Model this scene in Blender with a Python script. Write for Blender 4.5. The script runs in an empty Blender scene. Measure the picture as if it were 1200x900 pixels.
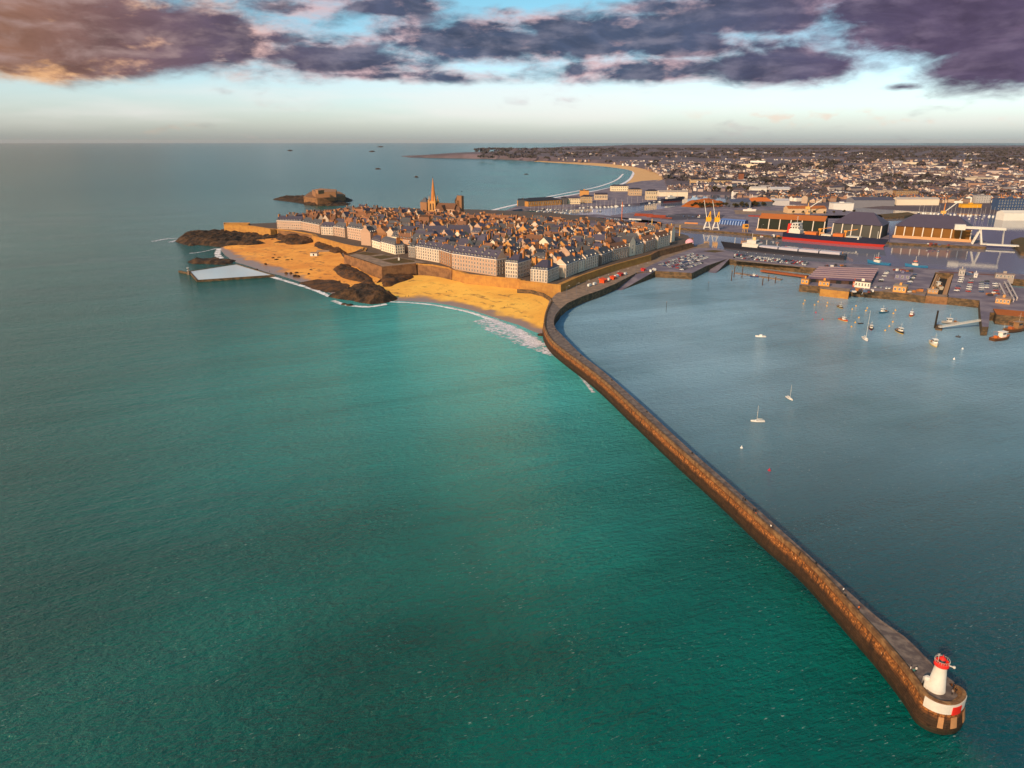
import bpy, math, random
from mathutils import Vector, Matrix, noise
from mathutils.geometry import tessellate_polygon
random.seed(11)
scene = bpy.context.scene
col = scene.collection
R = math.radians

# ------------------------------------------------------------------ camera, world, sun, exposure
F, HORIZON, CAMZ = 830.0, 165.5, 150.0
PITCH = math.atan((450 - HORIZON) / F)
CP, SP = math.cos(PITCH), math.sin(PITCH)
cam = bpy.data.cameras.new('camera')
cam.sensor_width = 36; cam.lens = 36 * F / 1200
cam.clip_start = 1.0; cam.clip_end = 400000
camo = bpy.data.objects.new('camera', cam); col.objects.link(camo)
camo.location = (0, 0, CAMZ); camo.rotation_euler = (math.pi / 2 - PITCH, 0, 0)
scene.camera = camo
scene.view_settings.view_transform = 'Standard'
scene.view_settings.look = 'None'
scene.view_settings.exposure = 0.55
scene.view_settings.gamma = 1
scene.cycles.max_bounces = 4
scene.cycles.diffuse_bounces = 2
scene.cycles.glossy_bounces = 3
scene.cycles.transparent_max_bounces = 8

SUN_AZ, SUN_EL = -143.0, 29.0       # degrees from the view direction, towards the left
sl = bpy.data.lights.new('sun', 'SUN'); sl.energy = 3.3; sl.angle = R(2.0); sl.color = (1.0, 0.70, 0.42)
so = bpy.data.objects.new('sun', sl); col.objects.link(so)
sd = Vector((math.sin(R(SUN_AZ)) * math.cos(R(SUN_EL)), math.cos(R(SUN_AZ)) * math.cos(R(SUN_EL)), math.sin(R(SUN_EL))))
so.rotation_euler = sd.to_track_quat('Z', 'Y').to_euler()


class G:
    """small node-graph helper"""
    def __init__(self, tree):
        self.t = tree; self.n = tree.nodes; self.l = tree.links
    def new(self, typ, **kw):
        nd = self.n.new(typ)
        for k, v in kw.items(): setattr(nd, k, v)
        return nd
    def put(self, sock, v):
        if isinstance(v, bpy.types.NodeSocket): self.l.new(v, sock)
        elif v is not None: sock.default_value = v
    def m(self, op, a, b=None, c=None, clamp=False):
        nd = self.new('ShaderNodeMath', operation=op, use_clamp=clamp)
        self.put(nd.inputs[0], a); self.put(nd.inputs[1], b)
        if c is not None: self.put(nd.inputs[2], c)
        return nd.outputs[0]
    def vm(self, op, a, b=None):
        nd = self.new('ShaderNodeVectorMath', operation=op)
        self.put(nd.inputs[0], a)
        if b is not None: self.put(nd.inputs[1], b)
        return nd.outputs['Value'] if op in ('LENGTH', 'DISTANCE', 'DOT_PRODUCT') else nd.outputs[0]
    def xyz(self, x, y, z):
        nd = self.new('ShaderNodeCombineXYZ')
        for i, v in enumerate((x, y, z)): self.put(nd.inputs[i], v)
        return nd.outputs[0]
    def sep(self, v):
        nd = self.new('ShaderNodeSeparateXYZ'); self.put(nd.inputs[0], v); return nd.outputs
    def noise(self, v, scale, detail=4, rough=.55, dist=0.0, color=False):
        nd = self.new('ShaderNodeTexNoise')
        self.put(nd.inputs['Vector'], v); self.put(nd.inputs['Scale'], scale)
        self.put(nd.inputs['Detail'], detail); self.put(nd.inputs['Roughness'], rough); self.put(nd.inputs['Distortion'], dist)
        return nd.outputs['Color'] if color else nd.outputs[0]
    def smooth(self, v, a, b, o0=0.0, o1=1.0):
        nd = self.new('ShaderNodeMapRange', interpolation_type='SMOOTHSTEP')
        self.put(nd.inputs[0], v); self.put(nd.inputs[1], a); self.put(nd.inputs[2], b); self.put(nd.inputs[3], o0); self.put(nd.inputs[4], o1)
        return nd.outputs[0]
    def mix(self, f, a, b, mode='MIX'):
        nd = self.new('ShaderNodeMix', data_type='RGBA', blend_type=mode)
        nd.clamp_factor = True
        self.put(nd.inputs[0], f); self.put(nd.inputs[6], a); self.put(nd.inputs[7], b)
        return nd.outputs[2]
    def ramp(self, v, stops, interp='LINEAR'):
        nd = self.new('ShaderNodeValToRGB'); nd.color_ramp.interpolation = interp
        e = nd.color_ramp.elements
        while len(e) < len(stops): e.new(0.5)
        for i, (p, c) in enumerate(stops):
            e[i].position = p; e[i].color = (c[0], c[1], c[2], 1)
        self.put(nd.inputs[0], v)
        return nd.outputs[0]


def hexc(h):
    h = h.lstrip('#'); o = []
    for i in (0, 2, 4):
        c = int(h[i:i + 2], 16) / 255
        o.append(c / 12.92 if c <= .04045 else ((c + .055) / 1.055) ** 2.4)
    return (o[0], o[1], o[2], 1.0)


def at(px, py, z=0.0):
    """ground point seen at a pixel of the photograph, for a surface at height z"""
    u = (px - 600) / F; v = (py - 450) / F
    d = (CAMZ - z) / (SP + v * CP)
    return Vector((u * d, d * (CP - v * SP), z))

def at_y(px, py, Y):
    """point seen at a pixel, at the forward distance Y"""
    u = (px - 600) / F; v = (py - 450) / F
    k = Y / (CP - v * SP)
    return Vector((u * k, Y, CAMZ - k * (SP + v * CP)))

def proj(p):
    dz = p[2] - CAMZ; zc = p[1] * CP - dz * SP; up = p[1] * SP + dz * CP
    return 600 + F * p[0] / zc, 450 - F * up / zc

def height_to(p, ytop):
    """height above p at which a vertical line from p reaches picture row ytop"""
    lo, hi = 0.0, 200.0
    for _ in range(40):
        m = (lo + hi) / 2
        if proj((p[0], p[1], p[2] + m))[1] > ytop: lo = m
        else: hi = m
    return lo

def sky_dir(px, py):
    u = (px - 600) / F; v = (py - 450) / F
    y = CP - v * SP; z = -(SP + v * CP)
    return math.degrees(math.atan2(u, y)), math.degrees(math.atan2(z, math.hypot(u, y)))

# ---- sky: Nishita with a procedural cloud layer placed by direction
world = bpy.data.worlds.new('World'); scene.world = world; world.use_nodes = True
g = G(world.node_tree); g.n.clear()
tc = g.new('ShaderNodeTexCoord')
dx, dy, dz = g.sep(tc.outputs['Generated'])
sky = g.new('ShaderNodeTexSky', sky_type='NISHITA'); sky.sun_disc = False
sky.sun_elevation = R(SUN_EL); sky.sun_rotation = R(SUN_AZ)
sky.altitude = 100; sky.air_density = 1.0; sky.dust_density = 1.6; sky.ozone_density = 2.0
el = g.m('MULTIPLY', g.m('ARCSINE', dz), 57.2958)
az = g.m('MULTIPLY', g.m('ARCTAN2', dx, dy), 57.2958)
p0 = g.xyz(az, g.m('MULTIPLY', el, 2.6), 3.7)
nz_big = g.noise(p0, 0.11, 6, .58, 0.3)
nz_fine = g.noise(p0, 0.42, 6, .60, 0.5)
# cloud groups: (px, py, half-width px, half-height px, weight)
BLOBS = [(70, 40, 170, 46, 1.0), (235, 52, 110, 40, .9), (385, 70, 110, 24, .85), (330, 12, 60, 12, .5), (462, 9, 55, 10, .6), (590, 15, 30, 8, .4),
         (350, -10, 110, 16, .5), (555, 50, 100, 26, .95), (690, 46, 130, 26, 1.0), (800, 54, 100, 20, .8), (880, 22, 110, 26, .95),
         (760, 10, 50, 12, .6), (790, 84, 120, 15, .8), (920, 80, 110, 20, .85), (1110, 32, 130, 46, 1.05), (1060, 12, 110, 34, .95),
         (1220, 62, 100, 38, 1.0), (1056, 102, 18, 4, .45), (30, 86, 60, 10, .35), (520, 92, 70, 7, .42), (1180, 90, 60, 8, .5), (430, 88, 110, 8, .5)]
K = math.degrees(1 / 880.0)
field = None
for (bx, by, rx, ry, w) in BLOBS:
    a, e = sky_dir(bx, by)
    ux = g.m('MULTIPLY', g.m('SUBTRACT', az, a), 1 / (rx * K))
    vy = g.m('SUBTRACT', el, e)
    vy = g.m('MULTIPLY', vy, g.m('ADD', 1 / (ry * K), g.m('MULTIPLY', g.m('LESS_THAN', vy, 0), .45 / (ry * K))))
    r = g.m('SQRT', g.m('ADD', g.m('MULTIPLY', ux, ux), g.m('MULTIPLY', vy, vy)))
    b = g.m('MULTIPLY', g.m('MAXIMUM', g.m('SUBTRACT', 1.42, r), -1.0), w)
    field = b if field is None else g.m('MAXIMUM', field, b)
# unseen cloud deck above the view, added for fill light and water reflections
up = g.m('ADD', g.smooth(el, 9.5, 13.0, -0.6, 0.25), g.m('MULTIPLY', g.smooth(el, 24, 50), -1.1))
field = g.m('MAXIMUM', field, up)
nn = g.m('ADD', g.m('MULTIPLY', g.m('SUBTRACT', nz_big, .5), 2.0), g.m('MULTIPLY', g.m('SUBTRACT', nz_fine, .5), .8))
dens = g.m('ADD', field, nn)
mask = g.smooth(dens, -0.12, 0.66)
thick = g.smooth(dens, 0.25, 1.0)
# colour of the cloud: dark slate bases, pinkish lit flanks, warm towards the sun
nlit = g.noise(g.xyz(g.m('ADD', az, 1.4), g.m('MULTIPLY', g.m('SUBTRACT', el, .45), 2.6), 3.7), 0.20, 5, .6, 0.2)
nlit0 = g.noise(p0, 0.20, 5, .6, 0.2)
relief = g.m('SUBTRACT', nlit0, nlit)
lit = g.smooth(g.m('ADD', relief, g.m('MULTIPLY', g.m('SUBTRACT', 0.55, thick), .26)), -0.02, 0.30)
patchy = g.noise(p0, .07, 3, .5)
lit0_ = g.m('MULTIPLY', lit, .55)
lit = g.m('MULTIPLY', lit, g.smooth(g.m('ADD', patchy, g.m('ADD', g.m('MULTIPLY', g.m('MULTIPLY', g.smooth(az, -34, -22), g.smooth(az, -6, -14)), .22), g.m('MULTIPLY', g.smooth(az, 26, 34), -.1))), .34, .60))
lit = g.m('MAXIMUM', lit, g.m('MULTIPLY', lit0_, g.smooth(az, 34, 20)))
warm = g.smooth(az, -20, -36)
east = g.smooth(az, 8, 30)
dark = g.mix(east, hexc('#455067'), hexc('#51465e'))
dark = g.mix(g.smooth(az, -4, -26), dark, hexc('#5c4d5c'))
dark = g.mix(g.m('MULTIPLY', warm, .8), dark, hexc('#8a6248'))
tex = g.m('ADD', .3, g.m('MULTIPLY', g.noise(p0, .17, 7, .66, .7), 1.6))
dark = g.mix(1.0, dark, g.xyz(tex, tex, tex), 'MULTIPLY')
lite = g.mix(g.smooth(az, -12, -34), hexc('#cfb0b4'), hexc('#eab27c'))
lite = g.mix(east, lite, hexc('#8d7590'))
rel2 = g.m('SUBTRACT', g.noise(p0, .26, 5, .55, .25), g.noise(g.xyz(g.m('ADD', az, .9), g.m('MULTIPLY', g.m('SUBTRACT', el, .38), 2.6), 3.7), .26, 5, .55, .25))
mid = g.mix(g.smooth(az, 8, 30), g.mix(g.smooth(az, -8, -26), hexc('#8d8b9c'), hexc('#b09692')), hexc('#7f7086'))
dark = g.mix(g.m('MULTIPLY', g.smooth(rel2, -.10, .30), .62), dark, mid)
ccol = g.mix(lit, dark, lite)
# the unseen deck turns pale higher up, as soft fill light
ccol = g.mix(g.smooth(el, 11, 20), ccol, hexc('#aabdbb'))
# clear sky: tint of the Nishita sky
skyc = g.mix(1.0, sky.outputs[0], g.mix(g.smooth(el, 0.6, 11.0), (1.06, 1.09, 1.20, 1), (.50, .80, .78, 1)), 'MULTIPLY')
# thin bright veil low over the sea, small pink puffs low on the east side
glow = g.m('MULTIPLY', g.smooth(az, -25, -55), g.smooth(az, -170, -120)); glow = g.m('MULTIPLY', glow, g.m('MULTIPLY', g.smooth(el, 45, 12), g.smooth(el, 2, 9)))
skyc = g.mix(g.m('MULTIPLY', glow, .75), skyc, (13.0, 8.2, 5.2, 1))
veil = g.m('MULTIPLY', g.smooth(g.noise(g.xyz(az, g.m('MULTIPLY', el, 7), 9.1), .06, 4, .5), .42, .68), g.m('MULTIPLY', g.smooth(el, .3, 2.0), g.smooth(el, 6.5, 3.5)))
puff = g.m('MULTIPLY', g.smooth(g.noise(g.xyz(az, g.m('MULTIPLY', el, 2.2), 1.3), .45, 4, .5), .54, .70), g.m('MULTIPLY', g.smooth(el, .6, 1.2), g.m('MULTIPLY', g.smooth(el, 2.3, 1.7), g.smooth(az, 8, 20))))
bg_sky = g.new('ShaderNodeBackground'); g.put(bg_sky.inputs[0], skyc); bg_sky.inputs[1].default_value = 0.13
bg_cl = g.new('ShaderNodeBackground'); g.put(bg_cl.inputs[0], ccol); bg_cl.inputs[1].default_value = 0.80
bg_ve = g.new('ShaderNodeBackground'); bg_ve.inputs[0].default_value = hexc('#e6dfdc'); bg_ve.inputs[1].default_value = 0.85
bg_pu = g.new('ShaderNodeBackground'); bg_pu.inputs[0].default_value = hexc('#e8c8b4'); bg_pu.inputs[1].default_value = 0.8
def mixs(f, a, b):
    nd = g.new('ShaderNodeMixShader'); g.put(nd.inputs[0], f); g.l.new(a, nd.inputs[1]); g.l.new(b, nd.inputs[2]); return nd.outputs[0]
sh = mixs(g.m('MULTIPLY', veil, .45), bg_sky.outputs[0], bg_ve.outputs[0])
sh = mixs(g.m('MULTIPLY', puff, .55), sh, bg_pu.outputs[0])
sh = mixs(mask, sh, bg_cl.outputs[0])
out = g.new('ShaderNodeOutputWorld'); g.l.new(sh, out.inputs[0])
world.cycles.sampling_method = 'MANUAL'; world.cycles.sample_map_resolution = 512

# ------------------------------------------------------------------ materials
MATS = {}
def mat(name, c, rough=.85, var=.25, scale=.25, bump=0.0, per_object=0.0, metallic=0.0, spec=.3, c2=None, stretch=(1, 1, 1), bscale=None, streak=0.0):
    """matte material, colour varied by noise over the world position (and a little per object)"""
    if name in MATS: return MATS[name]
    m = bpy.data.materials.new(name); m.use_nodes = True
    gg = G(m.node_tree); b = gg.n['Principled BSDF']
    c = hexc(c) if isinstance(c, str) else c
    geo = gg.new('ShaderNodeNewGeometry')
    pos = gg.vm('MULTIPLY', geo.outputs['Position'], stretch)
    n = gg.noise(pos, scale, 5, .6)
    if c2 is not None:
        c2 = hexc(c2) if isinstance(c2, str) else c2
        base = gg.mix(gg.smooth(n, .40, .62), c, c2)
    else:
        base = c
    f = gg.m('ADD', 1 - var, gg.m('MULTIPLY', n, 2 * var))
    if streak:
        ns = gg.noise(gg.vm('MULTIPLY', geo.outputs['Position'], (1, 1, .12)), .9, 4, .6)
        f = gg.m('MULTIPLY', f, gg.m('ADD', 1 - streak, gg.m('MULTIPLY', ns, 2 * streak)))
    if per_object:
        oi = gg.new('ShaderNodeObjectInfo')
        f = gg.m('MULTIPLY', f, gg.m('ADD', 1 - per_object, gg.m('MULTIPLY', oi.outputs['Random'], 2 * per_object)))
    colr = gg.mix(1.0, base, gg.xyz(f, f, f), 'MULTIPLY')
    gg.put(b.inputs['Base Color'], colr)
    b.inputs['Roughness'].default_value = rough; b.inputs['Metallic'].default_value = metallic
    b.inputs['Specular IOR Level'].default_value = spec
    if bump:
        bn = gg.new('ShaderNodeBump'); bn.inputs['Strength'].default_value = 1.0; bn.inputs['Distance'].default_value = bump
        gg.put(bn.inputs['Height'], gg.noise(pos, bscale or scale * 3, 5, .65)); gg.l.new(bn.outputs[0], b.inputs['Normal'])
    MATS[name] = m
    return m

# ------------------------------------------------------------------ mesh helpers
class MB:
    def __init__(self): self.v = []; self.f = []; self.mi = []; self.smooth = []
    def add(self, vs, fs, mi=0, sm=False):
        o = len(self.v); self.v += [tuple(p) for p in vs]
        for f in fs: self.f.append([o + i for i in f]); self.mi.append(mi); self.smooth.append(sm)
    def box(self, x0, x1, y0, y1, z0, z1, mi=0, M=None, taper=None):
        vs = [(x0, y0, z0), (x1, y0, z0), (x1, y1, z0), (x0, y1, z0), (x0, y0, z1), (x1, y0, z1), (x1, y1, z1), (x0, y1, z1)]
        if taper is not None:
            cx, cy = (x0 + x1) / 2, (y0 + y1) / 2
            vs = vs[:4] + [(cx + (p[0] - cx) * taper, cy + (p[1] - cy) * taper, p[2]) for p in vs[4:]]
        if M is not None: vs = [M @ Vector(p) for p in vs]
        self.add(vs, [(0, 3, 2, 1), (4, 5, 6, 7), (0, 1, 5, 4), (1, 2, 6, 5), (2, 3, 7, 6), (3, 0, 4, 7)], mi)
    def bar(self, p, q, w, h=None, mi=0):
        """square bar from p to q"""
        p, q = Vector(p), Vector(q); h = h or w; d = (q - p).normalized()
        s = d.cross(Vector((0, 0, 1)))
        s = s.normalized() if s.length > 1e-4 else Vector((1, 0, 0))
        t = s.cross(d).normalized()
        vs = [c + s * a * w / 2 + t * b * h / 2 for c in (p, q) for a, b in ((-1, -1), (1, -1), (1, 1), (-1, 1))]
        self.add(vs, [(0, 1, 2, 3), (7, 6, 5, 4), (0, 4, 5, 1), (1, 5, 6, 2), (2, 6, 7, 3), (3, 7, 4, 0)], mi)
    def tube(self, p, q, r0, r1=None, n=8, mi=0, sm=True):
        p, q = Vector(p), Vector(q); r1 = r0 if r1 is None else r1
        d = (q - p).normalized(); s = d.cross(Vector((0, 0, 1)))
        s = s.normalized() if s.length > 1e-4 else Vector((1, 0, 0)); t = s.cross(d)
        vs = [c + (s * math.cos(2 * math.pi * i / n) + t * math.sin(2 * math.pi * i / n)) * r for c, r in ((p, r0), (q, r1)) for i in range(n)]
        self.add(vs, [(i, n + i, n + (i + 1) % n, (i + 1) % n) for i in range(n)], mi, sm)
        self.add(vs[:n], [tuple(range(n))], mi); self.add(vs[n:], [tuple(range(n - 1, -1, -1))], mi)
    def lathe(self, prof, n=16, mi=0, c=(0, 0, 0), sm=True, a0=0.0):
        vs = [(c[0] + r * math.cos(a0 + 2 * math.pi * i / n), c[1] + r * math.sin(a0 + 2 * math.pi * i / n), c[2] + z) for r, z in prof for i in range(n)]
        fs = []
        for k in range(len(prof) - 1):
            for i in range(n):
                j = (i + 1) % n; fs.append((k * n + i, k * n + j, (k + 1) * n + j, (k + 1) * n + i))
        self.add(vs, fs, mi, sm)
        self.add(vs[-n:], [tuple(range(n))], mi)
    def prism(self, poly, z0, z1, side=0, top=0):
        """poly: (x, y) outline, z1 a number or a list of top heights"""
        n = len(poly); area = sum(poly[i][0] * poly[(i + 1) % n][1] - poly[(i + 1) % n][0] * poly[i][1] for i in range(n))
        poly = [tuple(p[:2]) for p in poly]
        zt = list(z1) if hasattr(z1, '__len__') else [z1] * n
        if area < 0: poly = poly[::-1]; zt = zt[::-1]
        lo = [(x, y, z0) for x, y in poly]; hi = [(x, y, z) for (x, y), z in zip(poly, zt)]
        self.add(lo + hi, [(i, (i + 1) % n, n + (i + 1) % n, n + i) for i in range(n)], side)
        tr = tessellate_polygon([[Vector((x, y, 0)) for x, y in poly]])
        fs = []
        for t in tr:
            a, b, c = (Vector(hi[i]) for i in t)
            fs.append(t if (b - a).cross(c - a).z > 0 else t[::-1])
        self.add(hi, fs, top)
    def mesh(self, name, mats):
        me = bpy.data.meshes.new(name)
        me.from_pydata(self.v, [], self.f)
        for m in (mats if isinstance(mats, (list, tuple)) else [mats]): me.materials.append(m)
        me.polygons.foreach_set('material_index', self.mi)
        me.polygons.foreach_set('use_smooth', self.smooth)
        me.update()
        return me
    def build(self, name, mats, parent=None, loc=None, rz=0.0):
        return link(name, self.mesh(name, mats), parent, loc, rz)

def link(name, me, parent=None, loc=None, rz=0.0):
    o = bpy.data.objects.new(name, me); col.objects.link(o)
    if parent is not None: o.parent = parent
    if loc is not None: o.location = loc
    if rz: o.rotation_euler = (0, 0, rz)
    return o

def tag(o, label, cat, group=None):
    o['label'] = label; o['category'] = cat
    if group: o['group'] = group
    return o

def thing(name, label, cat, loc=(0, 0, 0), rz=0.0, group=None):
    o = bpy.data.objects.new(name, None); col.objects.link(o)
    o.empty_display_size = .5
    o.location = loc; o.rotation_euler = (0, 0, rz)
    return tag(o, label, cat, group)

def setting(o, kind='structure'):
    o['kind'] = kind; return o

ONES = ['', 'first', 'second', 'third', 'fourth', 'fifth', 'sixth', 'seventh', 'eighth', 'ninth', 'tenth', 'eleventh', 'twelfth', 'thirteenth', 'fourteenth',
        'fifteenth', 'sixteenth', 'seventeenth', 'eighteenth', 'nineteenth']
TENS = {20: 'twenti', 30: 'thirti', 40: 'forti', 50: 'fifti', 60: 'sixti', 70: 'seventi', 80: 'eighti', 90: 'nineti'}
def nth(n):
    if n < 20: return ONES[n]
    t = n // 10 * 10
    return TENS[t] + 'eth' if n % 10 == 0 else TENS[t][:-1] + 'y-' + ONES[n % 10]

def resample(P, n):
    P = [Vector(p) for p in P]; L = [0.0]
    for a, b in zip(P, P[1:]): L.append(L[-1] + (b - a).length)
    out = []; k = 0
    for i in range(n):
        s = L[-1] * i / (n - 1)
        while k < len(P) - 2 and L[k + 1] < s: k += 1
        t = (s - L[k]) / max(1e-6, L[k + 1] - L[k]); out.append(P[k].lerp(P[k + 1], min(1, max(0, t))))
    return out

def smooth_line(P, n):
    """Catmull-Rom through P, n points"""
    P = [Vector(p) for p in P]; Q = [P[0] * 2 - P[1]] + P + [P[-1] * 2 - P[-2]]; out = []
    for i in range(1, len(Q) - 2):
        for k in range(8):
            t = k / 8; a, b, c, d = Q[i - 1:i + 3]
            out.append(.5 * ((2 * b) + (c - a) * t + (2 * a - 5 * b + 4 * c - d) * t * t + (3 * b - a - 3 * c + d) * t ** 3))
    out.append(P[-1])
    return resample(out, n)

def inside(x, y, poly):
    r = False; j = len(poly) - 1
    for i in range(len(poly)):
        xi, yi = poly[i][0], poly[i][1]; xj, yj = poly[j][0], poly[j][1]
        if (yi > y) != (yj > y) and x < (xj - xi) * (y - yi) / (yj - yi) + xi: r = not r
        j = i
    return r

def edge_dist(x, y, poly):
    best = 1e9
    for i in range(len(poly)):
        ax, ay = poly[i][0], poly[i][1]; bx, by = poly[(i + 1) % len(poly)][0], poly[(i + 1) % len(poly)][1]
        vx, vy = bx - ax, by - ay; L = vx * vx + vy * vy
        t = max(0, min(1, ((x - ax) * vx + (y - ay) * vy) / L)) if L else 0
        best = min(best, math.hypot(x - ax - t * vx, y - ay - t * vy))
    return best

def loft(mb, A, B, rows, zf=None, mi=0, sm=True):
    """sheet between two polylines with equally many points"""
    n = len(A); vs = []
    for r in range(rows + 1):
        t = r / rows
        for a, b in zip(A, B):
            p = Vector(a).lerp(Vector(b), t)
            if zf: p = zf(p, t)
            vs.append(p)
    fs = [(r * n + i, r * n + i + 1, (r + 1) * n + i + 1, (r + 1) * n + i) for r in range(rows) for i in range(n - 1)]
    o = Vector(vs[fs[0][1]]) - Vector(vs[fs[0][0]]); o2 = Vector(vs[fs[0][3]]) - Vector(vs[fs[0][0]])
    if o.cross(o2).z < 0: fs = [f[::-1] for f in fs]
    mb.add(vs, fs, mi, sm)

def pxy(pts, z): return [at(p[0], p[1], z) for p in pts]

# ------------------------------------------------------------------ water
def water_material(name, kind):
    m = bpy.data.materials.new(name); m.use_nodes = True
    gg = G(m.node_tree); b = gg.n['Principled BSDF']
    geo = gg.new('ShaderNodeNewGeometry'); pos = geo.outputs['Position']
    X, Y, Z = gg.sep(pos)
    rad = gg.vm('LENGTH', pos)
    rot0 = gg.new('ShaderNodeVectorRotate', rotation_type='Z_AXIS'); gg.l.new(pos, rot0.inputs['Vector']); rot0.inputs['Angle'].default_value = R(-24)
    pr0 = rot0.outputs[0]
    if kind == 'sea':
        # which side of the breakwater: turbid green sea outside, bluer water inside
        side = gg.m('ADD', gg.m('MULTIPLY', gg.m('SUBTRACT', X, 32), .977), gg.m('MULTIPLY', gg.m('SUBTRACT', Y, 545), .2127))
        wdt = gg.m('ADD', 4, gg.m('MULTIPLY', gg.m('MAXIMUM', gg.m('SUBTRACT', 150, Y), 0), .55))
        inner = gg.m('MULTIPLY', gg.smooth(gg.m('DIVIDE', side, wdt), -1, 1), gg.smooth(Y, 1060, 1000))
        d = gg.vm('DISTANCE', gg.xyz(X, gg.m('MULTIPLY', Y, 1.0), 0), (-30, 640, 0))
        shallow = gg.smooth(d, 500, 40)
        patch = gg.noise(pos, .006, 4, .5)
        out_c = gg.mix(gg.smooth(patch, .35, .65), hexc('#00443e'), hexc('#006259'))
        out_c = gg.mix(shallow, out_c, hexc('#4fb2b0'))
        out_c = gg.mix(gg.smooth(X, 0, -300, 0, .85), out_c, hexc('#084a45'))
        in_c = gg.mix(gg.smooth(Y, 160, 560), hexc('#00444e'), hexc('#84a6ba'))  # far harbour base paled: sky reflection painted into the colour
        in_c = gg.mix(gg.smooth(patch, .4, .7, 0, .4), in_c, hexc('#0a4a50'))
        colr = gg.mix(inner, out_c, in_c)
        # wind lanes and current streaks
        st = gg.noise(gg.vm('MULTIPLY', pr0, (.10, 1, 1)), .022, 5, .6, .6)
        lane = gg.m('ADD', .62, gg.m('MULTIPLY', st, .76))
        colr = gg.mix(1.0, colr, gg.xyz(lane, lane, lane), 'MULTIPLY')
        # sky glints painted into the colour: pale flecks, gathered in noise patches
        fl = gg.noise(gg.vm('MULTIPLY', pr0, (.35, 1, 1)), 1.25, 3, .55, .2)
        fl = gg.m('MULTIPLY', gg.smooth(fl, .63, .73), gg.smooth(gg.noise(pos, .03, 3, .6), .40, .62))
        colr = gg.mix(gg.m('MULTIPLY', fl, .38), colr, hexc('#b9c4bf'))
        gg.put(b.inputs['Base Color'], colr)
        fade = gg.m('DIVIDE', 1, gg.m('ADD', 1, gg.m('POWER', gg.m('DIVIDE', rad, 1400), 1.3)))
        rot = gg.new('ShaderNodeVectorRotate', rotation_type='Z_AXIS'); gg.l.new(pos, rot.inputs['Vector']); rot.inputs['Angle'].default_value = R(-24)
        pr = rot.outputs[0]
        h1 = gg.m('MULTIPLY', gg.noise(gg.vm('MULTIPLY', pr, (.38, 1, 1)), .16, 3, .5, .15), 1.9)
        h2 = gg.m('MULTIPLY', gg.noise(gg.vm('MULTIPLY', pr, (.45, 1, 1)), .60, 4, .68, .15), 1.9)
        h3 = gg.m('MULTIPLY', gg.noise(gg.vm('MULTIPLY', pr, (.3, 1, 1)), .04, 2, .5, .2), 1.6)
        calm = gg.m('SUBTRACT', 1, gg.m('MULTIPLY', inner, .5))
        gust = gg.m('ADD', .1, gg.m('MULTIPLY', gg.noise(gg.vm('MULTIPLY', pr, (.35, 1, 1)), .018, 4, .55, .4), 1.8))
        h = gg.m('MULTIPLY', gg.m('ADD', gg.m('MULTIPLY', gg.m('ADD', h1, h3), calm), gg.m('MULTIPLY', h2, gust)), fade)
        bn = gg.new('ShaderNodeBump'); bn.inputs['Strength'].default_value = 1; bn.inputs['Distance'].default_value = 1.0
        gg.put(bn.inputs['Height'], h); gg.l.new(bn.outputs[0], b.inputs['Normal'])
        gg.put(b.inputs['Roughness'], gg.smooth(rad, 200, 3000, .10, .24))
    else:
        c = {'basin': '#6b7080', 'pool': '#b9c2c6', 'lock': '#10181a'}[kind]  # pool base is pale: bright sky reflection put into its colour
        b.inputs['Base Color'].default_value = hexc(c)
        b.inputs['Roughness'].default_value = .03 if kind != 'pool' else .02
        h = gg.m('MULTIPLY', gg.noise(pos, .25, 3, .5), .05 if kind == 'basin' else .02)
        bn = gg.new('ShaderNodeBump'); bn.inputs['Strength'].default_value = 1; bn.inputs['Distance'].default_value = 1.0
        gg.put(bn.inputs['Height'], h); gg.l.new(bn.outputs[0], b.inputs['Normal'])
    b.inputs['IOR'].default_value = 1.34 if kind == 'sea' else 1.333
    b.inputs['Specular IOR Level'].default_value = .36 if kind == 'sea' else .5
    return m

S_ = 70000
mb = MB(); mb.add([(-S_, -3000, 0), (S_, -3000, 0), (S_, S_, 0), (-S_, S_, 0)], [(0, 1, 2, 3)])
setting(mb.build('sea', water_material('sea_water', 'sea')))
W_BASIN = water_material('basin_water', 'basin')
ZB = 2.5
def sheet(name, pts, z, m):
    P = pxy(pts, z)
    tr = tessellate_polygon([[Vector((p.x, p.y, 0)) for p in P]])
    b = MB(); fs = []
    for t in tr:
        a, bb, c = (P[i] for i in t)
        fs.append(t if (bb - a).cross(c - a).z > 0 else t[::-1])
    b.add(P, fs); return setting(b.build(name, m))
sheet('basin_water', [(560, 256), (620, 250), (680, 238), (760, 229), (900, 225), (1000, 240), (1260, 246), (1260, 327), (1200, 324), (1080, 316), (990, 312), (850, 303), (800, 290), (700, 275)], ZB, W_BASIN)

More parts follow.
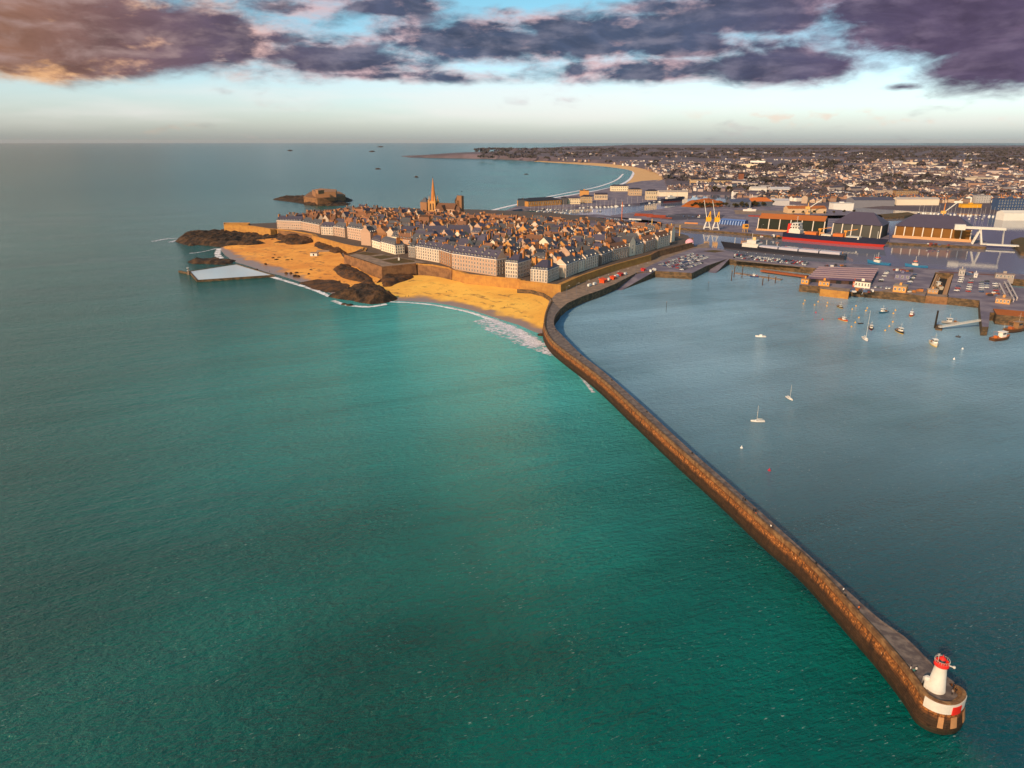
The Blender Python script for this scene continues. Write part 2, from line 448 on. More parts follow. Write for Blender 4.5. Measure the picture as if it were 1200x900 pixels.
# ------------------------------------------------------------------ common materials
STONE_MOLE = None
def mole_material():
    """granite wall: weathered orange band below the parapet, darker weed-covered foot"""
    m = bpy.data.materials.new('breakwater_granite'); m.use_nodes = True
    gg = G(m.node_tree); b = gg.n['Principled BSDF']
    geo = gg.new('ShaderNodeNewGeometry'); pos = geo.outputs['Position']; X, Y, Z = gg.sep(pos)
    n1 = gg.noise(pos, .35, 5, .65); n2 = gg.noise(pos, 1.3, 5, .7); n3 = gg.noise(gg.vm('MULTIPLY', pos, (1, 1, .15)), .8, 4, .6)
    zz = gg.m('ADD', Z, gg.m('MULTIPLY', gg.m('SUBTRACT', n1, .5), 2.2))
    c = gg.mix(gg.smooth(zz, 4.2, 5.6), hexc('#46301f'), hexc('#7a4a28'))
    c = gg.mix(gg.smooth(zz, 2.4, .6), c, hexc('#2d2a1e'))
    band = gg.m('MULTIPLY', gg.smooth(zz, 5.0, 5.9), gg.smooth(zz, 7.9, 6.9))
    c = gg.mix(gg.m('MULTIPLY', band, gg.smooth(n2, .44, .60)), c, hexc('#c4793a'))
    c = gg.mix(gg.m('MULTIPLY', band, gg.smooth(n2, .60, .68)), c, hexc('#e6b98c'))
    c = gg.mix(gg.smooth(n3, .50, .66, 0, .75), c, hexc('#33231a'))
    br = gg.new('ShaderNodeTexBrick'); br.offset = .5
    gg.put(br.inputs['Vector'], gg.xyz(gg.m('ADD', X, Y), Z, 0)); br.inputs['Scale'].default_value = 1.0
    br.inputs['Brick Width'].default_value = 1.6; br.inputs['Row Height'].default_value = .75; br.inputs['Mortar Size'].default_value = .035
    br.inputs['Color1'].default_value = (1, 1, 1, 1); br.inputs['Color2'].default_value = (.62, .62, .62, 1); br.inputs['Mortar'].default_value = (.3, .3, .3, 1)
    c = gg.mix(.95, c, br.outputs['Color'], 'MULTIPLY')
    gg.put(b.inputs['Base Color'], c); b.inputs['Roughness'].default_value = .8; b.inputs['Specular IOR Level'].default_value = .25
    bn = gg.new('ShaderNodeBump'); bn.inputs['Distance'].default_value = .25; gg.put(bn.inputs['Height'], gg.m('ADD', n2, gg.m('MULTIPLY', br.outputs['Fac'], -.5)))
    gg.l.new(bn.outputs[0], b.inputs['Normal'])
    return m
M_MOLE = mole_material()
M_DECK = mat('deck_stone', '#5c4f4c', .85, .4, .35, .06, c2='#74655c')
M_COPING = mat('coping_stone', '#6a4a30', .85, .45, .5, .08, c2='#86623f')
M_TAR = mat('tarmac', '#665c6a', .9, .3, .05, .03, c2='#7a6e76')
M_QUAY = mat('quay_wall', '#4a3d2f', .9, .35, .2, .2, c2='#6a5138', stretch=(1, 1, 2.2), streak=.3)
M_QUAYTOP = mat('quay_paving', '#7a6658', .9, .25, .15, .03, c2='#8b7260')
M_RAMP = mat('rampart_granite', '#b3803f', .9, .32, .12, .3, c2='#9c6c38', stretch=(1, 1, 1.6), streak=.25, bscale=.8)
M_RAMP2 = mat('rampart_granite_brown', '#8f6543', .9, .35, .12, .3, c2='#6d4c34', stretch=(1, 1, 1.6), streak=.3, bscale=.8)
def sand_material(name, c1, c2, c3):
    m = bpy.data.materials.new(name); m.use_nodes = True
    gg = G(m.node_tree); b = gg.n['Principled BSDF']; geo = gg.new('ShaderNodeNewGeometry'); pos = geo.outputs['Position']; X, Y, Z = gg.sep(pos)
    n1 = gg.noise(pos, .022, 5, .6, .5); n2 = gg.noise(pos, .12, 5, .65); n3 = gg.noise(pos, .9, 3, .6)
    c = gg.mix(gg.smooth(n1, .38, .62), hexc(c1), hexc(c2)); c = gg.mix(gg.smooth(n2, .52, .70, 0, .65), c, hexc(c3))
    zz = gg.m('ADD', Z, gg.m('MULTIPLY', gg.m('SUBTRACT', gg.noise(pos, .05, 4, .55), .5), 1.6))
    for lv in (1.5, 2.4, 3.3):     # lines of weed left by earlier tides
        ln = gg.m('SUBTRACT', 1, gg.m('MULTIPLY', gg.m('ABSOLUTE', gg.m('SUBTRACT', zz, lv)), 7), clamp=True)
        c = gg.mix(gg.m('MULTIPLY', ln, gg.smooth(n2, .45, .6, 0, .7)), c, hexc('#6a4a2c'))
    c = gg.mix(gg.smooth(n3, .66, .74, 0, .5), c, hexc(c3))
    wet = gg.smooth(zz, 1.15, .45)
    c = gg.mix(wet, c, hexc('#8a6a58'))
    gg.put(b.inputs['Base Color'], c); gg.put(b.inputs['Roughness'], gg.m('SUBTRACT', .95, gg.m('MULTIPLY', wet, .65)))
    bn = gg.new('ShaderNodeBump'); bn.inputs['Distance'].default_value = .25; gg.put(bn.inputs['Height'], n2); gg.l.new(bn.outputs[0], b.inputs['Normal'])
    return m
M_SAND = sand_material('sand', '#efb54a', '#e6a640', '#c98a38')
M_SAND_O = sand_material('sand_orange', '#e69c3e', '#d3852f', '#a8642a')
M_SANDWET = mat('wet_sand', '#8c7068', .25, .12, .05, .02, spec=.5)
M_ROCK = mat('sea_rock', '#2b2018', .9, .45, .12, 1.2, c2='#4e3622', bscale=.35)
M_ROCKW = mat('sea_rock_warm', '#5c3b20', .9, .4, .1, 1.2, c2='#33241a', bscale=.35)
M_WHITE = mat('white_paint', '#c9c1b7', .65, .16, .7, streak=.12)
M_RED = mat('red_paint', '#d0281c', .5, .1, .5)
M_DARK = mat('dark_paint', '#14161c', .5, .2, .5)
M_GLASS = mat('dark_glazing', '#1d222c', .15, .2, .3, spec=.6, per_object=.4)
M_GRASS = mat('lawn', '#5a3f1c', .95, .3, .1, .1, c2='#453a18')
M_WOOD = mat('timber', '#5b3a20', .85, .3, .5)

# ------------------------------------------------------------------ breakwater
S_top = [(645.7, 352), (640.2, 363), (637.6, 374), (638, 384), (644.5, 396), (657, 407.5), (700.7, 440), (742, 477), (791, 521), (849, 571), (898, 615), (947, 656), (1005, 718), (1033, 748), (1060, 780), (1075, 800)]
H_top = [(656, 362), (650.5, 369), (648.5, 376), (650, 384), (657.5, 392.5), (681, 416), (705.6, 435), (742, 467), (806, 526), (849, 563.6), (905, 613.7), (947, 651.6), (1022, 720), (1060, 748), (1094.7, 782.7), (1117, 800.5)]
ZD, ZP = 8.4, 9.6
NS = 120
S3 = smooth_line(pxy(S_top, ZP), NS); H3 = smooth_line(pxy(H_top, ZD), NS)
mole = thing('breakwater', 'long curved granite breakwater running from the walled town to the white lighthouse', 'breakwater', (0, 0, 0))
hs, hh = S3[-1], H3[-1]
outer = [Vector((p.x, p.y, 0)) for p in S3]
inner_ = [Vector((p.x, p.y, 0)) for p in H3]
# the round head closes the two sides
arc = smooth_line([S3[-1]] + pxy([(1083, 812), (1091, 818), (1100, 822.3), (1112, 824.8), (1123, 823.5), (1130.5, 818), (1132, 812.5), (1128, 806.5), (1120, 802)], ZP), 40)
arc = [Vector((p.x, p.y, 0)) for p in arc]
def offset_line(P, d):
    out = []
    for i, p in enumerate(P):
        t = (P[min(i + 1, len(P) - 1)] - P[max(i - 1, 0)]); t.z = 0; t.normalize()
        out.append(p + Vector((-t.y, t.x, 0)) * d)
    return out
# sea face line runs down the sea side and round the head (left normal points to the deck)
FACE = outer[:-1] + arc
MOUT = FACE
foot = offset_line(FACE, -1.0); toe = offset_line(FACE, -.7)
inn = offset_line(FACE, 1.25)
mb = MB(); n = len(FACE)
vs = []; 
for i in range(n):
    vs += [Vector((toe[i].x, toe[i].y, -3)), Vector((foot[i].x, foot[i].y, 2.2)), Vector((FACE[i].x, FACE[i].y, ZD - .5))]
fs = []
for i in range(n - 1):
    for k in range(2): fs.append((i * 3 + k, i * 3 + k + 1, (i + 1) * 3 + k + 1, (i + 1) * 3 + k)[::-1])
mb.add(vs, fs)
# harbour side
hf = inner_
vs = []
for p in hf: vs += [Vector((p.x + .6, p.y + .15, -3)), Vector((p.x, p.y, ZD - .35))]
mb.add(vs, [(i * 2, i * 2 + 2, i * 2 + 3, i * 2 + 1)[::-1] for i in range(len(hf) - 1)])
vs = []
tail = [inner_[-1], arc[-1]]
for p in tail: vs += [Vector((p.x, p.y, -3)), Vector((p.x, p.y, ZD))]
mb.build('wall', M_MOLE, mole)
# deck
mb = MB()
P = [(p.x, p.y) for p in inn] + [(p.x, p.y) for p in reversed(hf)]
m_ = len(hf)
A = [Vector((p.x, p.y, ZD)) for p in resample(offset_line(outer, 1.0), NS)]; B = [Vector((p.x, p.y, ZD)) for p in hf]
loft(mb, A, B, 3, sm=False)
headpoly = [(p.x, p.y) for p in offset_line(arc, .6)] + [(H3[-4].x, H3[-4].y), (H3[-12].x, H3[-12].y), (S3[-6].x, S3[-6].y)]
tr = tessellate_polygon([[Vector((x, y, 0)) for x, y in headpoly]])
mb.add([(x, y, ZD + .004) for x, y in headpoly], [t if (Vector((headpoly[t[1]][0] - headpoly[t[0]][0], headpoly[t[1]][1] - headpoly[t[0]][1], 0)).cross(Vector((headpoly[t[2]][0] - headpoly[t[0]][0], headpoly[t[2]][1] - headpoly[t[0]][1], 0))).z > 0) else t[::-1] for t in tr])
mb.build('deck', M_DECK, mole)
# parapet: from the sea face inwards, with a stepped inner ledge
mb = MB()
def strip(prof_lines, zs, mi=0):
    n = len(prof_lines[0]); vs = []
    for i in range(n):
        for L, z in zip(prof_lines, zs): vs.append(Vector((L[i].x, L[i].y, z)))
    k = len(prof_lines)
    mb.add(vs, [(i * k + j, i * k + j + 1, (i + 1) * k + j + 1, (i + 1) * k + j)[::-1] for i in range(n - 1) for j in range(k - 1)], mi)
o0 = offset_line(FACE, -.12); o1 = offset_line(FACE, .85); o2 = offset_line(FACE, 1.7)
strip([o0, o0, o1, o1, o2, o2], [ZD - .5, ZP, ZP, ZD + .55, ZD + .5, ZD - .1])
mb.build('parapet', M_COPING, mole)
# harbour kerb
mb = MB(); k0 = offset_line(hf, -.1); k1 = offset_line(hf, .45)
strip([k0, k0, k1, k1][::-1], [ZD - .3, ZD + .18, ZD + .18, ZD - .5][::-1])
mb.build('kerb', M_DECK, mole)
# white day mark painted on the head with a red square, and the pale openings below it
def band(i0, i1, z0, z1, off, m, name, parent, off2=None):
    b = MB(); L = offset_line(FACE, off); dz_ = 0 if off2 is None else off2 - off; seg = resample([L[i] for i in range(i0, i1 + 1)], max(6, i1 - i0))
    in_ = offset_line(seg, .25); seg2 = in_
    vs = []
    top_ = offset_line(seg, dz_)
    for p, q, r_ in zip(seg, seg2, top_): d_ = r_ - p; vs += [Vector((p.x, p.y, z0)), Vector((q.x, q.y, z0)), Vector((q.x + d_.x, q.y + d_.y, z1)), Vector((r_.x, r_.y, z1))]
    nn_ = len(seg); fs = []
    for i in range(nn_ - 1):
        for k in range(4): fs.append((i * 4 + k, i * 4 + (k + 1) % 4, (i + 1) * 4 + (k + 1) % 4, (i + 1) * 4 + k)[::-1])
    fs += [(0, 1, 2, 3), tuple((nn_ - 1) * 4 + k for k in range(4))[::-1]]
    b.add(vs, fs); return b.build(name, m, parent)
nF = len(FACE)
iA = len(outer) - 1
iB = max(range(iA, nF), key=lambda i: proj((FACE[i].x, FACE[i].y, 7))[0])
def face_index(px, z=7.0):
    return min(range(iA - 10, iB + 1), key=lambda i: abs(proj((FACE[i].x, FACE[i].y, z))[0] - px))
iL, iR = face_index(1083.5), face_index(1130)
wp = band(iL, iR, ZD - 3.1, ZP - .35, -.30, M_WHITE, 'painted_panel', mole)
r0, r1 = face_index(1115.5), face_index(1124)
band(r0, max(r1, r0 + 1), ZD - 2.3, ZP - 1.05, -.52, M_RED, 'red_square', wp)
M_PALE = mat('pale_render', '#a87850', .8, .25, .8)
for (pa, pb) in ((1099, 1103), (1112, 1117), (1123.5, 1128)):
    i0 = face_index(pa, 3); i1 = max(face_index(pb, 3), i0 + 1)
    band(i0, i1, 2.2, ZD - 3.12, -1.10, M_PALE, 'pier_strip', mole, -.55)

# lighthouse
LB = at(1096.5, 807, ZD)
lt = thing('lighthouse', 'white tapered lighthouse with a red lantern on the round breakwater head', 'lighthouse', LB)
b = MB(); b.lathe([(2.35, 0), (2.3, .5), (2.25, .5), (1.45, 8.2), (1.45, 8.25)], 28); b.build('tower', M_WHITE, lt)
b = MB(); b.lathe([(1.46, 8.2), (1.85, 8.45), (1.85, 8.75), (1.75, 8.75), (1.75, 9.7), (1.65, 9.7), (1.65, 8.8)], 24); b.build('gallery', M_RED, lt)
b = MB(); b.lathe([(.85, 8.7), (.85, 9.5), (.75, 9.5), (.75, 10.5), (.95, 10.55), (.8, 10.9), (.3, 11.3), (.08, 11.4), (.06, 12.0)], 16, mi=0); la = b.build('lantern', M_RED, lt)
b = MB(); b.lathe([(.8, 9.55), (.8, 10.45), (.78, 10.46)], 16); b.build('lantern_glass', M_GLASS, la)
b = MB(); b.box(-3.3, -1.7, -.9, .9, 0, 2.9); b.lathe([(.9, 0), (.9, .5), (.5, .9)], 12, c=(-2.5, 0, 2.9)); po = b.build('entrance_porch', M_WHITE, lt, rz=R(-15))
b = MB(); b.box(-3.36, -3.2, -.45, .45, .05, 2.1); b.build('door', M_DARK, po)
b = MB()
for k in range(20):
    a0 = 2 * math.pi * k / 20
    b.tube((1.82 * math.cos(a0), 1.82 * math.sin(a0), 9.6), (1.82 * math.cos(a0), 1.82 * math.sin(a0), 10.4), .035, n=4)
    a1 = 2 * math.pi * (k + 1) / 20
    b.tube((1.82 * math.cos(a0), 1.82 * math.sin(a0), 10.4), (1.82 * math.cos(a1), 1.82 * math.sin(a1), 10.4), .04, n=4)
b.build('railing', M_WHITE, lt)
b = MB(); b.bar((1.5, -.2, 8.6), (3.1, -.7, 8.2), .3, .25); b.lathe([(.25, 0), (.4, .3), (.3, .6)], 8, c=(3.1, -.7, 7.9)); b.build('fog_horn', M_WHITE, lt)
b = MB(); b.tube((-.9, .4, 9.5), (-.9, .4, 12.0), .06, n=6); b.bar((-1.5, .4, 11.4), (-.3, .4, 11.4), .08); b.bar((-1.4, .4, 11.9), (-.6, .4, 11.9), .1); b.build('antenna_mast', M_WHITE, lt)
lt.scale = (1, 1, .94)

# ------------------------------------------------------------------ people (one body each)
def person_mesh(name, pose, mats):
    """skinned skeleton turned into one mesh; colours by height"""
    J = {'stand': dict(hip=(0, 0, .92), chest=(0, 0, 1.38), neck=(0, 0, 1.52), head=(0, .02, 1.68), kl=(.10, .03, .5), fl=(.11, 0, .06), tl=(.12, .16, .04), kr=(-.10, .03, .5), fr=(-.11, 0, .06), tr=(-.12, .16, .04),
                       sl=(.2, 0, 1.42), el=(.27, -.02, 1.14), hl=(.27, .1, .88), sr=(-.2, 0, 1.42), er=(-.27, -.02, 1.14), hr=(-.27, .1, .88)),
         'walk': dict(hip=(0, 0, .92), chest=(0, .04, 1.38), neck=(0, .06, 1.52), head=(0, .1, 1.68), kl=(.1, .2, .52), fl=(.11, .28, .06), tl=(.11, .44, .05), kr=(-.1, .02, .5), fr=(-.11, -.28, .12), tr=(-.11, -.13, .04),
                      sl=(.2, .02, 1.42), el=(.27, -.14, 1.16), hl=(.26, -.08, .9), sr=(-.2, .02, 1.42), er=(-.27, .1, 1.14), hr=(-.25, .3, .98)),
         'bend': dict(hip=(0, 0, .86), chest=(0, .24, 1.2), neck=(0, .34, 1.3), head=(0, .46, 1.4), kl=(.12, .12, .48), fl=(.13, 0, .06), tl=(.14, .16, .04), kr=(-.12, .12, .48), fr=(-.13, 0, .06), tr=(-.14, .16, .04),
                      sl=(.2, .28, 1.24), el=(.26, .44, 1.0), hl=(.2, .6, .86), sr=(-.2, .28, 1.24), er=(-.26, .44, 1.0), hr=(-.2, .6, .86))}[pose]
    ed = [('hip', 'chest'), ('chest', 'neck'), ('neck', 'head'), ('hip', 'kl'), ('kl', 'fl'), ('fl', 'tl'), ('hip', 'kr'), ('kr', 'fr'), ('fr', 'tr'), ('chest', 'sl'), ('sl', 'el'), ('el', 'hl'), ('chest', 'sr'), ('sr', 'er'), ('er', 'hr')]
    rad_ = dict(hip=.16, chest=.17, neck=.06, head=.11, kl=.075, fl=.05, tl=.035, kr=.075, fr=.05, tr=.035, sl=.075, el=.05, hl=.04, sr=.075, er=.05, hr=.04)
    ks = list(J); me = bpy.data.meshes.new(name + '_skeleton')
    me.from_pydata([J[k] for k in ks], [(ks.index(a), ks.index(c)) for a, c in ed], [])
    o = bpy.data.objects.new('tmp', me); col.objects.link(o)
    sk = o.modifiers.new('skin', 'SKIN'); su = o.modifiers.new('sub', 'SUBSURF'); su.levels = 1
    for i, k in enumerate(ks):
        me.skin_vertices[0].data[i].radius = (rad_[k], rad_[k] * (.8 if k in ('chest', 'hip') else 1)); me.skin_vertices[0].data[i].use_root = (k == 'hip')
    dg = bpy.context.evaluated_depsgraph_get()
    m2 = bpy.data.meshes.new_from_object(o.evaluated_get(dg)); m2.name = name
    bpy.data.objects.remove(o); m2.materials.clear()
    for x in mats: m2.materials.append(x)
    hz = J['hip'][2]; nz_ = J['neck'][2]
    for p in m2.polygons:
        z = p.center.z; p.use_smooth = True
        p.material_index = 0 if z < hz else (1 if z < nz_ + .02 else 2)
        if abs(p.center.x) > .17 and z < hz + .02 and z > hz - .12: p.material_index = 2
    return m2
M_SKIN = mat('skin', '#b98468', .7, .05); M_HAIR = mat('hair', '#221812', .8, .1)
def add_person(px, py, z, pose, legs, top, label, rz, scale=1.0):
    mm = person_mesh('person', pose, [mat('cloth_' + legs, legs, .9, .15, 3), mat('cloth_' + top, top, .9, .15, 3), M_SKIN])
    p = at(px, py, z)
    o = link('person', mm, None, p, rz); o.scale = (scale,) * 3
    hb = MB(); hd = {'stand': (0, 0, 1.72), 'walk': (0, .08, 1.72), 'bend': (0, .44, 1.44)}[pose]
    hb.lathe([(.115, -.06), (.13, .0), (.11, .07), (.05, .12)], 10, c=hd); hb.build('hair', M_HAIR, o)
    return tag(o, label, 'person')

# ------------------------------------------------------------------ beaches, rocks, foam
def beach(name, shore, top, m, zt=4.3, rows=14, n=60, wet=True):
    A = smooth_line(pxy(shore, 0), n); B = smooth_line(pxy(top, zt), n)
    A = [Vector((p.x, p.y, -.5)) for p in A]
    def zf(p, t):
        q = p.copy(); q.z = -.5 + (zt + .5) * t ** .85 + .35 * (noise.noise(Vector((p.x * .03, p.y * .03, 5))) + .5 * noise.noise(Vector((p.x * .1, p.y * .1, 9)))) * min(1, t * 5)
        return q
    mb = MB(); loft(mb, A, B, rows, zf)
    o = setting(mb.build(name, m))
    return A, B
A1, B1 = beach('beach', [(447, 352), (460, 354), (482, 355), (510, 357.5), (540, 363), (562, 369), (585, 377), (606, 384), (626, 392), (645, 399)],
               [(436, 333), (465, 327), (488, 322.5), (515, 325), (548, 332), (600, 338), (628, 343), (647, 350), (651, 358), (652, 362)], M_SAND)
A2, B2 = beach('beach', [(256, 291), (258, 300), (268, 308), (284, 313), (304, 319.5), (322, 324), (345, 331), (368, 338.5), (390, 347), (420, 352)],
               [(280, 284), (300, 281), (325, 279), (350, 280), (366, 282), (380, 287), (396, 294), (405, 304), (425, 318), (446, 327)], M_SAND_O, zt=5.0, rows=18)

def heightfield(name, px, z0, h, m, step=3.0, edge=14.0, seed=0.0, fine=1.0, zbase=-1.2):
    P = pxy(px, z0); poly = [(p.x, p.y) for p in P]
    x0 = min(p[0] for p in poly); x1 = max(p[0] for p in poly); y0 = min(p[1] for p in poly); y1 = max(p[1] for p in poly)
    idx = {}; vs = []; fs = []
    nx, ny = int((x1 - x0) / step) + 2, int((y1 - y0) / step) + 2
    for j in range(-1, ny + 1):
        for i in range(-1, nx + 1):
            x = x0 + i * step + .3 * step * noise.noise(Vector((i * .9, j * .9, seed))); y = y0 + j * step
            ins = inside(x, y, poly); d = edge_dist(x, y, poly)
            if not ins and d > step * 1.6: continue
            d = d if ins else -d
            k = max(-.4, min(1, d / edge))
            nn1 = noise.noise(Vector((x * .02, y * .02, seed))) + .6 * noise.noise(Vector((x * .06, y * .06, seed + 4)))
            nn2 = abs(noise.noise(Vector((x * .15, y * .12, seed + 7)))) * fine
            z = zbase + (k * (.9 + .8 * nn1) + .35 * nn1) * h * .75 + nn2 * h * .35 * max(0, k + .3)
            idx[(i, j)] = len(vs); vs.append((x, y, z))
    for (i, j), a in idx.items():
        q = [(i, j), (i + 1, j), (i + 1, j + 1), (i, j + 1)]
        if all(t in idx for t in q): fs.append([idx[t] for t in q])
    b = MB(); b.add(vs, fs)
    return b.build(name, m)
def rock(label, px, h, m=M_ROCK, **k):
    return tag(heightfield('rock_outcrop', px, k.pop('z0', 0), h, m, **k), label, 'rock')
rock('long dark rocky point below the orange bastion, reaching out into the sea', [(203, 284), (212, 277), (228, 273), (262, 271), (300, 273), (330, 276), (352, 279), (364, 284), (352, 288), (335, 288.5), (300, 289.5), (270, 290), (250, 290), (232, 287), (222, 289)], 9, step=4, edge=16, seed=1)
rock('low dark rock in the sea just behind the tidal pool', [(217, 307), (226, 304), (240, 303), (254, 301), (264, 305), (279, 305), (276, 309), (258, 311), (240, 309.5), (226, 310.5)], 5, seed=3, edge=8)
rock('black rock point on the shore between the two beaches', [(384, 347.5), (398, 345), (414, 340), (424, 334), (440, 330), (452, 334), (458, 343), (468, 351), (452, 355), (436, 357), (415, 354), (398, 351)], 8, seed=5, edge=9, step=2.4)
rock('brown rocks under the foot of the large square bastion', [(442, 331), (448, 325), (470, 322), (491, 320), (490, 326), (476, 330), (458, 336), (448, 337)], 6, M_ROCKW, z0=3, seed=8, edge=6, step=2.2, zbase=2.0)
rock('dark weedy slope of rock along the wall of the square bastion', [(388, 317), (396, 309), (410, 311), (425, 319), (440, 328), (444, 334), (432, 337), (420, 332), (402, 326)], 5, M_ROCKW, z0=3, seed=9, edge=7, step=2.4, zbase=2.4)
rock('flat brown reef on the lower sand of the orange beach', [(352, 330), (372, 326), (392, 327), (412, 331), (420, 337), (405, 342), (388, 341), (368, 337)], 2.4, M_ROCKW, z0=1.5, seed=12, edge=9, step=2.4, zbase=.6)
rock('rock shelf under the yellow lit wall above the orange beach', [(322, 281), (345, 278), (366, 280), (372, 285), (356, 288), (335, 287.5)], 8, M_ROCKW, z0=3, seed=14, edge=7, step=3, zbase=2)
rock('dark rock shoulder between the yellow wall and the round wall', [(366, 282), (380, 284), (400, 291), (408, 296), (392, 298), (376, 293), (367, 289)], 6, M_ROCKW, z0=4, seed=15, edge=7, step=3, zbase=3)
rock('long low reef carrying the island fort behind the town', [(316, 233.5), (330, 231.5), (356, 231), (372, 228.5), (405, 230), (416, 235), (410, 241), (385, 242), (360, 241), (345, 237.5), (330, 235.5)], 8, step=7, edge=26, seed=17)
for i, (px_, py_, w_, lab) in enumerate([(222, 281, 6, 'small wave-washed rock off the tip of the rocky point'), (443, 198, 7, 'tiny dark islet alone in the far bay'), (488, 207.5, 5, 'tiny low rock in the bay left of the spire'), (617, 204, 6, 'flat rock awash in the bay beyond the spire'),
                                            (340, 176.5, 5, 'faint islet close to the horizon'), (436, 177.5, 6, 'small dark islet close to the horizon left of the headland'), (446, 172, 6, 'islet breaking the horizon line')]):
    w_ *= .6
    rock(lab, [(px_ - w_, py_ + .2), (px_ - w_ * .3, py_ - .6), (px_ + w_ * .5, py_ - .5), (px_ + w_, py_ + .3), (px_, py_ + .8)], 3.5 + 4 * (i > 3), step=max(2.5, (200 - py_) * .8), edge=6, seed=20 + i, zbase=-.3)
for (px_, py_, s_, lab) in [(635, 393, 1, 'dark boulder in the surf beside the breakwater'), (410, 358, 1, 'black rock awash in front of the rock point'), (403, 357, .8, 'smaller black rock awash in front of the rock point')]:
    p = at(px_, py_, 0); c_ = 2.6 * s_
    b = MB(); b.lathe([(c_, -.8), (c_ * 1.05, .2), (c_ * .8, 1.1), (c_ * .3, 1.7)], 9)
    b.v = [(x * (1 + .3 * noise.noise(Vector((x, y, z)))) * 1.4, y * (1 + .3 * noise.noise(Vector((y, z, x)))), z * (1 + .25 * noise.noise(Vector((z, x, y))))) for x, y, z in b.v]
    tag(b.build('boulder', M_ROCK, None, p), lab, 'rock')

rbl = random.Random(12)
for k in range(26):     # loose boulders on the sand under the square bastion and below the ramp
    px_, py_ = rbl.choice(((395, 333), (412, 330), (350, 322), (372, 316), (335, 300), (452, 338), (300, 314)))
    px_ += rbl.uniform(-16, 16); py_ += rbl.uniform(-5, 5); p = at(px_, py_, 2.0); c_ = rbl.uniform(.8, 2.2)
    b = MB(); b.lathe([(c_, -1.2), (c_ * 1.05, .1), (c_ * .8, .7), (c_ * .3, 1.1)], 9)
    b.v = [(x * (1 + .35 * noise.noise(Vector((x + k, y, z)))) * 1.5, y * (1 + .3 * noise.noise(Vector((y, z + k, x)))), z * (1 + .25 * noise.noise(Vector((z, x, y + k))))) for x, y, z in b.v]
    tag(b.build('boulder', rbl.choice((M_ROCK, M_ROCKW)), None, p, rbl.uniform(0, 6)), 'brown boulder lying loose on the sand between the tidal pool and the square bastion', 'rock', 'loose boulders on the beaches')

def foam_material(name, thr0, thr1, sc, colr='#e6dfe0'):
    m = bpy.data.materials.new(name); m.use_nodes = True
    gg = G(m.node_tree); b = gg.n['Principled BSDF']
    geo = gg.new('ShaderNodeNewGeometry'); pos = geo.outputs['Position']
    at_ = gg.new('ShaderNodeAttribute'); at_.attribute_name = 'edge'
    n = gg.m('ADD', gg.m('MULTIPLY', gg.noise(pos, sc, 6, .65, .8), .75), gg.m('MULTIPLY', gg.noise(pos, sc * .25, 4, .6), .45))
    a = gg.smooth(gg.m('ADD', n, gg.m('MULTIPLY', gg.m('SUBTRACT', at_.outputs['Fac'], .5), .5)), thr0, thr1)
    gg.put(b.inputs['Alpha'], a)
    b.inputs['Base Color'].default_value = hexc(colr); b.inputs['Roughness'].default_value = .7
    return m
M_FOAM = foam_material('sea_foam', .62, .92, .30)
def foam(line, w_out, w_in, z, m=M_FOAM, name='surf_foam'):
    """strip of foam along a line; w_out towards the sea (right normal side negative)"""
    n = 90; L = smooth_line(line, n); rows = 8
    mb = MB(); vs = []; ev = []
    for i, p in enumerate(L):
        t = L[min(i + 1, n - 1)] - L[max(i - 1, 0)]; t.z = 0; t.normalize(); q = Vector((-t.y, t.x, 0))
        wo = w_out(i / (n - 1)) if callable(w_out) else w_out; wi = w_in(i / (n - 1)) if callable(w_in) else w_in
        for r in range(rows + 1):
            s = r / rows; vs.append(Vector((p.x, p.y, 0)) + q * (-wo + (wo + wi) * s) + Vector((0, 0, z + (.12 * s if w_in else 0))))
            ev.append(max(0, min(1, 1.5 * math.sin(math.pi * min(1, s * 1.02)) ** .8 - .25)))
    k = rows + 1
    mb.add(vs, [(i * k + r, i * k + r + 1, (i + 1) * k + r + 1, (i + 1) * k + r)[::-1] for i in range(n - 1) for r in range(rows)])
    me = mb.mesh(name, m); a = me.attributes.new('edge', 'FLOAT', 'POINT'); a.data.foreach_set('value', ev)
    o = link(name, me); o['kind'] = 'stuff'; return o
line1 = pxy([(455, 353.5), (482, 355), (510, 358), (540, 364), (562, 370), (585, 378), (606, 386), (622, 395), (640, 405)], 0)
foam(line1, lambda t: 3 + 30 * max(0, t - .45) ** 1.2, lambda t: 3 + 4 * t, .05)
M_FOAM2 = foam_material('surf_wash', .68, 1.0, .26, '#dcd4dc')
foam(pxy([(575, 373), (600, 382), (622, 392), (643, 407), (660, 423)], 0), lambda t: 34 * math.sin(math.pi * min(1, .25 + t * .75)) + 3, 12, .09, M_FOAM2)
foam(pxy([(642, 397), (652, 409), (668, 425), (684, 444), (697, 460)], 0), 3.0, 1.5, .13, M_FOAM2)
foam(pxy([(300, 318.5), (322, 325), (345, 332), (368, 339), (388, 347.5)], 0), 6, 4, .06)
foam(pxy([(392, 352), (408, 357), (432, 359), (452, 356)], 0), 7, 3, .07)
foam(pxy([(258, 291), (256, 298), (260, 303)], 0), 8, 6, .05)
foam(pxy([(198, 284), (212, 280.5), (220, 283)], 0), 8, 6, .05, M_FOAM2)
foam(pxy([(176, 283), (192, 280), (208, 279)], 0), 10, 3, .06, M_FOAM2)
foam(pxy([(222, 297), (238, 295), (254, 291)], 0), 4, 4, .05, M_FOAM2)
# wet sand below the tide line
def ribbon(name, A, B, z, m, kind='structure'):
    mb = MB(); loft(mb, [Vector((p.x, p.y, z)) for p in A], [Vector((p.x, p.y, z)) for p in B], 2); o = mb.build(name, m); o['kind'] = kind; return o

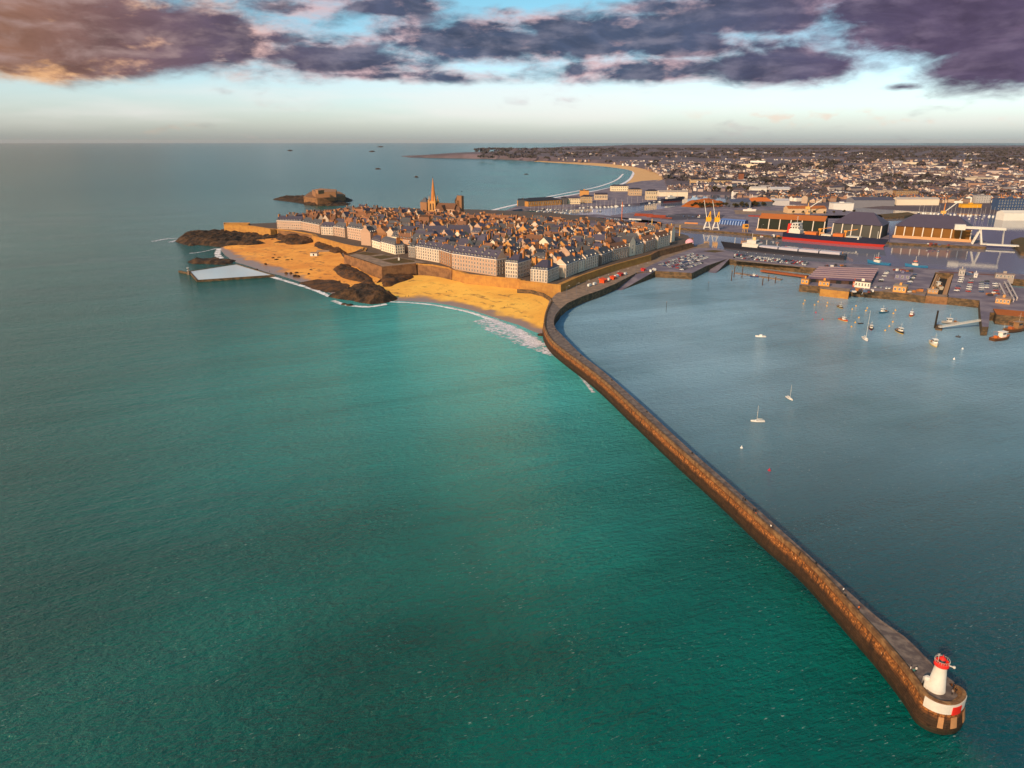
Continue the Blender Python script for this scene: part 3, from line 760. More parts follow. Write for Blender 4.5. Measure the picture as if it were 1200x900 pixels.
# tidal pool
pool = thing('tidal_pool', 'rectangular sea pool with low dark walls holding mirror-smooth water beside the orange beach', 'pool')
pc = pxy([(231.5, 328.5), (320.5, 322.5), (277, 309.5), (222, 318)], 2.0)
mb = MB(); 
for a, b_ in ((0, 1), (3, 0), (2, 3), (1, 2)):
    p, q = pc[a], pc[b_]; d = (q - p).normalized(); p = p - d * .9; q = q + d * .9
    mb.bar((p.x, p.y, .4), (q.x, q.y, .4), 1.8, 4.0)
mb.build('wall', M_QUAY, pool)
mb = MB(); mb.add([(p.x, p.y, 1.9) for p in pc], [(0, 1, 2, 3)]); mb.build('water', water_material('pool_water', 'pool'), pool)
p0_, p1_ = at(210, 318, 1), at(221, 320.5, 1)
mb = MB(); mb.bar((p0_.x, p0_.y, .6), (p1_.x, p1_.y, .6), 2.2, 3); mb.build('jetty_arm', M_QUAY, pool)
dt = thing('diving_tower', 'small concrete diving tower on the seaward corner of the tidal pool', 'diving tower', at(221, 320, 2))
mb = MB(); mb.box(-1.2, 1.2, -1.2, 1.2, -3, 2.4, taper=.8); mb.box(-.4, .4, .2, .9, 2.4, 6); mb.build('pillar', M_QUAYTOP, dt)
mb = MB(); mb.box(-.9, .9, -2.6, 1.0, 6, 6.3); mb.build('platform', M_WHITE, dt)
mb = MB(); mb.box(-.7, .7, -2.6, .5, 3.2, 3.45); mb.build('platform', M_WHITE, dt)
mb = MB()
for s in (-.8, .8): mb.bar((s, -2.5, 7.2), (s, .9, 7.2), .08); mb.bar((s, .9, 6.2), (s, .9, 7.2), .08); mb.bar((s, -1, 6.2), (s, -1, 7.2), .08)
mb.build('railing', M_WHITE, dt)

# ------------------------------------------------------------------ quays and town plateau
def quay(name, pts, z1, mside, mtop, z0=-3.0, zt=None):
    P = pxy(pts, z1); b = MB(); b.prism([(p.x, p.y) for p in P], z0, z1 if zt is None else zt, 0, 1)
    return setting(b.build(name, [mside, mtop]))
ZQ = 7.4
# esplanade between the rampart and the harbour
quay('esplanade', [(644, 352), (640.5, 362), (650, 371), (656, 362.5), (665, 355), (684, 346.5), (702, 340.5), (722, 332), (746, 319.5), (766, 318), (800, 297), (832, 290), (830, 284), (780, 296), (720, 314), (680, 330), (662, 338), (652, 344)], ZQ, M_QUAY, M_QUAYTOP)
quay('car_park', [(747, 319), (766, 317.5), (790, 318.5), (811, 320), (828, 311.5), (853, 303), (862, 296), (836, 290), (812, 291), (790, 299), (764, 310)], ZQ + .1, M_QUAY, M_TAR)
# two slipways: sloping wedges
def slip(name, low, high, z1=ZQ + .1, m=M_TAR):
    A, B = pxy(low, -.4), pxy(high, z1)
    b = MB(); b.prism([(A[0].x, A[0].y), (A[1].x, A[1].y), (B[1].x, B[1].y), (B[0].x, B[0].y)], -3, [-.4, -.4, z1, z1], 0, 1)
    return setting(b.build(name, [M_QUAY, m]))
slip('slipway_road', [(708, 341), (726, 341.5)], [(750, 317), (768, 317.5)])
slip('slipway_road', [(829, 320), (838, 321)], [(843, 302.5), (855, 303)])
quay('quay', [(853, 303.2), (880, 306), (930, 311.5), (958, 314.5), (937, 333.5), (961, 335.5), (995, 338.5), (1061, 344), (1085, 346.8), (1096, 319), (1118, 320.5), (1110, 348), (1148, 352), (1149, 367), (1151, 383), (1158.5, 383), (1160, 366), (1176, 366.5), (1210, 370), (1300, 378), (1300, 338), (1200, 338), (1184, 336), (1180, 326), (1300, 336), (1300, 325), (1200, 321.5), (1120, 316.5), (1080, 314), (990, 308.5), (930, 305), (856, 296)], ZQ, M_QUAY, M_TAR)
quay('peninsula', [(716, 252.5), (750, 247.5), (769, 245.5), (800, 240.5), (817, 238.5), (850, 237), (900, 240), (985, 246), (1032, 252), (1042, 262), (1042, 283), (925, 277.5), (805, 267.5), (755, 262), (737, 257)], 6.5, M_QUAY, M_TAR)
quay('shed_quay', [(1050, 262), (1120, 262), (1157, 284), (1156, 289), (1042, 284)], 6.5, M_QUAY, M_TAR)
quay('bridge_quay', [(1185, 281.5), (1196, 278), (1300, 284), (1300, 300), (1196, 296)], 6.5, M_QUAY, M_GRASS)
quay('jetty_spit', [(912, 250.5), (960, 252.5), (1020, 252), (1064, 248.5), (1072, 250.5), (1060, 253.5), (1010, 256), (950, 256), (915, 254)], 6.5, M_QUAY, M_GRASS)
# plateau of the walled town and its gently raised middle
RAMP_LINE = [(262, 261.5), (292, 264), (316, 268), (365, 275), (368, 277.5), (392, 283), (425, 290), (403, 299.5)]
TOWN_EDGE = [(268, 263), (292, 264.5), (316, 268.5), (364, 275.5), (395, 284), (425, 290.5), (405, 300), (447, 313.5), (488, 309.5), (526, 316), (545, 321.5), (608, 328), (612, 329.5), (656, 334.5), (680, 324), (720, 311), (762, 300), (770, 295), (813, 284.5)]
TB = [(806, 276), (780, 269), (752, 263), (700, 255), (650, 249.5), (600, 247), (560, 245.5), (500, 244.5), (440, 243), (382, 245), (345, 253), (322, 261)]
TP = pxy(TOWN_EDGE, 13.0) + pxy(TB, 13.0)
b = MB(); b.prism([(p.x, p.y) for p in TP], -2, 13.0, 0, 1)
setting(b.build('town_ground', [M_RAMP2, mat('street_paving', '#57483f', .9, .25, .2)]))
b = MB(); b.prism([(p.x, p.y) for p in pxy([(575, 246.5), (620, 249.5), (660, 252), (700, 253), (760, 258), (800, 266), (780, 262), (716, 253), (700, 251), (668, 252), (640, 255), (600, 254), (575, 250)], 6.5)], -2, 6.5, 0, 1)
setting(b.build('north_quay', [M_QUAY, M_TAR]))

# ------------------------------------------------------------------ ramparts
def rampart(label, top, zt, m, depth=7.0, z0=-1.0, closed_back=None, cop=M_RAMP):
    """granite town wall: top outer edge given as pixels at height zt"""
    P = pxy(top, zt); t = thing('rampart_wall', label, 'town wall', (0, 0, 0), group='granite ramparts around the old town')
    L = [Vector((p.x, p.y, 0)) for p in P]; I = offset_line(L, depth); O = offset_line(L, -1.2)
    b = MB(); n = len(L); vs = []
    for i in range(n):
        vs += [Vector((O[i].x, O[i].y, z0)), Vector((L[i].x, L[i].y, zt - .1)), Vector((I[i].x, I[i].y, zt - .1)), Vector((I[i].x, I[i].y, z0))]
    fs = []
    for i in range(n - 1):
        for k in range(4): fs.append((i * 4 + k, i * 4 + (k + 1) % 4, (i + 1) * 4 + (k + 1) % 4, (i + 1) * 4 + k)[::-1])
    fs += [(0, 1, 2, 3)[::-1], tuple((n - 1) * 4 + k for k in range(4))]
    b.add(vs, fs); b.build('wall', m, t)
    b = MB(); J = offset_line(L, .8); K_ = offset_line(L, -.25); vs = []
    for i in range(n): vs += [Vector((K_[i].x, K_[i].y, zt - .6)), Vector((K_[i].x, K_[i].y, zt + 1.0)), Vector((J[i].x, J[i].y, zt + 1.0)), Vector((J[i].x, J[i].y, zt - .6))]
    b.add(vs, fs); b.build('parapet', cop, t)
    return t
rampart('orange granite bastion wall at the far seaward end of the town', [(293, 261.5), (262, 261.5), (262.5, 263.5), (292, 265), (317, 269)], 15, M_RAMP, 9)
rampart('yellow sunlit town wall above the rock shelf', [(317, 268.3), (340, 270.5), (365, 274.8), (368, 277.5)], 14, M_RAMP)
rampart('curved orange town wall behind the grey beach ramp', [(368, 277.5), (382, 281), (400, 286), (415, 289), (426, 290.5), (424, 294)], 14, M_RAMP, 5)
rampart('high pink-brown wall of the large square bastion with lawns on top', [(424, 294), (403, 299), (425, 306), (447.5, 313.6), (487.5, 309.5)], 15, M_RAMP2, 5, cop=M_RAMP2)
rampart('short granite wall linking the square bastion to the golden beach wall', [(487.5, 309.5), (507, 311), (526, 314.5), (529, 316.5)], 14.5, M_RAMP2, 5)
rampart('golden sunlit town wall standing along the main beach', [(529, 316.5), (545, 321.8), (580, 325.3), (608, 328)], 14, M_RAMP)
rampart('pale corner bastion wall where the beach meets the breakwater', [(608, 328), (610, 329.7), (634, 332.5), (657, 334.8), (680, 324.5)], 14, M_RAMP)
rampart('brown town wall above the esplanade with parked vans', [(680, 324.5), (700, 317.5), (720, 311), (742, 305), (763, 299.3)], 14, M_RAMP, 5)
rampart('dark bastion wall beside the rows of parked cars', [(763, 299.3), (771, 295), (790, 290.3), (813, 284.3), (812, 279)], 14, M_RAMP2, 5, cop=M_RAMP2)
# dark curved ramp wall between beach and esplanade
t = rampart('dark curved foot wall between the golden beach and the esplanade', [(606, 340), (622, 341), (636, 344.5), (645, 350), (648, 357)], 6.6, M_QUAY, 2.5, cop=M_QUAY)
# lawns and paths on the square bastion
def flat(name, pts, z, m, kind='structure'):
    o = sheet(name, pts, z, m); o['kind'] = kind; return o
flat('bastion_terrace', [(406, 299.8), (428, 294.5), (500, 307.5), (487, 308.8), (448, 312.6)], 14.9, M_QUAYTOP)
for q in ([(417, 297.2), (428, 295), (446, 297.5), (434, 299.6)], [(434, 300.8), (450, 299), (464, 301), (446, 303.8)], [(447, 305.3), (468, 302.2), (486, 305.5), (486, 307), (462, 309)]):
    flat('lawn', q, 14.92, M_GRASS)
p = at(467.5, 305, 14.9); s_ = thing('statue', 'small pale statue on a plinth on the lawn of the square bastion', 'statue', p)
b = MB(); b.box(-1, 1, -1, 1, 0, 3.2, taper=.85); b.build('plinth', M_WHITE, s_)
b = MB(); b.lathe([(.55, 3.2), (.5, 4.2), (.62, 5.0), (.6, 5.3), (.2, 5.5), (.27, 5.8), (.2, 6.1), (.05, 6.2)], 10); b.build('figure', M_QUAYTOP, s_)
# beach ramp and small white shelter
slip('beach_ramp', [(366, 300), (404, 304)], [(372, 293), (402, 293.5)], 6, M_QUAYTOP)
sh_ = thing('beach_shelter', 'small white-walled beach hut at the foot of the grey ramp', 'hut', at(368.5, 299, 4.5), R(-12))
b = MB(); b.box(-5, 5, -2.5, 2.5, -2, 3); b.build('wall', M_WHITE, sh_)
b = MB(); b.prism([(-5.6, -3), (5.6, -3), (5.6, 3), (-5.6, 3)], 3.05, [3.1, 3.1, 3.7, 3.7]); b.build('roof', M_QUAYTOP, sh_)
b = MB(); b.box(-1, 1, -2.62, -2.4, -.3, 2.2); b.build('door', M_DARK, sh_)

# ------------------------------------------------------------------ houses of the walled town
WALLS = {'pink granite': mat('wall_pink', '#b8957e', .9, .12, .3, per_object=.12), 'pale': mat('wall_pale', '#cbb29c', .9, .1, .3, per_object=.12), 'grey granite': mat('wall_grey', '#83746c', .9, .14, .3, per_object=.15),
         'ochre': mat('wall_ochre', '#bd8850', .9, .14, .3, per_object=.12), 'cream': mat('wall_cream', '#ddc9b0', .9, .08, .3, per_object=.08), 'brown granite': mat('wall_brown', '#94694a', .9, .14, .3, per_object=.15)}
M_SLATE = mat('slate', '#443e4c', .55, .22, .35, per_object=.3, spec=.4)
M_SLATE2 = mat('slate_grey', '#4a484c', .6, .22, .35, per_object=.3)
M_TILE = mat('roof_brown', '#74503c', .85, .25, .35, per_object=.25)
ROOFS = {'blue slate': M_SLATE, 'grey slate': M_SLATE2, 'brown': M_TILE}
M_CHIM = mat('chimney_granite', '#ba7640', .9, .2, .4, per_object=.3)
M_CHIMB = mat('chimney_brown', '#6f4a34', .9, .2, .4, per_object=.3)
M_CHIMP = mat('chimney_pale', '#b99a80', .9, .2, .4, per_object=.2)
M_WIN = mat('window_frame', '#eee6dc', .7, .05)

def window_mesh(name, w, h, proud=.14):
    b = MB(); b.box(-w / 2, w / 2, -proud, .05, 0, h, 0)
    for s in (-1, 1):
        for k in range(2):
            x0 = min(s * .06, s * (w / 2 - .14)); x1 = max(s * .06, s * (w / 2 - .14)); z0 = .14 + k * (h - .14) / 2; z1 = z0 + (h - .14) / 2 - .12
            b.box(x0, x1, -proud - .02, -proud + .02, z0, z1, 1)
    return b.mesh(name, [M_WIN, M_GLASS])
WIN = window_mesh('window', 1.9, 2.7); WIN_S = window_mesh('window', 1.1, 1.5)
def dormer_mesh():
    b = MB(); b.box(-.75, .75, -.05, 2.6, 0, 1.9, 0)
    b.add([(-.95, -.2, 1.9), (.95, -.2, 1.9), (0, -.2, 2.7), (-.95, 2.8, 1.9), (.95, 2.8, 1.9), (0, 2.8, 2.7)], [(0, 1, 2), (1, 4, 5, 2), (4, 3, 5), (3, 0, 2, 5), (0, 3, 4, 1)], 1)
    b.box(-.5, .5, -.1, 0, .3, 1.7, 2)
    return b.mesh('dormer', [M_WIN, M_SLATE2, M_GLASS])
DORM = dormer_mesh()
def chimney_mesh(w, d, h, m):
    b = MB(); b.box(-w / 2, w / 2, -d / 2, d / 2, 0, h); b.box(-w / 2 - .15, w / 2 + .15, -d / 2 - .15, d / 2 + .15, h, h + .3)
    k = max(2, int(d / .8))
    for i in range(k):
        y = -d / 2 + d * (i + .5) / k; b.box(-.16, .16, y - .16, y + .16, h + .3, h + 1.0, 1, taper=.8)
    return b.mesh('chimney', [m, M_TILE])
CH_CACHE = {}
def chimney(w, d, h, m):
    k = (round(w, 1), round(d), round(h), m.name)
    if k not in CH_CACHE: CH_CACHE[k] = chimney_mesh(k[0], k[1], k[2], m)
    return CH_CACHE[k]

def roof_mesh(style, w, d, h, rh, m, wall, ov=.35):
    b = MB(); x0, x1, y0, y1 = -w / 2 - ov, w / 2 + ov, -ov, d + ov; zb = h - .05
    if style == 'gable':
        x0, x1 = -w / 2 - .12, w / 2 + .12
        b.add([(x0, y0, zb), (x1, y0, zb), (x1, y1, zb), (x0, y1, zb), (x0, d / 2, h + rh), (x1, d / 2, h + rh)], [(0, 1, 5, 4), (2, 3, 4, 5), (0, 3, 2, 1)])
        b.add([(x0, y0 + .02, zb), (x0, y1 - .02, zb), (x0, d / 2, h + rh - .02), (x1, y0 + .02, zb), (x1, y1 - .02, zb), (x1, d / 2, h + rh - .02)], [(0, 2, 1), (3, 4, 5)], 1)
    elif style == 'hip':
        r = min(d / 2, w / 2 - .6) * .75
        b.add([(x0, y0, zb), (x1, y0, zb), (x1, y1, zb), (x0, y1, zb), (x0 + r, d / 2, h + rh), (x1 - r, d / 2, h + rh)], [(0, 1, 5, 4), (2, 3, 4, 5), (0, 3, 2, 1), (3, 0, 4), (1, 2, 5)])
    else:   # mansard
        k = 2.0; zm = h + rh * .62
        b.add([(x0, y0, zb), (x1, y0, zb), (x1, y1, zb), (x0, y1, zb), (x0 + k, y0 + k, zm), (x1 - k, y0 + k, zm), (x1 - k, y1 - k, zm), (x0 + k, y1 - k, zm), (x0 + k + 1.5, d / 2, h + rh), (x1 - k - 1.5, d / 2, h + rh)],
              [(0, 1, 5, 4), (1, 2, 6, 5), (2, 3, 7, 6), (3, 0, 4, 7), (4, 5, 9, 8), (6, 7, 8, 9), (5, 6, 9), (7, 4, 8), (0, 3, 2, 1)])
    return b.mesh('roof', [m, wall])

def house(name, label, cat, group, p, rz, w, d, h, rh, style, wall, roof, chims=(), dormers=0, rows=0, cols=0, side=0, storey=3.5, z_win=1.2, deep=5, cm=None, drows=1, win=None):
    """front along local x facing -y; chims: list of (x, y, w, d, extra height)"""
    t = thing(name, label, cat, p, rz, group)
    b = MB(); b.box(-w / 2, w / 2, 0, d, -deep, h)
    wl = b.build('wall', wall, t)
    if rows:   # string course and cornice
        b = MB(); b.box(-w / 2 - .2, w / 2 + .2, -.25, d + .2, h - .55, h - .06); b.build('cornice', M_WIN, wl)
    rf = link('roof', roof_mesh(style, w, d, h, rh, roof, wall), t)
    for (cx, cy, cw, cd, ex) in chims:
        k = abs(cy - d / 2) / (d / 2); base = h + rh * (1 - k) * .5 - 1
        hh = h + rh + ex - base
        link('chimney', chimney(cw, cd, hh, cm or M_CHIM), rf, (cx, cy, base))
    for i in range(dormers):
        x = -w / 2 + w * (i + .5) / dormers
        if style == 'mansard':
            link('dormer', DORM, rf, (x, .25, h + .25))
            if drows > 1: link('dormer', DORM, rf, (x, .25 + 1.5, h + rh * .5))
        else:
            sl_ = rh / (d / 2 + .35); link('dormer', DORM, rf, (x, .5, h + .5 * sl_ - .2))
            if drows > 1 and i % 2 == 0 and i < dormers - 1: link('dormer', DORM, rf, (x + w / dormers / 2, d * .24, h + d * .24 * sl_ - .1))
    st = (h - z_win) / max(rows, 1)
    for r in range(rows):
        for c in range(cols):
            link('window', win or WIN, wl, (-w / 2 + w * (c + .5) / cols, 0, z_win + r * st + .1))
        for c in range(side):
            link('window', win or WIN, wl, (w / 2, d * (c + .5) / side, z_win + r * st + .1), R(90))
    return t

GRP_F = 'tall houses standing in the front row behind the ramparts'
FOOT = []       # taken ground, as polygons
def front(p1, p2, ytop, d, style, wall, roof, label, cols, rows=4, dormers=0, side=0, rh=7, chn=3, cm=None, drows=1, name='waterfront_building', z0=13.0):
    a, c = at(p1[0], p1[1], z0), at(p2[0], p2[1], z0)
    w = (c - a).length; rz = math.atan2(c.y - a.y, c.x - a.x); mid = (a + c) / 2
    h = height_to(mid, ytop)
    ch = []
    for i in range(chn):
        x = -w / 2 + .7 + (w - 1.4) * i / max(1, chn - 1); ch.append((x, d * random.choice((.4, .5, .6)), 1.0, random.choice((3, 4, 5)), random.uniform(.8, 2.0)))
    u = Vector((math.cos(rz), math.sin(rz), 0)); v = Vector((-u.y, u.x, 0))
    FOOT.append([(q.x, q.y) for q in (a - u * 1.5 - v * 4, c + u * 1.5 - v * 4, c + u * 1.5 + v * (d + 1.5), a - u * 1.5 + v * (d + 1.5))])
    return house(name, label, 'building', GRP_F, mid, rz, w - .4, d, h, rh, style, WALLS[wall], ROOFS[roof], ch, dormers, rows, cols, side, cm=cm, drows=drows)
front((325, 268.3), (354, 269.5), 258.6, 16, 'gable', 'pink granite', 'blue slate', 'pinkish building at the seaward end of the front row, next to the long low wall', 12, 3, 9, chn=4)
front((354, 269.5), (375, 273.8), 261.5, 15, 'gable', 'pink granite', 'grey slate', 'pink granite building second from the seaward end of the front row', 8, 3, 6)
front((376.5, 275), (391, 276), 266, 14, 'gable', 'pale', 'blue slate', 'small pale house between the pink front buildings above the round orange wall', 5, 3, 4, chn=2)
front((391.3, 276), (404.5, 278.5), 266.3, 14, 'hip', 'pink granite', 'grey slate', 'narrow pink house beside the dark gap of an alley above the orange wall', 5, 3, 4, chn=2)
front((407.5, 279.5), (440.5, 285.5), 268.5, 15, 'gable', 'pink granite', 'grey slate', 'long pink block with rows of white windows over the head of the beach ramp', 14, 4, 10, chn=5)
front((436, 289.5), (446, 292.5), 282.5, 12, 'mansard', 'cream', 'blue slate', 'low cream house with dark dormers beside the lawn bastion', 4, 2, 4, chn=2)
front((446.5, 293.5), (463.5, 298.3), 285.2, 13, 'mansard', 'cream', 'grey slate', 'bright white house with a dark mansard roof behind the lawn bastion', 8, 3, 6, side=4, chn=2)
front((478.5, 301.5), (487, 302.5), 289, 13, 'hip', 'grey granite', 'grey slate', 'narrow dark grey house behind the lawn bastion', 3, 3, 2, chn=2)
front((487.3, 302.8), (515, 308), 290.5, 15, 'gable', 'pale', 'blue slate', 'pale house with two rows of white dormers behind the linking wall', 10, 4, 9, chn=4, drows=2)
front((515.3, 308.3), (528.5, 313), 294.5, 15, 'gable', 'brown granite', 'blue slate', 'brown house joined to the pale house with two rows of dormers', 5, 4, 4, chn=2)
front((529.5, 315.5), (582, 323.8), 300.5, 17, 'gable', 'pink granite', 'blue slate', 'widest building above the golden beach, with white windows and steep purple slate', 16, 4, 14, side=4, rh=8.5, chn=4, cm=M_CHIMP, drows=2)
front((592, 325.4), (606.5, 326.9), 307.5, 30, 'hip', 'pale', 'blue slate', 'pale grey building with a hipped slate roof, second from the corner bastion', 5, 4, 5, side=9, rh=8, chn=3)
front((621.5, 330.2), (641.5, 332), 316, 32, 'hip', 'pale', 'blue slate', 'pale grey corner building with a hipped slate roof at the corner bastion', 6, 4, 6, side=9, rh=8, chn=3)
HB = [((663, 325.5), (677.5, 319.5), 307.5, 'pale', 'grey slate', 'first house past the corner building on the harbour side', 5), ((678, 319.3), (685.5, 316.8), 305, 'cream', 'grey slate', 'narrow cream house, second past the corner building on the harbour side', 3),
      ((686, 316.6), (701, 312), 300, 'pale', 'grey slate', 'wide pale house, third past the corner building on the harbour side', 6), ((705, 310.6), (717, 306.2), 296, 'grey granite', 'grey slate', 'grey house past the dark alley on the harbour side', 5),
      ((717.3, 306), (736, 301.6), 290.5, 'pink granite', 'brown', 'wide pink house with a brown roof next to the tall white gable', 8), ((744.5, 299), (754, 296.5), 286, 'pale', 'grey slate', 'pale house just beyond the tall white gable', 4),
      ((756, 296), (768, 292.2), 281.5, 'pink granite', 'brown', 'pink house second from the harbour end of the front row', 5), ((770.5, 291.5), (785, 287.5), 277, 'pale', 'brown', 'pale house at the harbour end of the front row above the dark bastion', 6)]
for (p1, p2, yt, wl, rf, lab, nc) in HB:
    front(p1, p2, yt, 14, 'gable', wl, rf, lab, nc, 4, max(2, nc // 2), rh=6, chn=2)
# tall white gable end
a, c = at(737.2, 300.6, 13), at(744, 299.2, 13); w_ = (c - a).length; mid = (a + c) / 2; rz_ = math.atan2(c.y - a.y, c.x - a.x)
hgt = height_to(mid, 284)
gt = thing('waterfront_building', 'tall narrow white house with a pointed gable on the harbour side of the front row', 'building', mid, rz_, GRP_F)
b = MB(); b.box(-w_ / 2, w_ / 2, 0, 16, -5, hgt); b.add([(-w_ / 2, 0, hgt), (w_ / 2, 0, hgt), (0, 0, hgt + 7), (-w_ / 2, 16, hgt), (w_ / 2, 16, hgt), (0, 16, hgt + 7)], [(0, 1, 2), (3, 5, 4)]); wl = b.build('wall', WALLS['cream'], gt)
b = MB(); b.add([(-w_ / 2 - .3, .1, hgt - .3), (0, .1, hgt + 7.2), (w_ / 2 + .3, .1, hgt - .3), (-w_ / 2 - .3, 16.2, hgt - .3), (0, 16.2, hgt + 7.2), (w_ / 2 + .3, 16.2, hgt - .3)], [(0, 1, 4, 3), (1, 2, 5, 4)]); b.build('roof', M_SLATE2, gt)
for k in range(3): link('window', WIN, wl, (0, 0, 3 + k * 4))
FOOT.append([(mid.x + dx_, mid.y + dy_) for dx_, dy_ in ((-9, -9), (9, -9), (9, 9), (-9, 9))])

# church with its spire
CB = at(508.5, 250.5, 24); CB.z = 14
ch = thing('church', 'large granite church whose tall pointed spire rises over the town', 'church', CB, R(-22))
hz = height_to(CB, 235.5)
b = MB(); b.box(-6.5, 6.5, -6.5, 6.5, -2, hz)
for sx in (-1, 1):
    for sy in (-1, 1): b.box(sx * 6.5 - 1.1, sx * 6.5 + 1.1, sy * 6.5 - 1.1, sy * 6.5 + 1.1, -2, hz + 2)
tw = b.build('tower', WALLS['ochre'], ch)
for ang in (0, 90, 180, 270):
    for s in (-2.6, 2.6):
        b = MB(); b.box(s - 1.1, s + 1.1, -6.62, -6.4, hz * .52, hz - 5); b.prism([(s - 1.1, -6.62), (s + 1.1, -6.62), (s + 1.1, -6.4), (s - 1.1, -6.4)], hz - 5, hz - 4); b.build('belfry_opening', M_GLASS, tw, rz=R(ang))
ht = height_to(CB, 206)
b = MB(); b.lathe([(5.6, hz - .2), (4.4, hz + 6), (.35, ht - 4), (.3, ht - 4)], 8, a0=R(22.5), sm=False); sp = b.build('spire', M_CHIM, ch)
for sx in (-1, 1):
    for sy in (-1, 1):
        b = MB(); b.lathe([(1.3, 0), (1.3, 3.5), (.1, 10)], 6, sm=False); b.build('pinnacle', WALLS['ochre'], sp, (sx * 5.6, sy * 5.6, hz))
b = MB(); b.tube((0, 0, ht - 4.5), (0, 0, ht), .16, n=5); b.bar((-.9, 0, ht - 1.6), (.9, 0, ht - 1.6), .25); b.build('cross', M_DARK, sp)
b = MB(); b.box(6.5, 46, -8, 8, -2, 20); b.box(20, 30, -17, 17, -2, 18); b.box(46, 56, -5.5, 5.5, -2, 17); b.box(6.5, 45, -13, -8, -2, 10); nv = b.build('nave', WALLS['pink granite'], ch)
b = MB()
b.add([(6.5, -8.5, 19.9), (46, -8.5, 19.9), (46, 8.5, 19.9), (6.5, 8.5, 19.9), (6.5, 0, 30), (46, 0, 30)], [(0, 1, 5, 4), (2, 3, 4, 5), (1, 2, 5), (3, 0, 4)])
b.add([(19.5, -17.5, 17.9), (30.5, -17.5, 17.9), (30.5, 17.5, 17.9), (19.5, 17.5, 17.9), (25, -17.5, 27), (25, 17.5, 27)], [(0, 4, 5, 3), (1, 2, 5, 4), (0, 1, 4), (2, 3, 5)])
b.add([(46, -6, 16.9), (57, -6, 16.9), (57, 6, 16.9), (46, 6, 16.9), (46, 0, 25), (52, 0, 25)], [(0, 1, 5, 4), (2, 3, 4, 5), (1, 2, 5)])
b.add([(6.5, -13.5, 9.8), (45, -13.5, 9.8), (45, -8, 14), (6.5, -8, 14)], [(0, 1, 2, 3)])
b.build('roof', M_TILE, ch)
for k in range(5):
    b = MB(); b.box(-1, 1, -.1, .1, 0, 6); b.build('window', M_GLASS, nv, (10 + k * 7, -8.05, 12.5))
# long slate roof in front of the church, in three lengths with the tops of its chimneys
u0, u1 = at(470, 286, 13), at(552, 284, 13)
lr = thing('long_building', 'very long building with an unbroken purple slate roof across the middle of the old town', 'building', (u0 + u1) / 2, math.atan2(u1.y - u0.y, u1.x - u0.x))
Ll = (u1 - u0).length; hL = height_to((u0 + u1) / 2, 276)
b = MB(); b.box(-Ll / 2, Ll / 2, 0, 16, -3, hL); wl = b.build('wall', WALLS['pink granite'], lr)
for k in range(26): link('window', WIN_S, wl, (-Ll / 2 + Ll * (k + .5) / 26, 0, hL - 3))
link('roof', roof_mesh('gable', Ll, 16, hL, 13, M_SLATE, WALLS['pale']), lr)
for x in (-Ll / 2 + .6, -Ll * .17, Ll * .17, Ll / 2 - .6): b = MB(); b.box(-.5, .5, 0, 16.4, -.2, 1); b.box(-.6, .6, 6, 10, 0, 16); b.build('party_wall', M_CHIMP, lr, (x, -.2, hL - .6))
def taken(o_, w, d, ex=2):
    rz = o_.rotation_euler.z; u = Vector((math.cos(rz), math.sin(rz), 0)); v = Vector((-u.y, u.x, 0)); c = o_.location
    FOOT.append([(q.x, q.y) for q in (c - u * (w / 2 + ex) - v * ex, c + u * (w / 2 + ex) - v * ex, c + u * (w / 2 + ex) + v * (d + ex), c - u * (w / 2 + ex) + v * (d + ex))])
taken(lr, Ll, 17, 3)
u0, u1 = at(533, 290.5, 13), at(556, 289.5, 13)
gb = thing('market_hall', 'low hall with a dull green roof just below the long purple slate roof', 'building', (u0 + u1) / 2, math.atan2(u1.y - u0.y, u1.x - u0.x))
w_ = (u1 - u0).length; hL = height_to((u0 + u1) / 2, 280.5)
b = MB(); b.box(-w_ / 2, w_ / 2, 0, 24, -3, hL); wl = b.build('wall', WALLS['brown granite'], gb)
link('roof', roof_mesh('hip', w_, 24, hL, 9, mat('green_roof', '#3c4038', .8, .2, .4), M_TILE), gb)
b = MB(); b.box(-2, 2, -.15, .1, 0, 4); b.build('door', M_DARK, gb)
taken(gb, w_, 24, 2)
FOOT.append([(CB.x + x, CB.y + y) for x, y in ((-12, -16), (70, -45), (80, 0), (0, 22))])
# castle keep and a domed pavilion on the skyline behind the church
kp = at(538, 250, 20); kp.z = 13; hk = height_to(kp, 229.5)
t = thing('castle_keep', 'squat brown castle keep with a flag on the skyline right of the spire', 'castle', kp, R(-20)); t.scale = (.66, .66, 1)
b = MB(); b.box(-9, 5, -8, 8, -2, hk - 8); b.box(-2, 12, -8, 8, -2, hk)
for k in range(5): b.box(-2 + k * 3, -.6 + k * 3, -8, -7, hk, hk + 1.4)
b.build('wall', WALLS['brown granite'], t)
b = MB(); b.add([(-9.5, -8.5, hk - 8), (-2, -8.5, hk - 8), (-2, 8.5, hk - 8), (-9.5, 8.5, hk - 8), (-2, 0, hk + 1), (-6, 0, hk - 1)], [(0, 1, 4, 5), (2, 3, 5, 4), (3, 0, 5)]); b.build('roof', M_TILE, t)
b = MB(); b.tube((9, 0, hk), (9, 0, hk + 9), .15, n=5); b.box(9, 11.6, -.06, .06, hk + 7, hk + 8.8); b.build('flagpole', M_DARK, t)
kp = at(499, 251, 20); kp.z = 13; hk = height_to(kp, 236.5)
t = thing('pavilion', 'square pavilion with a pointed slate roof just left of the spire', 'building', kp, R(-25))
b = MB(); b.box(-7, 7, -7, 7, -2, hk); b.build('wall', WALLS['brown granite'], t)
b = MB(); b.lathe([(10.6, hk - .1), (6, hk + 4), (1.5, hk + 8), (1.2, hk + 8)], 4, a0=R(45), sm=False); b.build('roof', M_SLATE2, t)

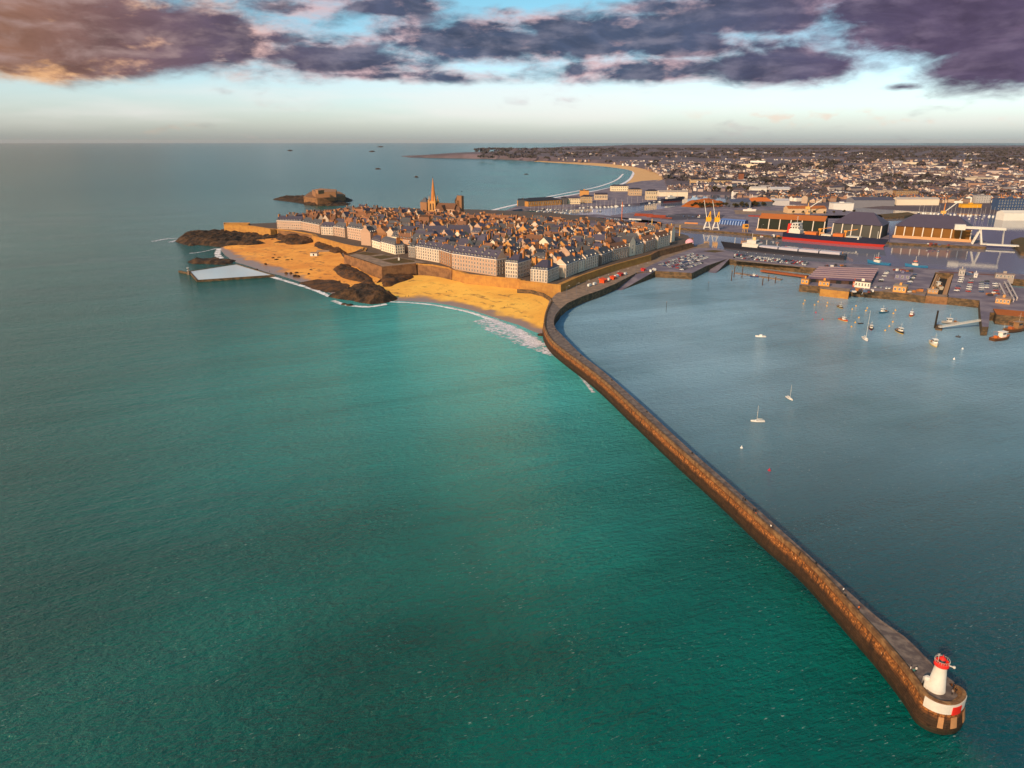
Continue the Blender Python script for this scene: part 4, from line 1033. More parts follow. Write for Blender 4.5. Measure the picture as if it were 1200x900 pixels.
# the rest of the town: terraces on a grid, the nearest 300 as things of their own
TOWN_A = R(-32); ua = Vector((math.cos(TOWN_A), math.sin(TOWN_A))); ub = Vector((-ua.y, ua.x))
INNER = [(p.x, p.y) for p in pxy([(330, 266), (364, 271), (405, 281), (440, 289), (470, 300), (500, 305), (528, 313), (582, 323), (640, 331), (662, 323), (700, 311), (736, 300), (782, 286), (790, 281), (785, 272), (752, 263.5), (700, 255.5), (650, 250), (600, 247.5), (560, 246), (500, 245), (440, 243.5), (385, 245.5), (347, 253.5)], 13)]
rnd = random.Random(5)
cands = []
org = at(540, 322, 13); org = Vector((org.x, org.y))
for row in range(-3, 24):
    bq = row // 2 * 32.0 + (row % 2) * 14.5 + 20
    s = -520.0; idx = 0
    while s < 520:
        w = rnd.choice((10, 11, 13, 15, 18, 22)); 
        if idx and idx % 6 == 5: s += 6
        idx += 1
        cpt = org + ua * (s + w / 2) + ub * (bq + 6.5)
        s += w
        d = rnd.uniform(10.5, 14)
        if not inside(cpt.x, cpt.y, INNER): continue
        fp = org + ua * (s - w / 2) + ub * bq
        pts = [fp + ua * dx_ * w * .5 + ub * dy_ * d for dx_ in (-1, 0, 1) for dy_ in (0, .5, 1)]
        if any(inside(q.x, q.y, f) for q in pts for f in FOOT): continue
        cands.append((row, s - w / 2, fp, w, d))
byrow = {}
cands.sort(key=lambda c: c[2].y * .92 - c[2].x * .05)
keep = cands[:300]; rest = cands[300:]
for c in keep: byrow.setdefault(c[0], []).append(c)
rows_ = sorted(byrow)
GT = 'old town houses packed in terraces inside the ramparts'
for ri, rw in enumerate(rows_):
    L = sorted(byrow[rw], key=lambda c: c[1])
    for k, (row, s, fp, w, d) in enumerate(L):
        wall = rnd.choice(['pink granite', 'pale', 'pale', 'ochre', 'ochre', 'brown granite', 'pink granite', 'cream'])
        rf = rnd.choice(['blue slate', 'blue slate', 'grey slate', 'grey slate', 'brown'])
        h = rnd.uniform(11, 18.5); rh = rnd.uniform(5, 8); style = rnd.choice(['gable', 'gable', 'gable', 'hip', 'mansard'])
        flip = row % 2 == 0
        rz = TOWN_A + rnd.choice((0, 0, 0, .06, -.08))
        q = Vector((fp.x, fp.y, 13))
        chs = []
        for x in ((-1, 1) if rnd.random() < .5 else (rnd.choice((-1, 1)),)):
            chs.append((x * (w / 2 - .55), d * rnd.uniform(.4, .6), 1.0, rnd.choice((2, 3, 4, 5)), rnd.uniform(.3, 1.6)))
        lab = '%s %s-roofed house, %s from the seaward end of the %s terrace behind the front' % (wall.replace(' granite', ''), rf.replace(' slate', ''), nth(k + 1), nth(ri + 1))
        if rnd.random() < .45:      # gable to the street
            q2 = fp + ub * d / 2 + ua * w / 2; q = Vector((q2.x, q2.y, 13)); rz = rz + math.pi / 2
            w, d = d, w; rh = min(rh, 3 + d * .3); chs = [(c_[0] / abs(c_[0]) * (w / 2 - .55), d * .5, *c_[2:]) for c_ in chs]; style = 'gable'; flip = True
            rh = max(rh, d * .42)
        t = house('town_house', lab, 'house', GT, q, rz, w, d, h, rh, style, WALLS[wall], ROOFS[rf], chs, dormers=rnd.choice((0, 2, 3, 3)), rows=0, cm=rnd.choice((M_CHIM, M_CHIM, M_CHIMB, M_CHIMP)))
        wl = t.children[0]
        if not flip and k % 2 == 0:
            for c in range(3): link('window', WIN_S, wl, (-w / 2 + w * (c + .5) / 3, 0, h - 2.6))

def mass_of_houses(name, items, cols_w, cols_r, group=None, chim=True):
    """the remaining small houses as one mesh: (x, y, z, rz, w, d, h, rh)"""
    b = MB(); cw = []
    rr = random.Random(77)
    for (x, y, z, rz, w, d, h, rh) in items:
        c, s = math.cos(rz), math.sin(rz)
        T = lambda px_, py_, pz_: (x + px_ * c - py_ * s, y + px_ * s + py_ * c, z + pz_)
        W_ = rr.choice(cols_w); R_ = rr.choice(cols_r); k = rr.uniform(.75, 1.15)
        W_ = tuple(v * k for v in W_[:3]) + (1,); R_ = tuple(v * k for v in R_[:3]) + (1,)
        vs = [T(-w / 2, -d / 2, -4), T(w / 2, -d / 2, -4), T(w / 2, d / 2, -4), T(-w / 2, d / 2, -4), T(-w / 2, -d / 2, h), T(w / 2, -d / 2, h), T(w / 2, d / 2, h), T(-w / 2, d / 2, h), T(-w / 2, 0, h + rh), T(w / 2, 0, h + rh)]
        fs = [(0, 1, 5, 4), (2, 3, 7, 6), (1, 2, 6, 9, 5), (3, 0, 4, 8, 7), (4, 5, 9, 8), (6, 7, 8, 9)]
        b.add(vs, fs); cw += [W_, W_, W_, W_, R_, R_]
        if chim:
            for sx in (-1, 1):
                a0 = sx * (w / 2 - .6); y0 = rr.uniform(-2, 2); hh = h + rh + rr.uniform(.3, 1.6)
                vs = [T(a0 + i * .5, y0 + j * 2, h) for i, j in ((-1, -1), (1, -1), (1, 1), (-1, 1))] + [T(a0 + i * .5, y0 + j * 2, hh) for i, j in ((-1, -1), (1, -1), (1, 1), (-1, 1))]
                b.add(vs, [(4, 5, 6, 7), (0, 1, 5, 4), (1, 2, 6, 5), (2, 3, 7, 6), (3, 0, 4, 7)])
                cc = hexc(rr.choice(['#a86a38', '#9c6a48', '#b08058', '#80503a'])); cw += [cc] * 5
    me = b.mesh(name, VCOL)
    a = me.attributes.new('tint', 'FLOAT_COLOR', 'FACE'); a.data.foreach_set('color', [v for c in cw for v in c])
    o = link(name, me); o['kind'] = 'stuff'
    return o
VCOL = bpy.data.materials.new('house_colours'); VCOL.use_nodes = True
_g = G(VCOL.node_tree); _a = _g.new('ShaderNodeAttribute'); _a.attribute_name = 'tint'
_g.l.new(_a.outputs['Color'], _g.n['Principled BSDF'].inputs['Base Color']); _g.n['Principled BSDF'].inputs['Roughness'].default_value = .85
mass_of_houses('distant_town_roofs', [(fp.x + ub.x * d / 2, fp.y + ub.y * d / 2, 13, TOWN_A + rnd.choice((0, math.pi / 2)), w, d, rnd.uniform(11, 18), rnd.uniform(5.5, 8)) for (_r, _s, fp, w, d) in rest],
               [hexc(c) for c in ('#b08a74', '#cbb29c', '#8e7d72', '#b07a44', '#7d5c45', '#ddc9b0')], [hexc(c) for c in ('#443e4c', '#4a484c', '#855638', '#744c34')])
print('TOWN', len(cands), len(rows_))

# island fort
fb = thing('island_fort', 'low brown granite fort on its own rocky islet behind the town', 'fort')
b = MB(); P = pxy([(356, 233.5), (364, 227.5), (385, 226.5), (398, 227.5), (405, 231.5), (392, 235), (372, 236)], 10); b.prism([(p.x, p.y) for p in P], 2, 17); b.build('wall', M_RAMP2, fb)
b = MB(); P = pxy([(366, 228.5), (376, 226.5), (395, 228), (394, 231), (370, 231.5)], 17); b.prism([(p.x, p.y) for p in P], 16, 30); kp_ = b.build('inner_building', WALLS['brown granite'], fb)
b = MB(); P = pxy([(370, 226), (377, 225.5), (380, 226.5), (373, 227.2)], 30); b.prism([(p.x, p.y) for p in P], 29, 38); b.build('turret', WALLS['brown granite'], fb)

# ------------------------------------------------------------------ mainland
M_LAND = mat('far_land', '#54484e', .95, .3, .004, 0, c2='#62545c')
COAST = [(470, 182.6), (482, 183.6), (510, 184.4), (540, 184.8), (580, 185.6), (620, 187.6), (650, 189.2), (690, 190.8), (715, 192.4), (735, 194.6), (750, 197.2), (762, 200), (772, 204), (779, 209), (782, 214), (785, 229.5), (800, 229.5), (820, 227.5), (856, 227.5), (864, 234), (900, 237), (960, 241), (1010, 243), (1080, 247), (1200, 252), (1320, 256), (1700, 268)]
def coast_y(px):
    for a, b in zip(COAST, COAST[1:]):
        if a[0] <= px <= b[0]: return a[1] + (b[1] - a[1]) * (px - a[0]) / (b[0] - a[0])
    return COAST[-1][1]
def land_z(x, y):
    r = math.hypot(x, y)
    h = 6.5 + 30 * max(0, min(1, (r - 2600) / 3500)) ** 1.1 + 24 * max(0, min(1, (r - 5500) / 7000))
    k = max(0, min(1, (r - 2400) / 2500))
    h += k * (13 * noise.noise(Vector((x * .00075, y * .00075, 3))) + 6 * noise.noise(Vector((x * .0022, y * .0022, 8))))
    return max(5.5, h)
cols_ = [470 + i * 9 for i in range(137)]; rows__ = 70
vs = []
def far_limit(px):
    t = max(0, min(1, (px - 470) / 190)); return 6900 + 2400 * t ** .7 + 11000 * max(0, min(1, (px - 600) / 160))
for px in cols_:
    near = at(px, coast_y(px), 6.0); d0 = math.hypot(near.x, near.y); d1 = max(d0 + 400, far_limit(px)); ux, uy = near.x / d0, near.y / d0
    for r in range(rows__ + 1):
        d = d0 * (d1 / d0) ** (r / rows__); x, y = ux * d, uy * d
        e = min(1, (d - d0) / 60, (d1 - d) / 200)
        zz = -1 + (land_z(x, y) + 1) * max(0, e) ** .5 * min(1, max(0, (px - 470) / 70)) ** .6
        vs.append((x, y, zz))
k = rows__ + 1
mb = MB(); mb.add(vs, [(i * k + r, (i + 1) * k + r, (i + 1) * k + r + 1, i * k + r + 1) for i in range(len(cols_) - 1) for r in range(rows__)], 0, True)
setting(mb.build('mainland_terrain', M_LAND))
# headland hill at the end of the bay
def hill(px, py, w, h, seed):
    c = at(px, py, 2); rr = w * c.y / F / 2; b = MB(); vs = []; N = 14
    for j in range(N + 1):
        for i in range(N + 1):
            x = (i / N * 2 - 1); y = (j / N * 2 - 1); d = math.hypot(x, y)
            z = -6 + (h + 6) * max(0, 1 - d ** 2.2) * (1 + .35 * noise.noise(Vector((x * 2, y * 2, seed))))
            vs.append((c.x + x * rr, c.y + y * rr * 1.2, z))
    b.add(vs, [(j * (N + 1) + i, j * (N + 1) + i + 1, (j + 1) * (N + 1) + i + 1, (j + 1) * (N + 1) + i) for j in range(N) for i in range(N)], 0, True)
    setting(b.build('hill', M_LAND))
hill(606, 182, 26, 70, 2); hill(590, 184, 40, 34, 4); hill(560, 184, 40, 22, 5); hill(640, 183, 60, 45, 6); hill(500, 184, 50, 14, 9)
# isthmus with the sea front, beach beyond
def flatland(name, pts, z, m, zb=-2):
    P = pxy(pts, z); b = MB(); b.prism([(p.x, p.y) for p in P], zb, z); return setting(b.build(name, m))
flatland('isthmus', [(588, 248.5), (604, 242), (612, 239.5), (655, 231.5), (700, 223.5), (735, 215), (752, 212), (784, 210), (802, 230.5), (769, 235), (750, 238), (716, 240), (700, 240.8), (668, 242.3), (640, 243.3), (612, 244.3), (596, 247)], 6.2, M_TAR)
A3 = smooth_line(pxy([(726, 219.5), (733, 214), (737, 209), (741, 204), (738, 200), (726, 197.5), (700, 194.5), (660, 191.5), (625, 189.3)], 0), 50)
B3 = smooth_line(pxy([(734, 216.5), (752, 214), (772, 212), (781, 207), (776, 203), (760, 198.5), (735, 194.3), (690, 190.6), (630, 187.8)], 6), 50)
mb = MB(); loft(mb, [Vector((p.x, p.y, -.4)) for p in A3], [Vector((p.x, p.y, 6.6)) for p in B3], 6)
setting(mb.build('beach', mat('far_sand', '#c79a68', .95, .12, .02)))
M_FOAM3 = foam_material('far_surf', .50, .78, .03, '#e2d8dc')
foam(pxy([(575, 246.5), (600, 240.5), (640, 233), (680, 226.5), (716, 219.5), (733, 213), (740, 206), (740, 200), (722, 196.5)], 0), 12, 5, .12, M_FOAM3)
foam(pxy([(620, 235), (660, 227), (700, 219), (722, 211), (730, 204)], 0), 7, 6, .14, M_FOAM3)

LANDS = lambda px, py: at(px, py, 6.2)
# ---- suburb: nearest 300 houses as things, the rest as one mass
SW = [hexc(c) for c in ('#b8a89e', '#c9bab0', '#a5928a', '#b89480', '#8d7a74', '#d6ccc4', '#987460', '#7a6866')]
SR = [hexc(c) for c in ('#3f3946', '#4b4352', '#3c3842', '#5a4848', '#443f4c', '#644c44')]
rs = random.Random(21)
def land_at(px, py):
    p = at(px, py, 8)
    for _ in range(4): z = land_z(p.x, p.y); p = at(px, py, z)
    return p
CLEAR = [(778, 207, 14), ]
sub = []
for _ in range(9000):
    px = rs.uniform(640, 1290); t = rs.random(); py = 178.5 + (238 - 178.5) * t ** 1.15
    if py > coast_y(px) - 3 if px > 785 else py > coast_y(px) - .6: continue
    if py < 186 and rs.random() < .80: continue
    p = land_at(px, py)
    dn = noise.noise(Vector((p.x * .0028, p.y * .0028, 11))) 
    if py < 200 and dn < -.05: continue
    if py >= 200 and dn < -.32: continue
    big = rs.random() < .06
    w = rs.uniform(9, 16) * (1 + (r_ := math.hypot(p.x, p.y)) / 9000); d = rs.uniform(8, 11); h = rs.uniform(4.5, 9); rh = rs.uniform(3, 5)
    if big: w *= 2.4; h *= 1.6; d *= 1.3
    sub.append((p.x, p.y, p.z, R(rs.choice((-35, -35, -25, 20, 55, 55, 70))) + rs.uniform(-.1, .1), w, d, h, rh, px, py))
sub.sort(key=lambda s: s[1])
near_, far_ = sub[:300], sub[300:]
mass_of_houses('distant_suburb_houses', [s[:8] for s in far_], SW, SR, chim=False)
M_SUBW = {'white': mat('render_white', '#d9cec2', .9, .1, .2, per_object=.1), 'beige': mat('render_beige', '#b79c86', .9, .1, .2, per_object=.15), 'brown': mat('render_brown', '#8a6f60', .9, .1, .2, per_object=.15)}
AREA = lambda px, py: ('behind the far beach' if px < 830 else 'inland of the yellow cranes' if px < 900 else 'beyond the orange-roofed shed' if px < 985 else 'beyond the red ship' if px < 1050 else 'beyond the white drawbridge' if px < 1150 else 'by the eastern docks')
for i, s in enumerate(near_):
    x, y, z, rz, w, d, h, rh, px, py = s
    wl = rs.choice(('white', 'white', 'beige', 'beige', 'brown')); dep = 'near the quays' if py > 231 else 'farther back'
    lab = 'small %s dark-roofed house %s, %s' % (wl, AREA(px, py), dep)
    t = thing('suburban_house', lab, 'house', (x, y, z), rz, '%s suburban houses %s %s' % (wl, AREA(px, py), dep))
    b = MB(); b.box(-w / 2, w / 2, 0, d, -4, h); b.build('wall', M_SUBW[wl], t)
    rf = link('roof', roof_mesh(rs.choice(('gable', 'gable', 'hip')), w, d, h, rh, rs.choice((M_SLATE, M_SLATE2, M_TILE)), M_SUBW[wl]), t)
    link('chimney', chimney(.9, 2, rh + 2, M_CHIM), rf, (w / 2 - .6, d / 2, h))
# woods: dark clumps of leaf-sized faces seen from kilometres away
M_WOODS = mat('woodland', '#403a36', .95, .4, .02, c2='#4c424a')
def clump(b, c, r, h, rr, n=26):
    for _ in range(n):
        th = rr.uniform(0, 6.283); k = rr.random() ** .5; zz = rr.random()
        q = Vector((c[0] + math.cos(th) * r * k * (1 - .4 * zz), c[1] + math.sin(th) * r * k * (1 - .4 * zz), c[2] + h * (.15 + .85 * zz * (1 - .5 * k))))
        s = r * rr.uniform(.22, .42); a = rr.uniform(0, 3.14); t = rr.uniform(-.7, .7)
        u = Vector((math.cos(a), math.sin(a), t * .6)) * s; v = Vector((-math.sin(a) * t, math.cos(a) * t, 1)).normalized() * s * .8
        b.add([q - u - v * .5, q + u - v * .4, q + u * .5 + v, q - u * .6 + v * .8], [(0, 1, 2, 3)])
b = MB(); rw = random.Random(4)
for _ in range(2600):
    px = rw.uniform(560, 1300); py = 174.5 + (236 - 174.5) * rw.random() ** 1.9
    if py > coast_y(px) - (3 if px > 785 else .5): continue
    p = land_at(px, py)
    if noise.noise(Vector((p.x * .0018, p.y * .0018, 31))) < .02 and py > 186: continue
    r = rw.uniform(8, 15) * (1 + math.hypot(p.x, p.y) / 3500)
    clump(b, p, r, r * rw.uniform(.5, .9) if py > 186 else 11, rw, 14)
o = b.build('distant_woodland', M_WOODS); o['kind'] = 'stuff'
# single trees in the docks
M_LEAF = mat('tree_leaves', '#2a2c18', .9, .5, .6, c2='#453719', per_object=.2)
def tree_meshes(seed):
    rr = random.Random(seed); b = MB(); 
    for _ in range(7): clump(b, (rr.uniform(-2.6, 2.6), rr.uniform(-2.6, 2.6), rr.uniform(2.5, 5.5)), rr.uniform(1.8, 2.6), 3.2, rr, 34)
    cr = b.mesh('crown', M_LEAF); b = MB(); b.tube((0, 0, -1), (.2, .1, 4.5), .38, .2, 7)
    for a in range(4): b.tube((.1, .05, 3.2), (math.cos(a * 1.6) * 2.2, math.sin(a * 1.6) * 2.2, 5.6), .16, .06, 5)
    return cr, b.mesh('trunk', M_WOOD)
TREES = [tree_meshes(s) for s in range(4)]
def tree(p, s, label, grp):
    cr, tk = rs.choice(TREES); t = thing('broadleaf_tree', label, 'tree', p, rs.uniform(0, 6), grp); t.scale = (s, s, s * rs.uniform(.85, 1.1))
    link('trunk', tk, t); link('crown', cr, t)
def tree_row(pts, n, s, label, grp, z=6.5):
    for i in range(n):
        f = i / max(1, n - 1) * (len(pts) - 1); j = min(len(pts) - 2, int(f)); f -= j
        px = pts[j][0] + (pts[j + 1][0] - pts[j][0]) * f + rs.uniform(-1, 1); py = pts[j][1] + (pts[j + 1][1] - pts[j][1]) * f + rs.uniform(-.7, .7)
        tree(at(px, py, z), s * rs.uniform(.8, 1.2), label, grp)
tree_row([(812, 243.5), (850, 242.5)], 12, 1.4, 'dark tree in the row beneath the orange mound behind the cranes', 'trees under the orange mound')
tree_row([(858, 243.5), (905, 241)], 16, 1.5, 'dark tree in the belt between the orange roofs and the tarmac', 'trees behind the tarmac quay')
tree_row([(838, 224.5), (888, 225)], 14, 1.8, 'dark tree in front of the long barracks terrace', 'trees in front of the barracks')
tree_row([(930, 251), (1000, 250)], 7, .9, 'tree on the curved grassy spit of the docks', 'trees on the grassy spit')

# ---- larger buildings of the docks and suburb, each a thing
def block(px1, px2, py, ytop, d, label, wall, roof=None, style='flat', cat='building', name='apartment_block', z=6.5, ang=None, rows=0, cols=0, rh=4, win=True, land=False, wm=None, rm=None):
    a = land_at(px1, py) if land else at(px1, py, z); c = land_at(px2, py) if land else at(px2, py, z)
    if ang is not None: c = at(px2, py + ang, z)
    mid = (a + c) / 2; w = (c - a).length; rz = math.atan2(c.y - a.y, c.x - a.x); h = height_to(mid, ytop)
    t = thing(name, label, cat, mid, rz)
    wm = wm or mat('block_' + wall, wall, .85, .1, .1); rm = rm or mat('blockroof_' + (roof or '#55505a'), roof or '#55505a', .8, .15, .1)
    b = MB(); b.box(-w / 2, w / 2, 0, d, -5, h); wl = b.build('wall', wm, t)
    if style == 'flat':
        b = MB(); b.box(-w / 2 - .4, w / 2 + .4, -.4, d + .4, h + .003, h + .9); rr_ = b.build('roof', rm, t)
        b = MB(); b.box(-w * .1, w * .08, d * .3, d * .6, h + .9, h + 3.2); b.build('plant_room', wm, rr_)
    else: link('roof', roof_mesh(style, w, d, h, rh, rm, wm, .6), t)
    if rows:
        W2 = window_mesh('window', min(2.2, w / cols * .55), (h / rows) * .5)
        for r in range(rows):
            for q in range(cols): link('window', W2, wl, (-w / 2 + w * (q + .5) / cols, 0, h * (r + .3) / rows))
    return t
block(607, 619, 241.5, 234.5, 40, 'dark glazed end pavilion of the sea-front palace', '#4a4a4e', '#2b2b33', 'flat')
block(619, 658, 242, 235, 45, 'long golden sea-front palace with a dark roof behind the town', '#b07a3e', '#2b2b33', 'hip', rows=1, cols=14, rh=6, ang=-2.4, name='palace')
block(658.5, 664, 239.5, 232, 30, 'dark narrow block at the end of the golden palace', '#4e4a4c', '#2d2b33')
block(665, 680, 239, 232.5, 20, 'pale cream hotel beside the golden palace', '#d8bf9a', '#4a434e', 'hip', rows=2, cols=7)
block(681, 694, 237.5, 230.5, 20, 'beige hotel with a dark hipped roof, second after the golden palace', '#b3936c', '#353039', 'hip', rows=2, cols=6)
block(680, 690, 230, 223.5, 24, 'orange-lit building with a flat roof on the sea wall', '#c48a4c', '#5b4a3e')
block(697, 712, 234, 228, 20, 'low pale terrace on the sea front left of the great beach', '#c8ab8d', '#3a3440', 'gable', rows=1, cols=8)
block(716, 736, 224, 218, 24, 'wide cream building at the root of the great beach', '#dcc6a4', '#3d3742', 'hip', rows=2, cols=9)
block(737, 752, 229, 222, 22, 'beige sea-front block just inland of the cream building', '#b89878', '#353039', 'hip', rows=2, cols=7)
block(757, 770, 234, 224, 18, 'pale building with a small tower near the end of the marina', '#c9b090', '#353039', 'hip', rows=2, cols=6)
block(772, 806, 230, 225, 26, 'long low cream warehouse by the far basin', '#dcc8b0', '#9b8c84', 'gable')
block(809, 830, 216, 210.5, 14, 'left half of a long beige barracks terrace with many dormers', '#bd9a70', '#2d2b38', 'gable', rows=2, cols=14, z=7)
block(833, 864, 216.5, 211.5, 14, 'right half of a long beige barracks terrace with many dormers', '#bd9a70', '#2d2b38', 'gable', rows=2, cols=18, z=7)
block(830.2, 833, 217, 208.5, 12, 'small central pavilion between the two barracks halves', '#a5855f', '#2d2b38', 'hip', z=7)
block(866, 871, 214.5, 203.5, 14, 'reddish church tower in the suburb above the barracks', '#84503a', '#3a2a28', 'hip', name='church_tower', z=8)
block(880, 898, 228, 220.5, 22, 'white hall right of the barracks trees', '#d9cfc4', '#b9afa8', 'gable')
block(903, 926, 227, 221, 30, 'low white warehouse with a pale curved roof', '#c9c2c0', '#b5b0b4', 'gable')
block(929, 941, 215, 210, 16, 'cream apartment block above the white warehouses', '#d6c4ae', '#56505a', rows=3, cols=6, z=8)
block(958, 968, 216, 209.5, 14, 'beige flats in the middle of the suburb beyond the orange shed', '#bfa48c', '#56505a', rows=3, cols=5, z=8)
block(975, 1000, 231, 226, 26, 'long white warehouse beyond the hip-roofed shed', '#d9cdc1', '#a9a2a4', 'flat')
block(1002, 1020, 220, 214.5, 18, 'cream low flats beyond the red ship', '#dccab6', '#6c5a52', 'gable', rows=2, cols=8, z=8)
block(1027, 1047, 231.5, 223, 16, 'grey-beige apartment slab beyond the drawbridge shed', '#b09684', '#5a525a', rows=4, cols=10)
block(1049, 1075, 233, 223.5, 18, 'brown office block, widest of the blocks behind the docks', '#93714f', '#4d443f', rows=4, cols=12)
block(1000, 1048, 241.5, 234.5, 40, 'wide shed with a bluish-grey pitched roof behind the grassy spit', '#77747c', '#494858', 'gable', rh=6, name='warehouse', cat='warehouse')
block(1050, 1100, 240.5, 233.5, 20, 'long cream warehouse behind the inner basin', '#dcc9b2', '#a79c96', 'gable', name='warehouse', cat='warehouse')
block(1076, 1090, 218, 211.5, 14, 'white flats on the rise beyond the cream warehouse', '#dbd0c4', '#7c757a', rows=3, cols=7, z=8)
block(1120, 1165, 213, 208, 20, 'very long low pale block high in the suburb', '#c5b29c', '#756a6c', z=9)
block(1143, 1160, 238, 229, 16, 'grey apartment tower group left of the blue block', '#a9a2a0', '#5c5860', rows=4, cols=6)
block(1168, 1200, 246.5, 233.5, 22, 'blue apartment block with glowing orange bands near the docks', '#34496b', '#3b4254', rows=4, cols=10)
block(1128, 1150, 243.5, 239.5, 16, 'low bright yellow hall by the inner basin', '#d79a2a', '#b58428', name='warehouse', cat='warehouse')
block(1060, 1068, 239, 236, 14, 'small bright orange-red hut among the dock warehouses', '#d0532a', '#a8442a', 'gable', name='warehouse', cat='warehouse')
block(1176, 1215, 256, 249.5, 24, 'white domed boat hall at the edge of the inner basin', '#d8d0c6', '#cfc6bc', 'gable', rh=4, name='warehouse', cat='warehouse')
block(856, 880, 243, 236.5, 40, 'shed with a blue-grey pitched roof behind the tarmac quay', '#595a68', '#474b60', 'gable', rh=5, name='warehouse', cat='warehouse', z=6.5)
block(878, 905, 242, 236, 30, 'shed with a bright orange roof behind the tarmac quay', '#50535e', '#b5622c', 'hip', rh=8, name='warehouse', cat='warehouse', z=6.5)
block(923, 968, 250, 244.5, 26, 'low warehouse with an orange-brown roof next to the dock crane', '#c8a784', '#a05c2c', 'gable', rh=5, name='warehouse', cat='warehouse')
block(976, 1000, 244.5, 238.5, 22, 'white box warehouse behind the grassy spit', '#d9d0c8', '#b9b2ae', name='warehouse', cat='warehouse')
block(904, 925, 239, 235, 22, 'long pale lean-to warehouse right of the orange roof', '#bdb4b2', '#a9a4a8', 'gable', name='warehouse', cat='warehouse')
# many mid-size blocks scattered in the suburb
rb = random.Random(99); seen_lab = {}
BW = {'white': '#dcd3ca', 'cream': '#d9c4a8', 'grey': '#9d9496', 'beige': '#b99c82', 'pinkish': '#c49e8a'}
for i in range(46):
    px = rb.uniform(800, 1195); py = rb.uniform(190, 226); cn = rb.choice(list(BW)); w = rb.uniform(7, 20); hh = rb.uniform(2.2, 4.2)
    band_ = 'high on the wooded rise' if py < 200 else 'halfway up the suburb' if py < 213 else 'low in the suburb'
    lab = '%s block of flats %s, %s' % (cn, band_, AREA(px, py)); 
    block(px, px + w, py, py - hh, rb.uniform(14, 24), lab, BW[cn], rb.choice(('#5a525a', '#8f8684', '#3d3946')), rb.choice(('flat', 'flat', 'gable')), land=True)['group'] = '%s blocks of flats %s %s' % (cn, band_, AREA(px, py))
# orange mound behind the cranes
o = heightfield('earth_mound', [(798, 242), (806, 237.5), (830, 236), (850, 238), (848, 242), (820, 243.5)], 6.5, 9, mat('orange_earth', '#96501c', .95, .25, .05), step=4, edge=14, seed=41, zbase=6); setting(o)

# ------------------------------------------------------------------ boats and ships
def hull_mesh(L, B, fb, draft, ms, band=.35, transom=.75, sheer=.25):
    """lofted hull along +x (bow at +x), waterline z = 0; materials: hull, boot stripe, deck"""
    b = MB(); N = 12; ring = 7; vs = []
    for i in range(N + 1):
        t = i / N; x = -L / 2 + L * t
        w = B / 2 * (transom + (1 - transom) * min(1, t * 3)) if t < .45 else B / 2 * (1 - ((t - .45) / .55) ** 2.2)
        w = max(w, .04); zs = fb * (1 + sheer * ((t - .3) / .7) ** 2 * (1 if t > .3 else .3) * 1.6)
        rake = L * .05 * max(0, t - .8) / .2
        prof = [(0, -draft), (w * .75, -draft * .7), (w * .92, 0.0), (w * .95, fb * band), (w, zs)]
        pts = [(x + rake * (z + draft) / (zs + draft), y, z) for y, z in prof]
        vs += [(p[0], -p[1], p[2]) for p in reversed(pts)] + pts[1:]
    k = 9
    for i in range(N):
        for j in range(k - 1):
            mi = {0: 0, 7: 0, 1: 1, 6: 1}.get(j, 1)
            b.add([], [], 0)
            b.f.append([i * k + j, (i + 1) * k + j, (i + 1) * k + j + 1, i * k + j + 1]); b.mi.append(mi); b.smooth.append(False)
    b.v = vs + []
    b.f.append(list(range(k))); b.mi.append(0); b.smooth.append(False)
    o = len(b.v)
    # deck a little below the rail
    dv = []
    for i in range(N + 1):
        p, q = vs[i * k], vs[i * k + k - 1]; dv += [(p[0], p[1] * .97, p[2] - fb * .12), (q[0], q[1] * .97, q[2] - fb * .12)]
    b.v += dv
    for i in range(N): b.f.append([o + i * 2, o + i * 2 + 2, o + i * 2 + 3, o + i * 2 + 1][::-1][::-1]); b.mi.append(2); b.smooth.append(False)
    return b.mesh('hull', ms)
def cm(h, rough=.45): return mat('paint_' + h, h, rough, .12, .8)
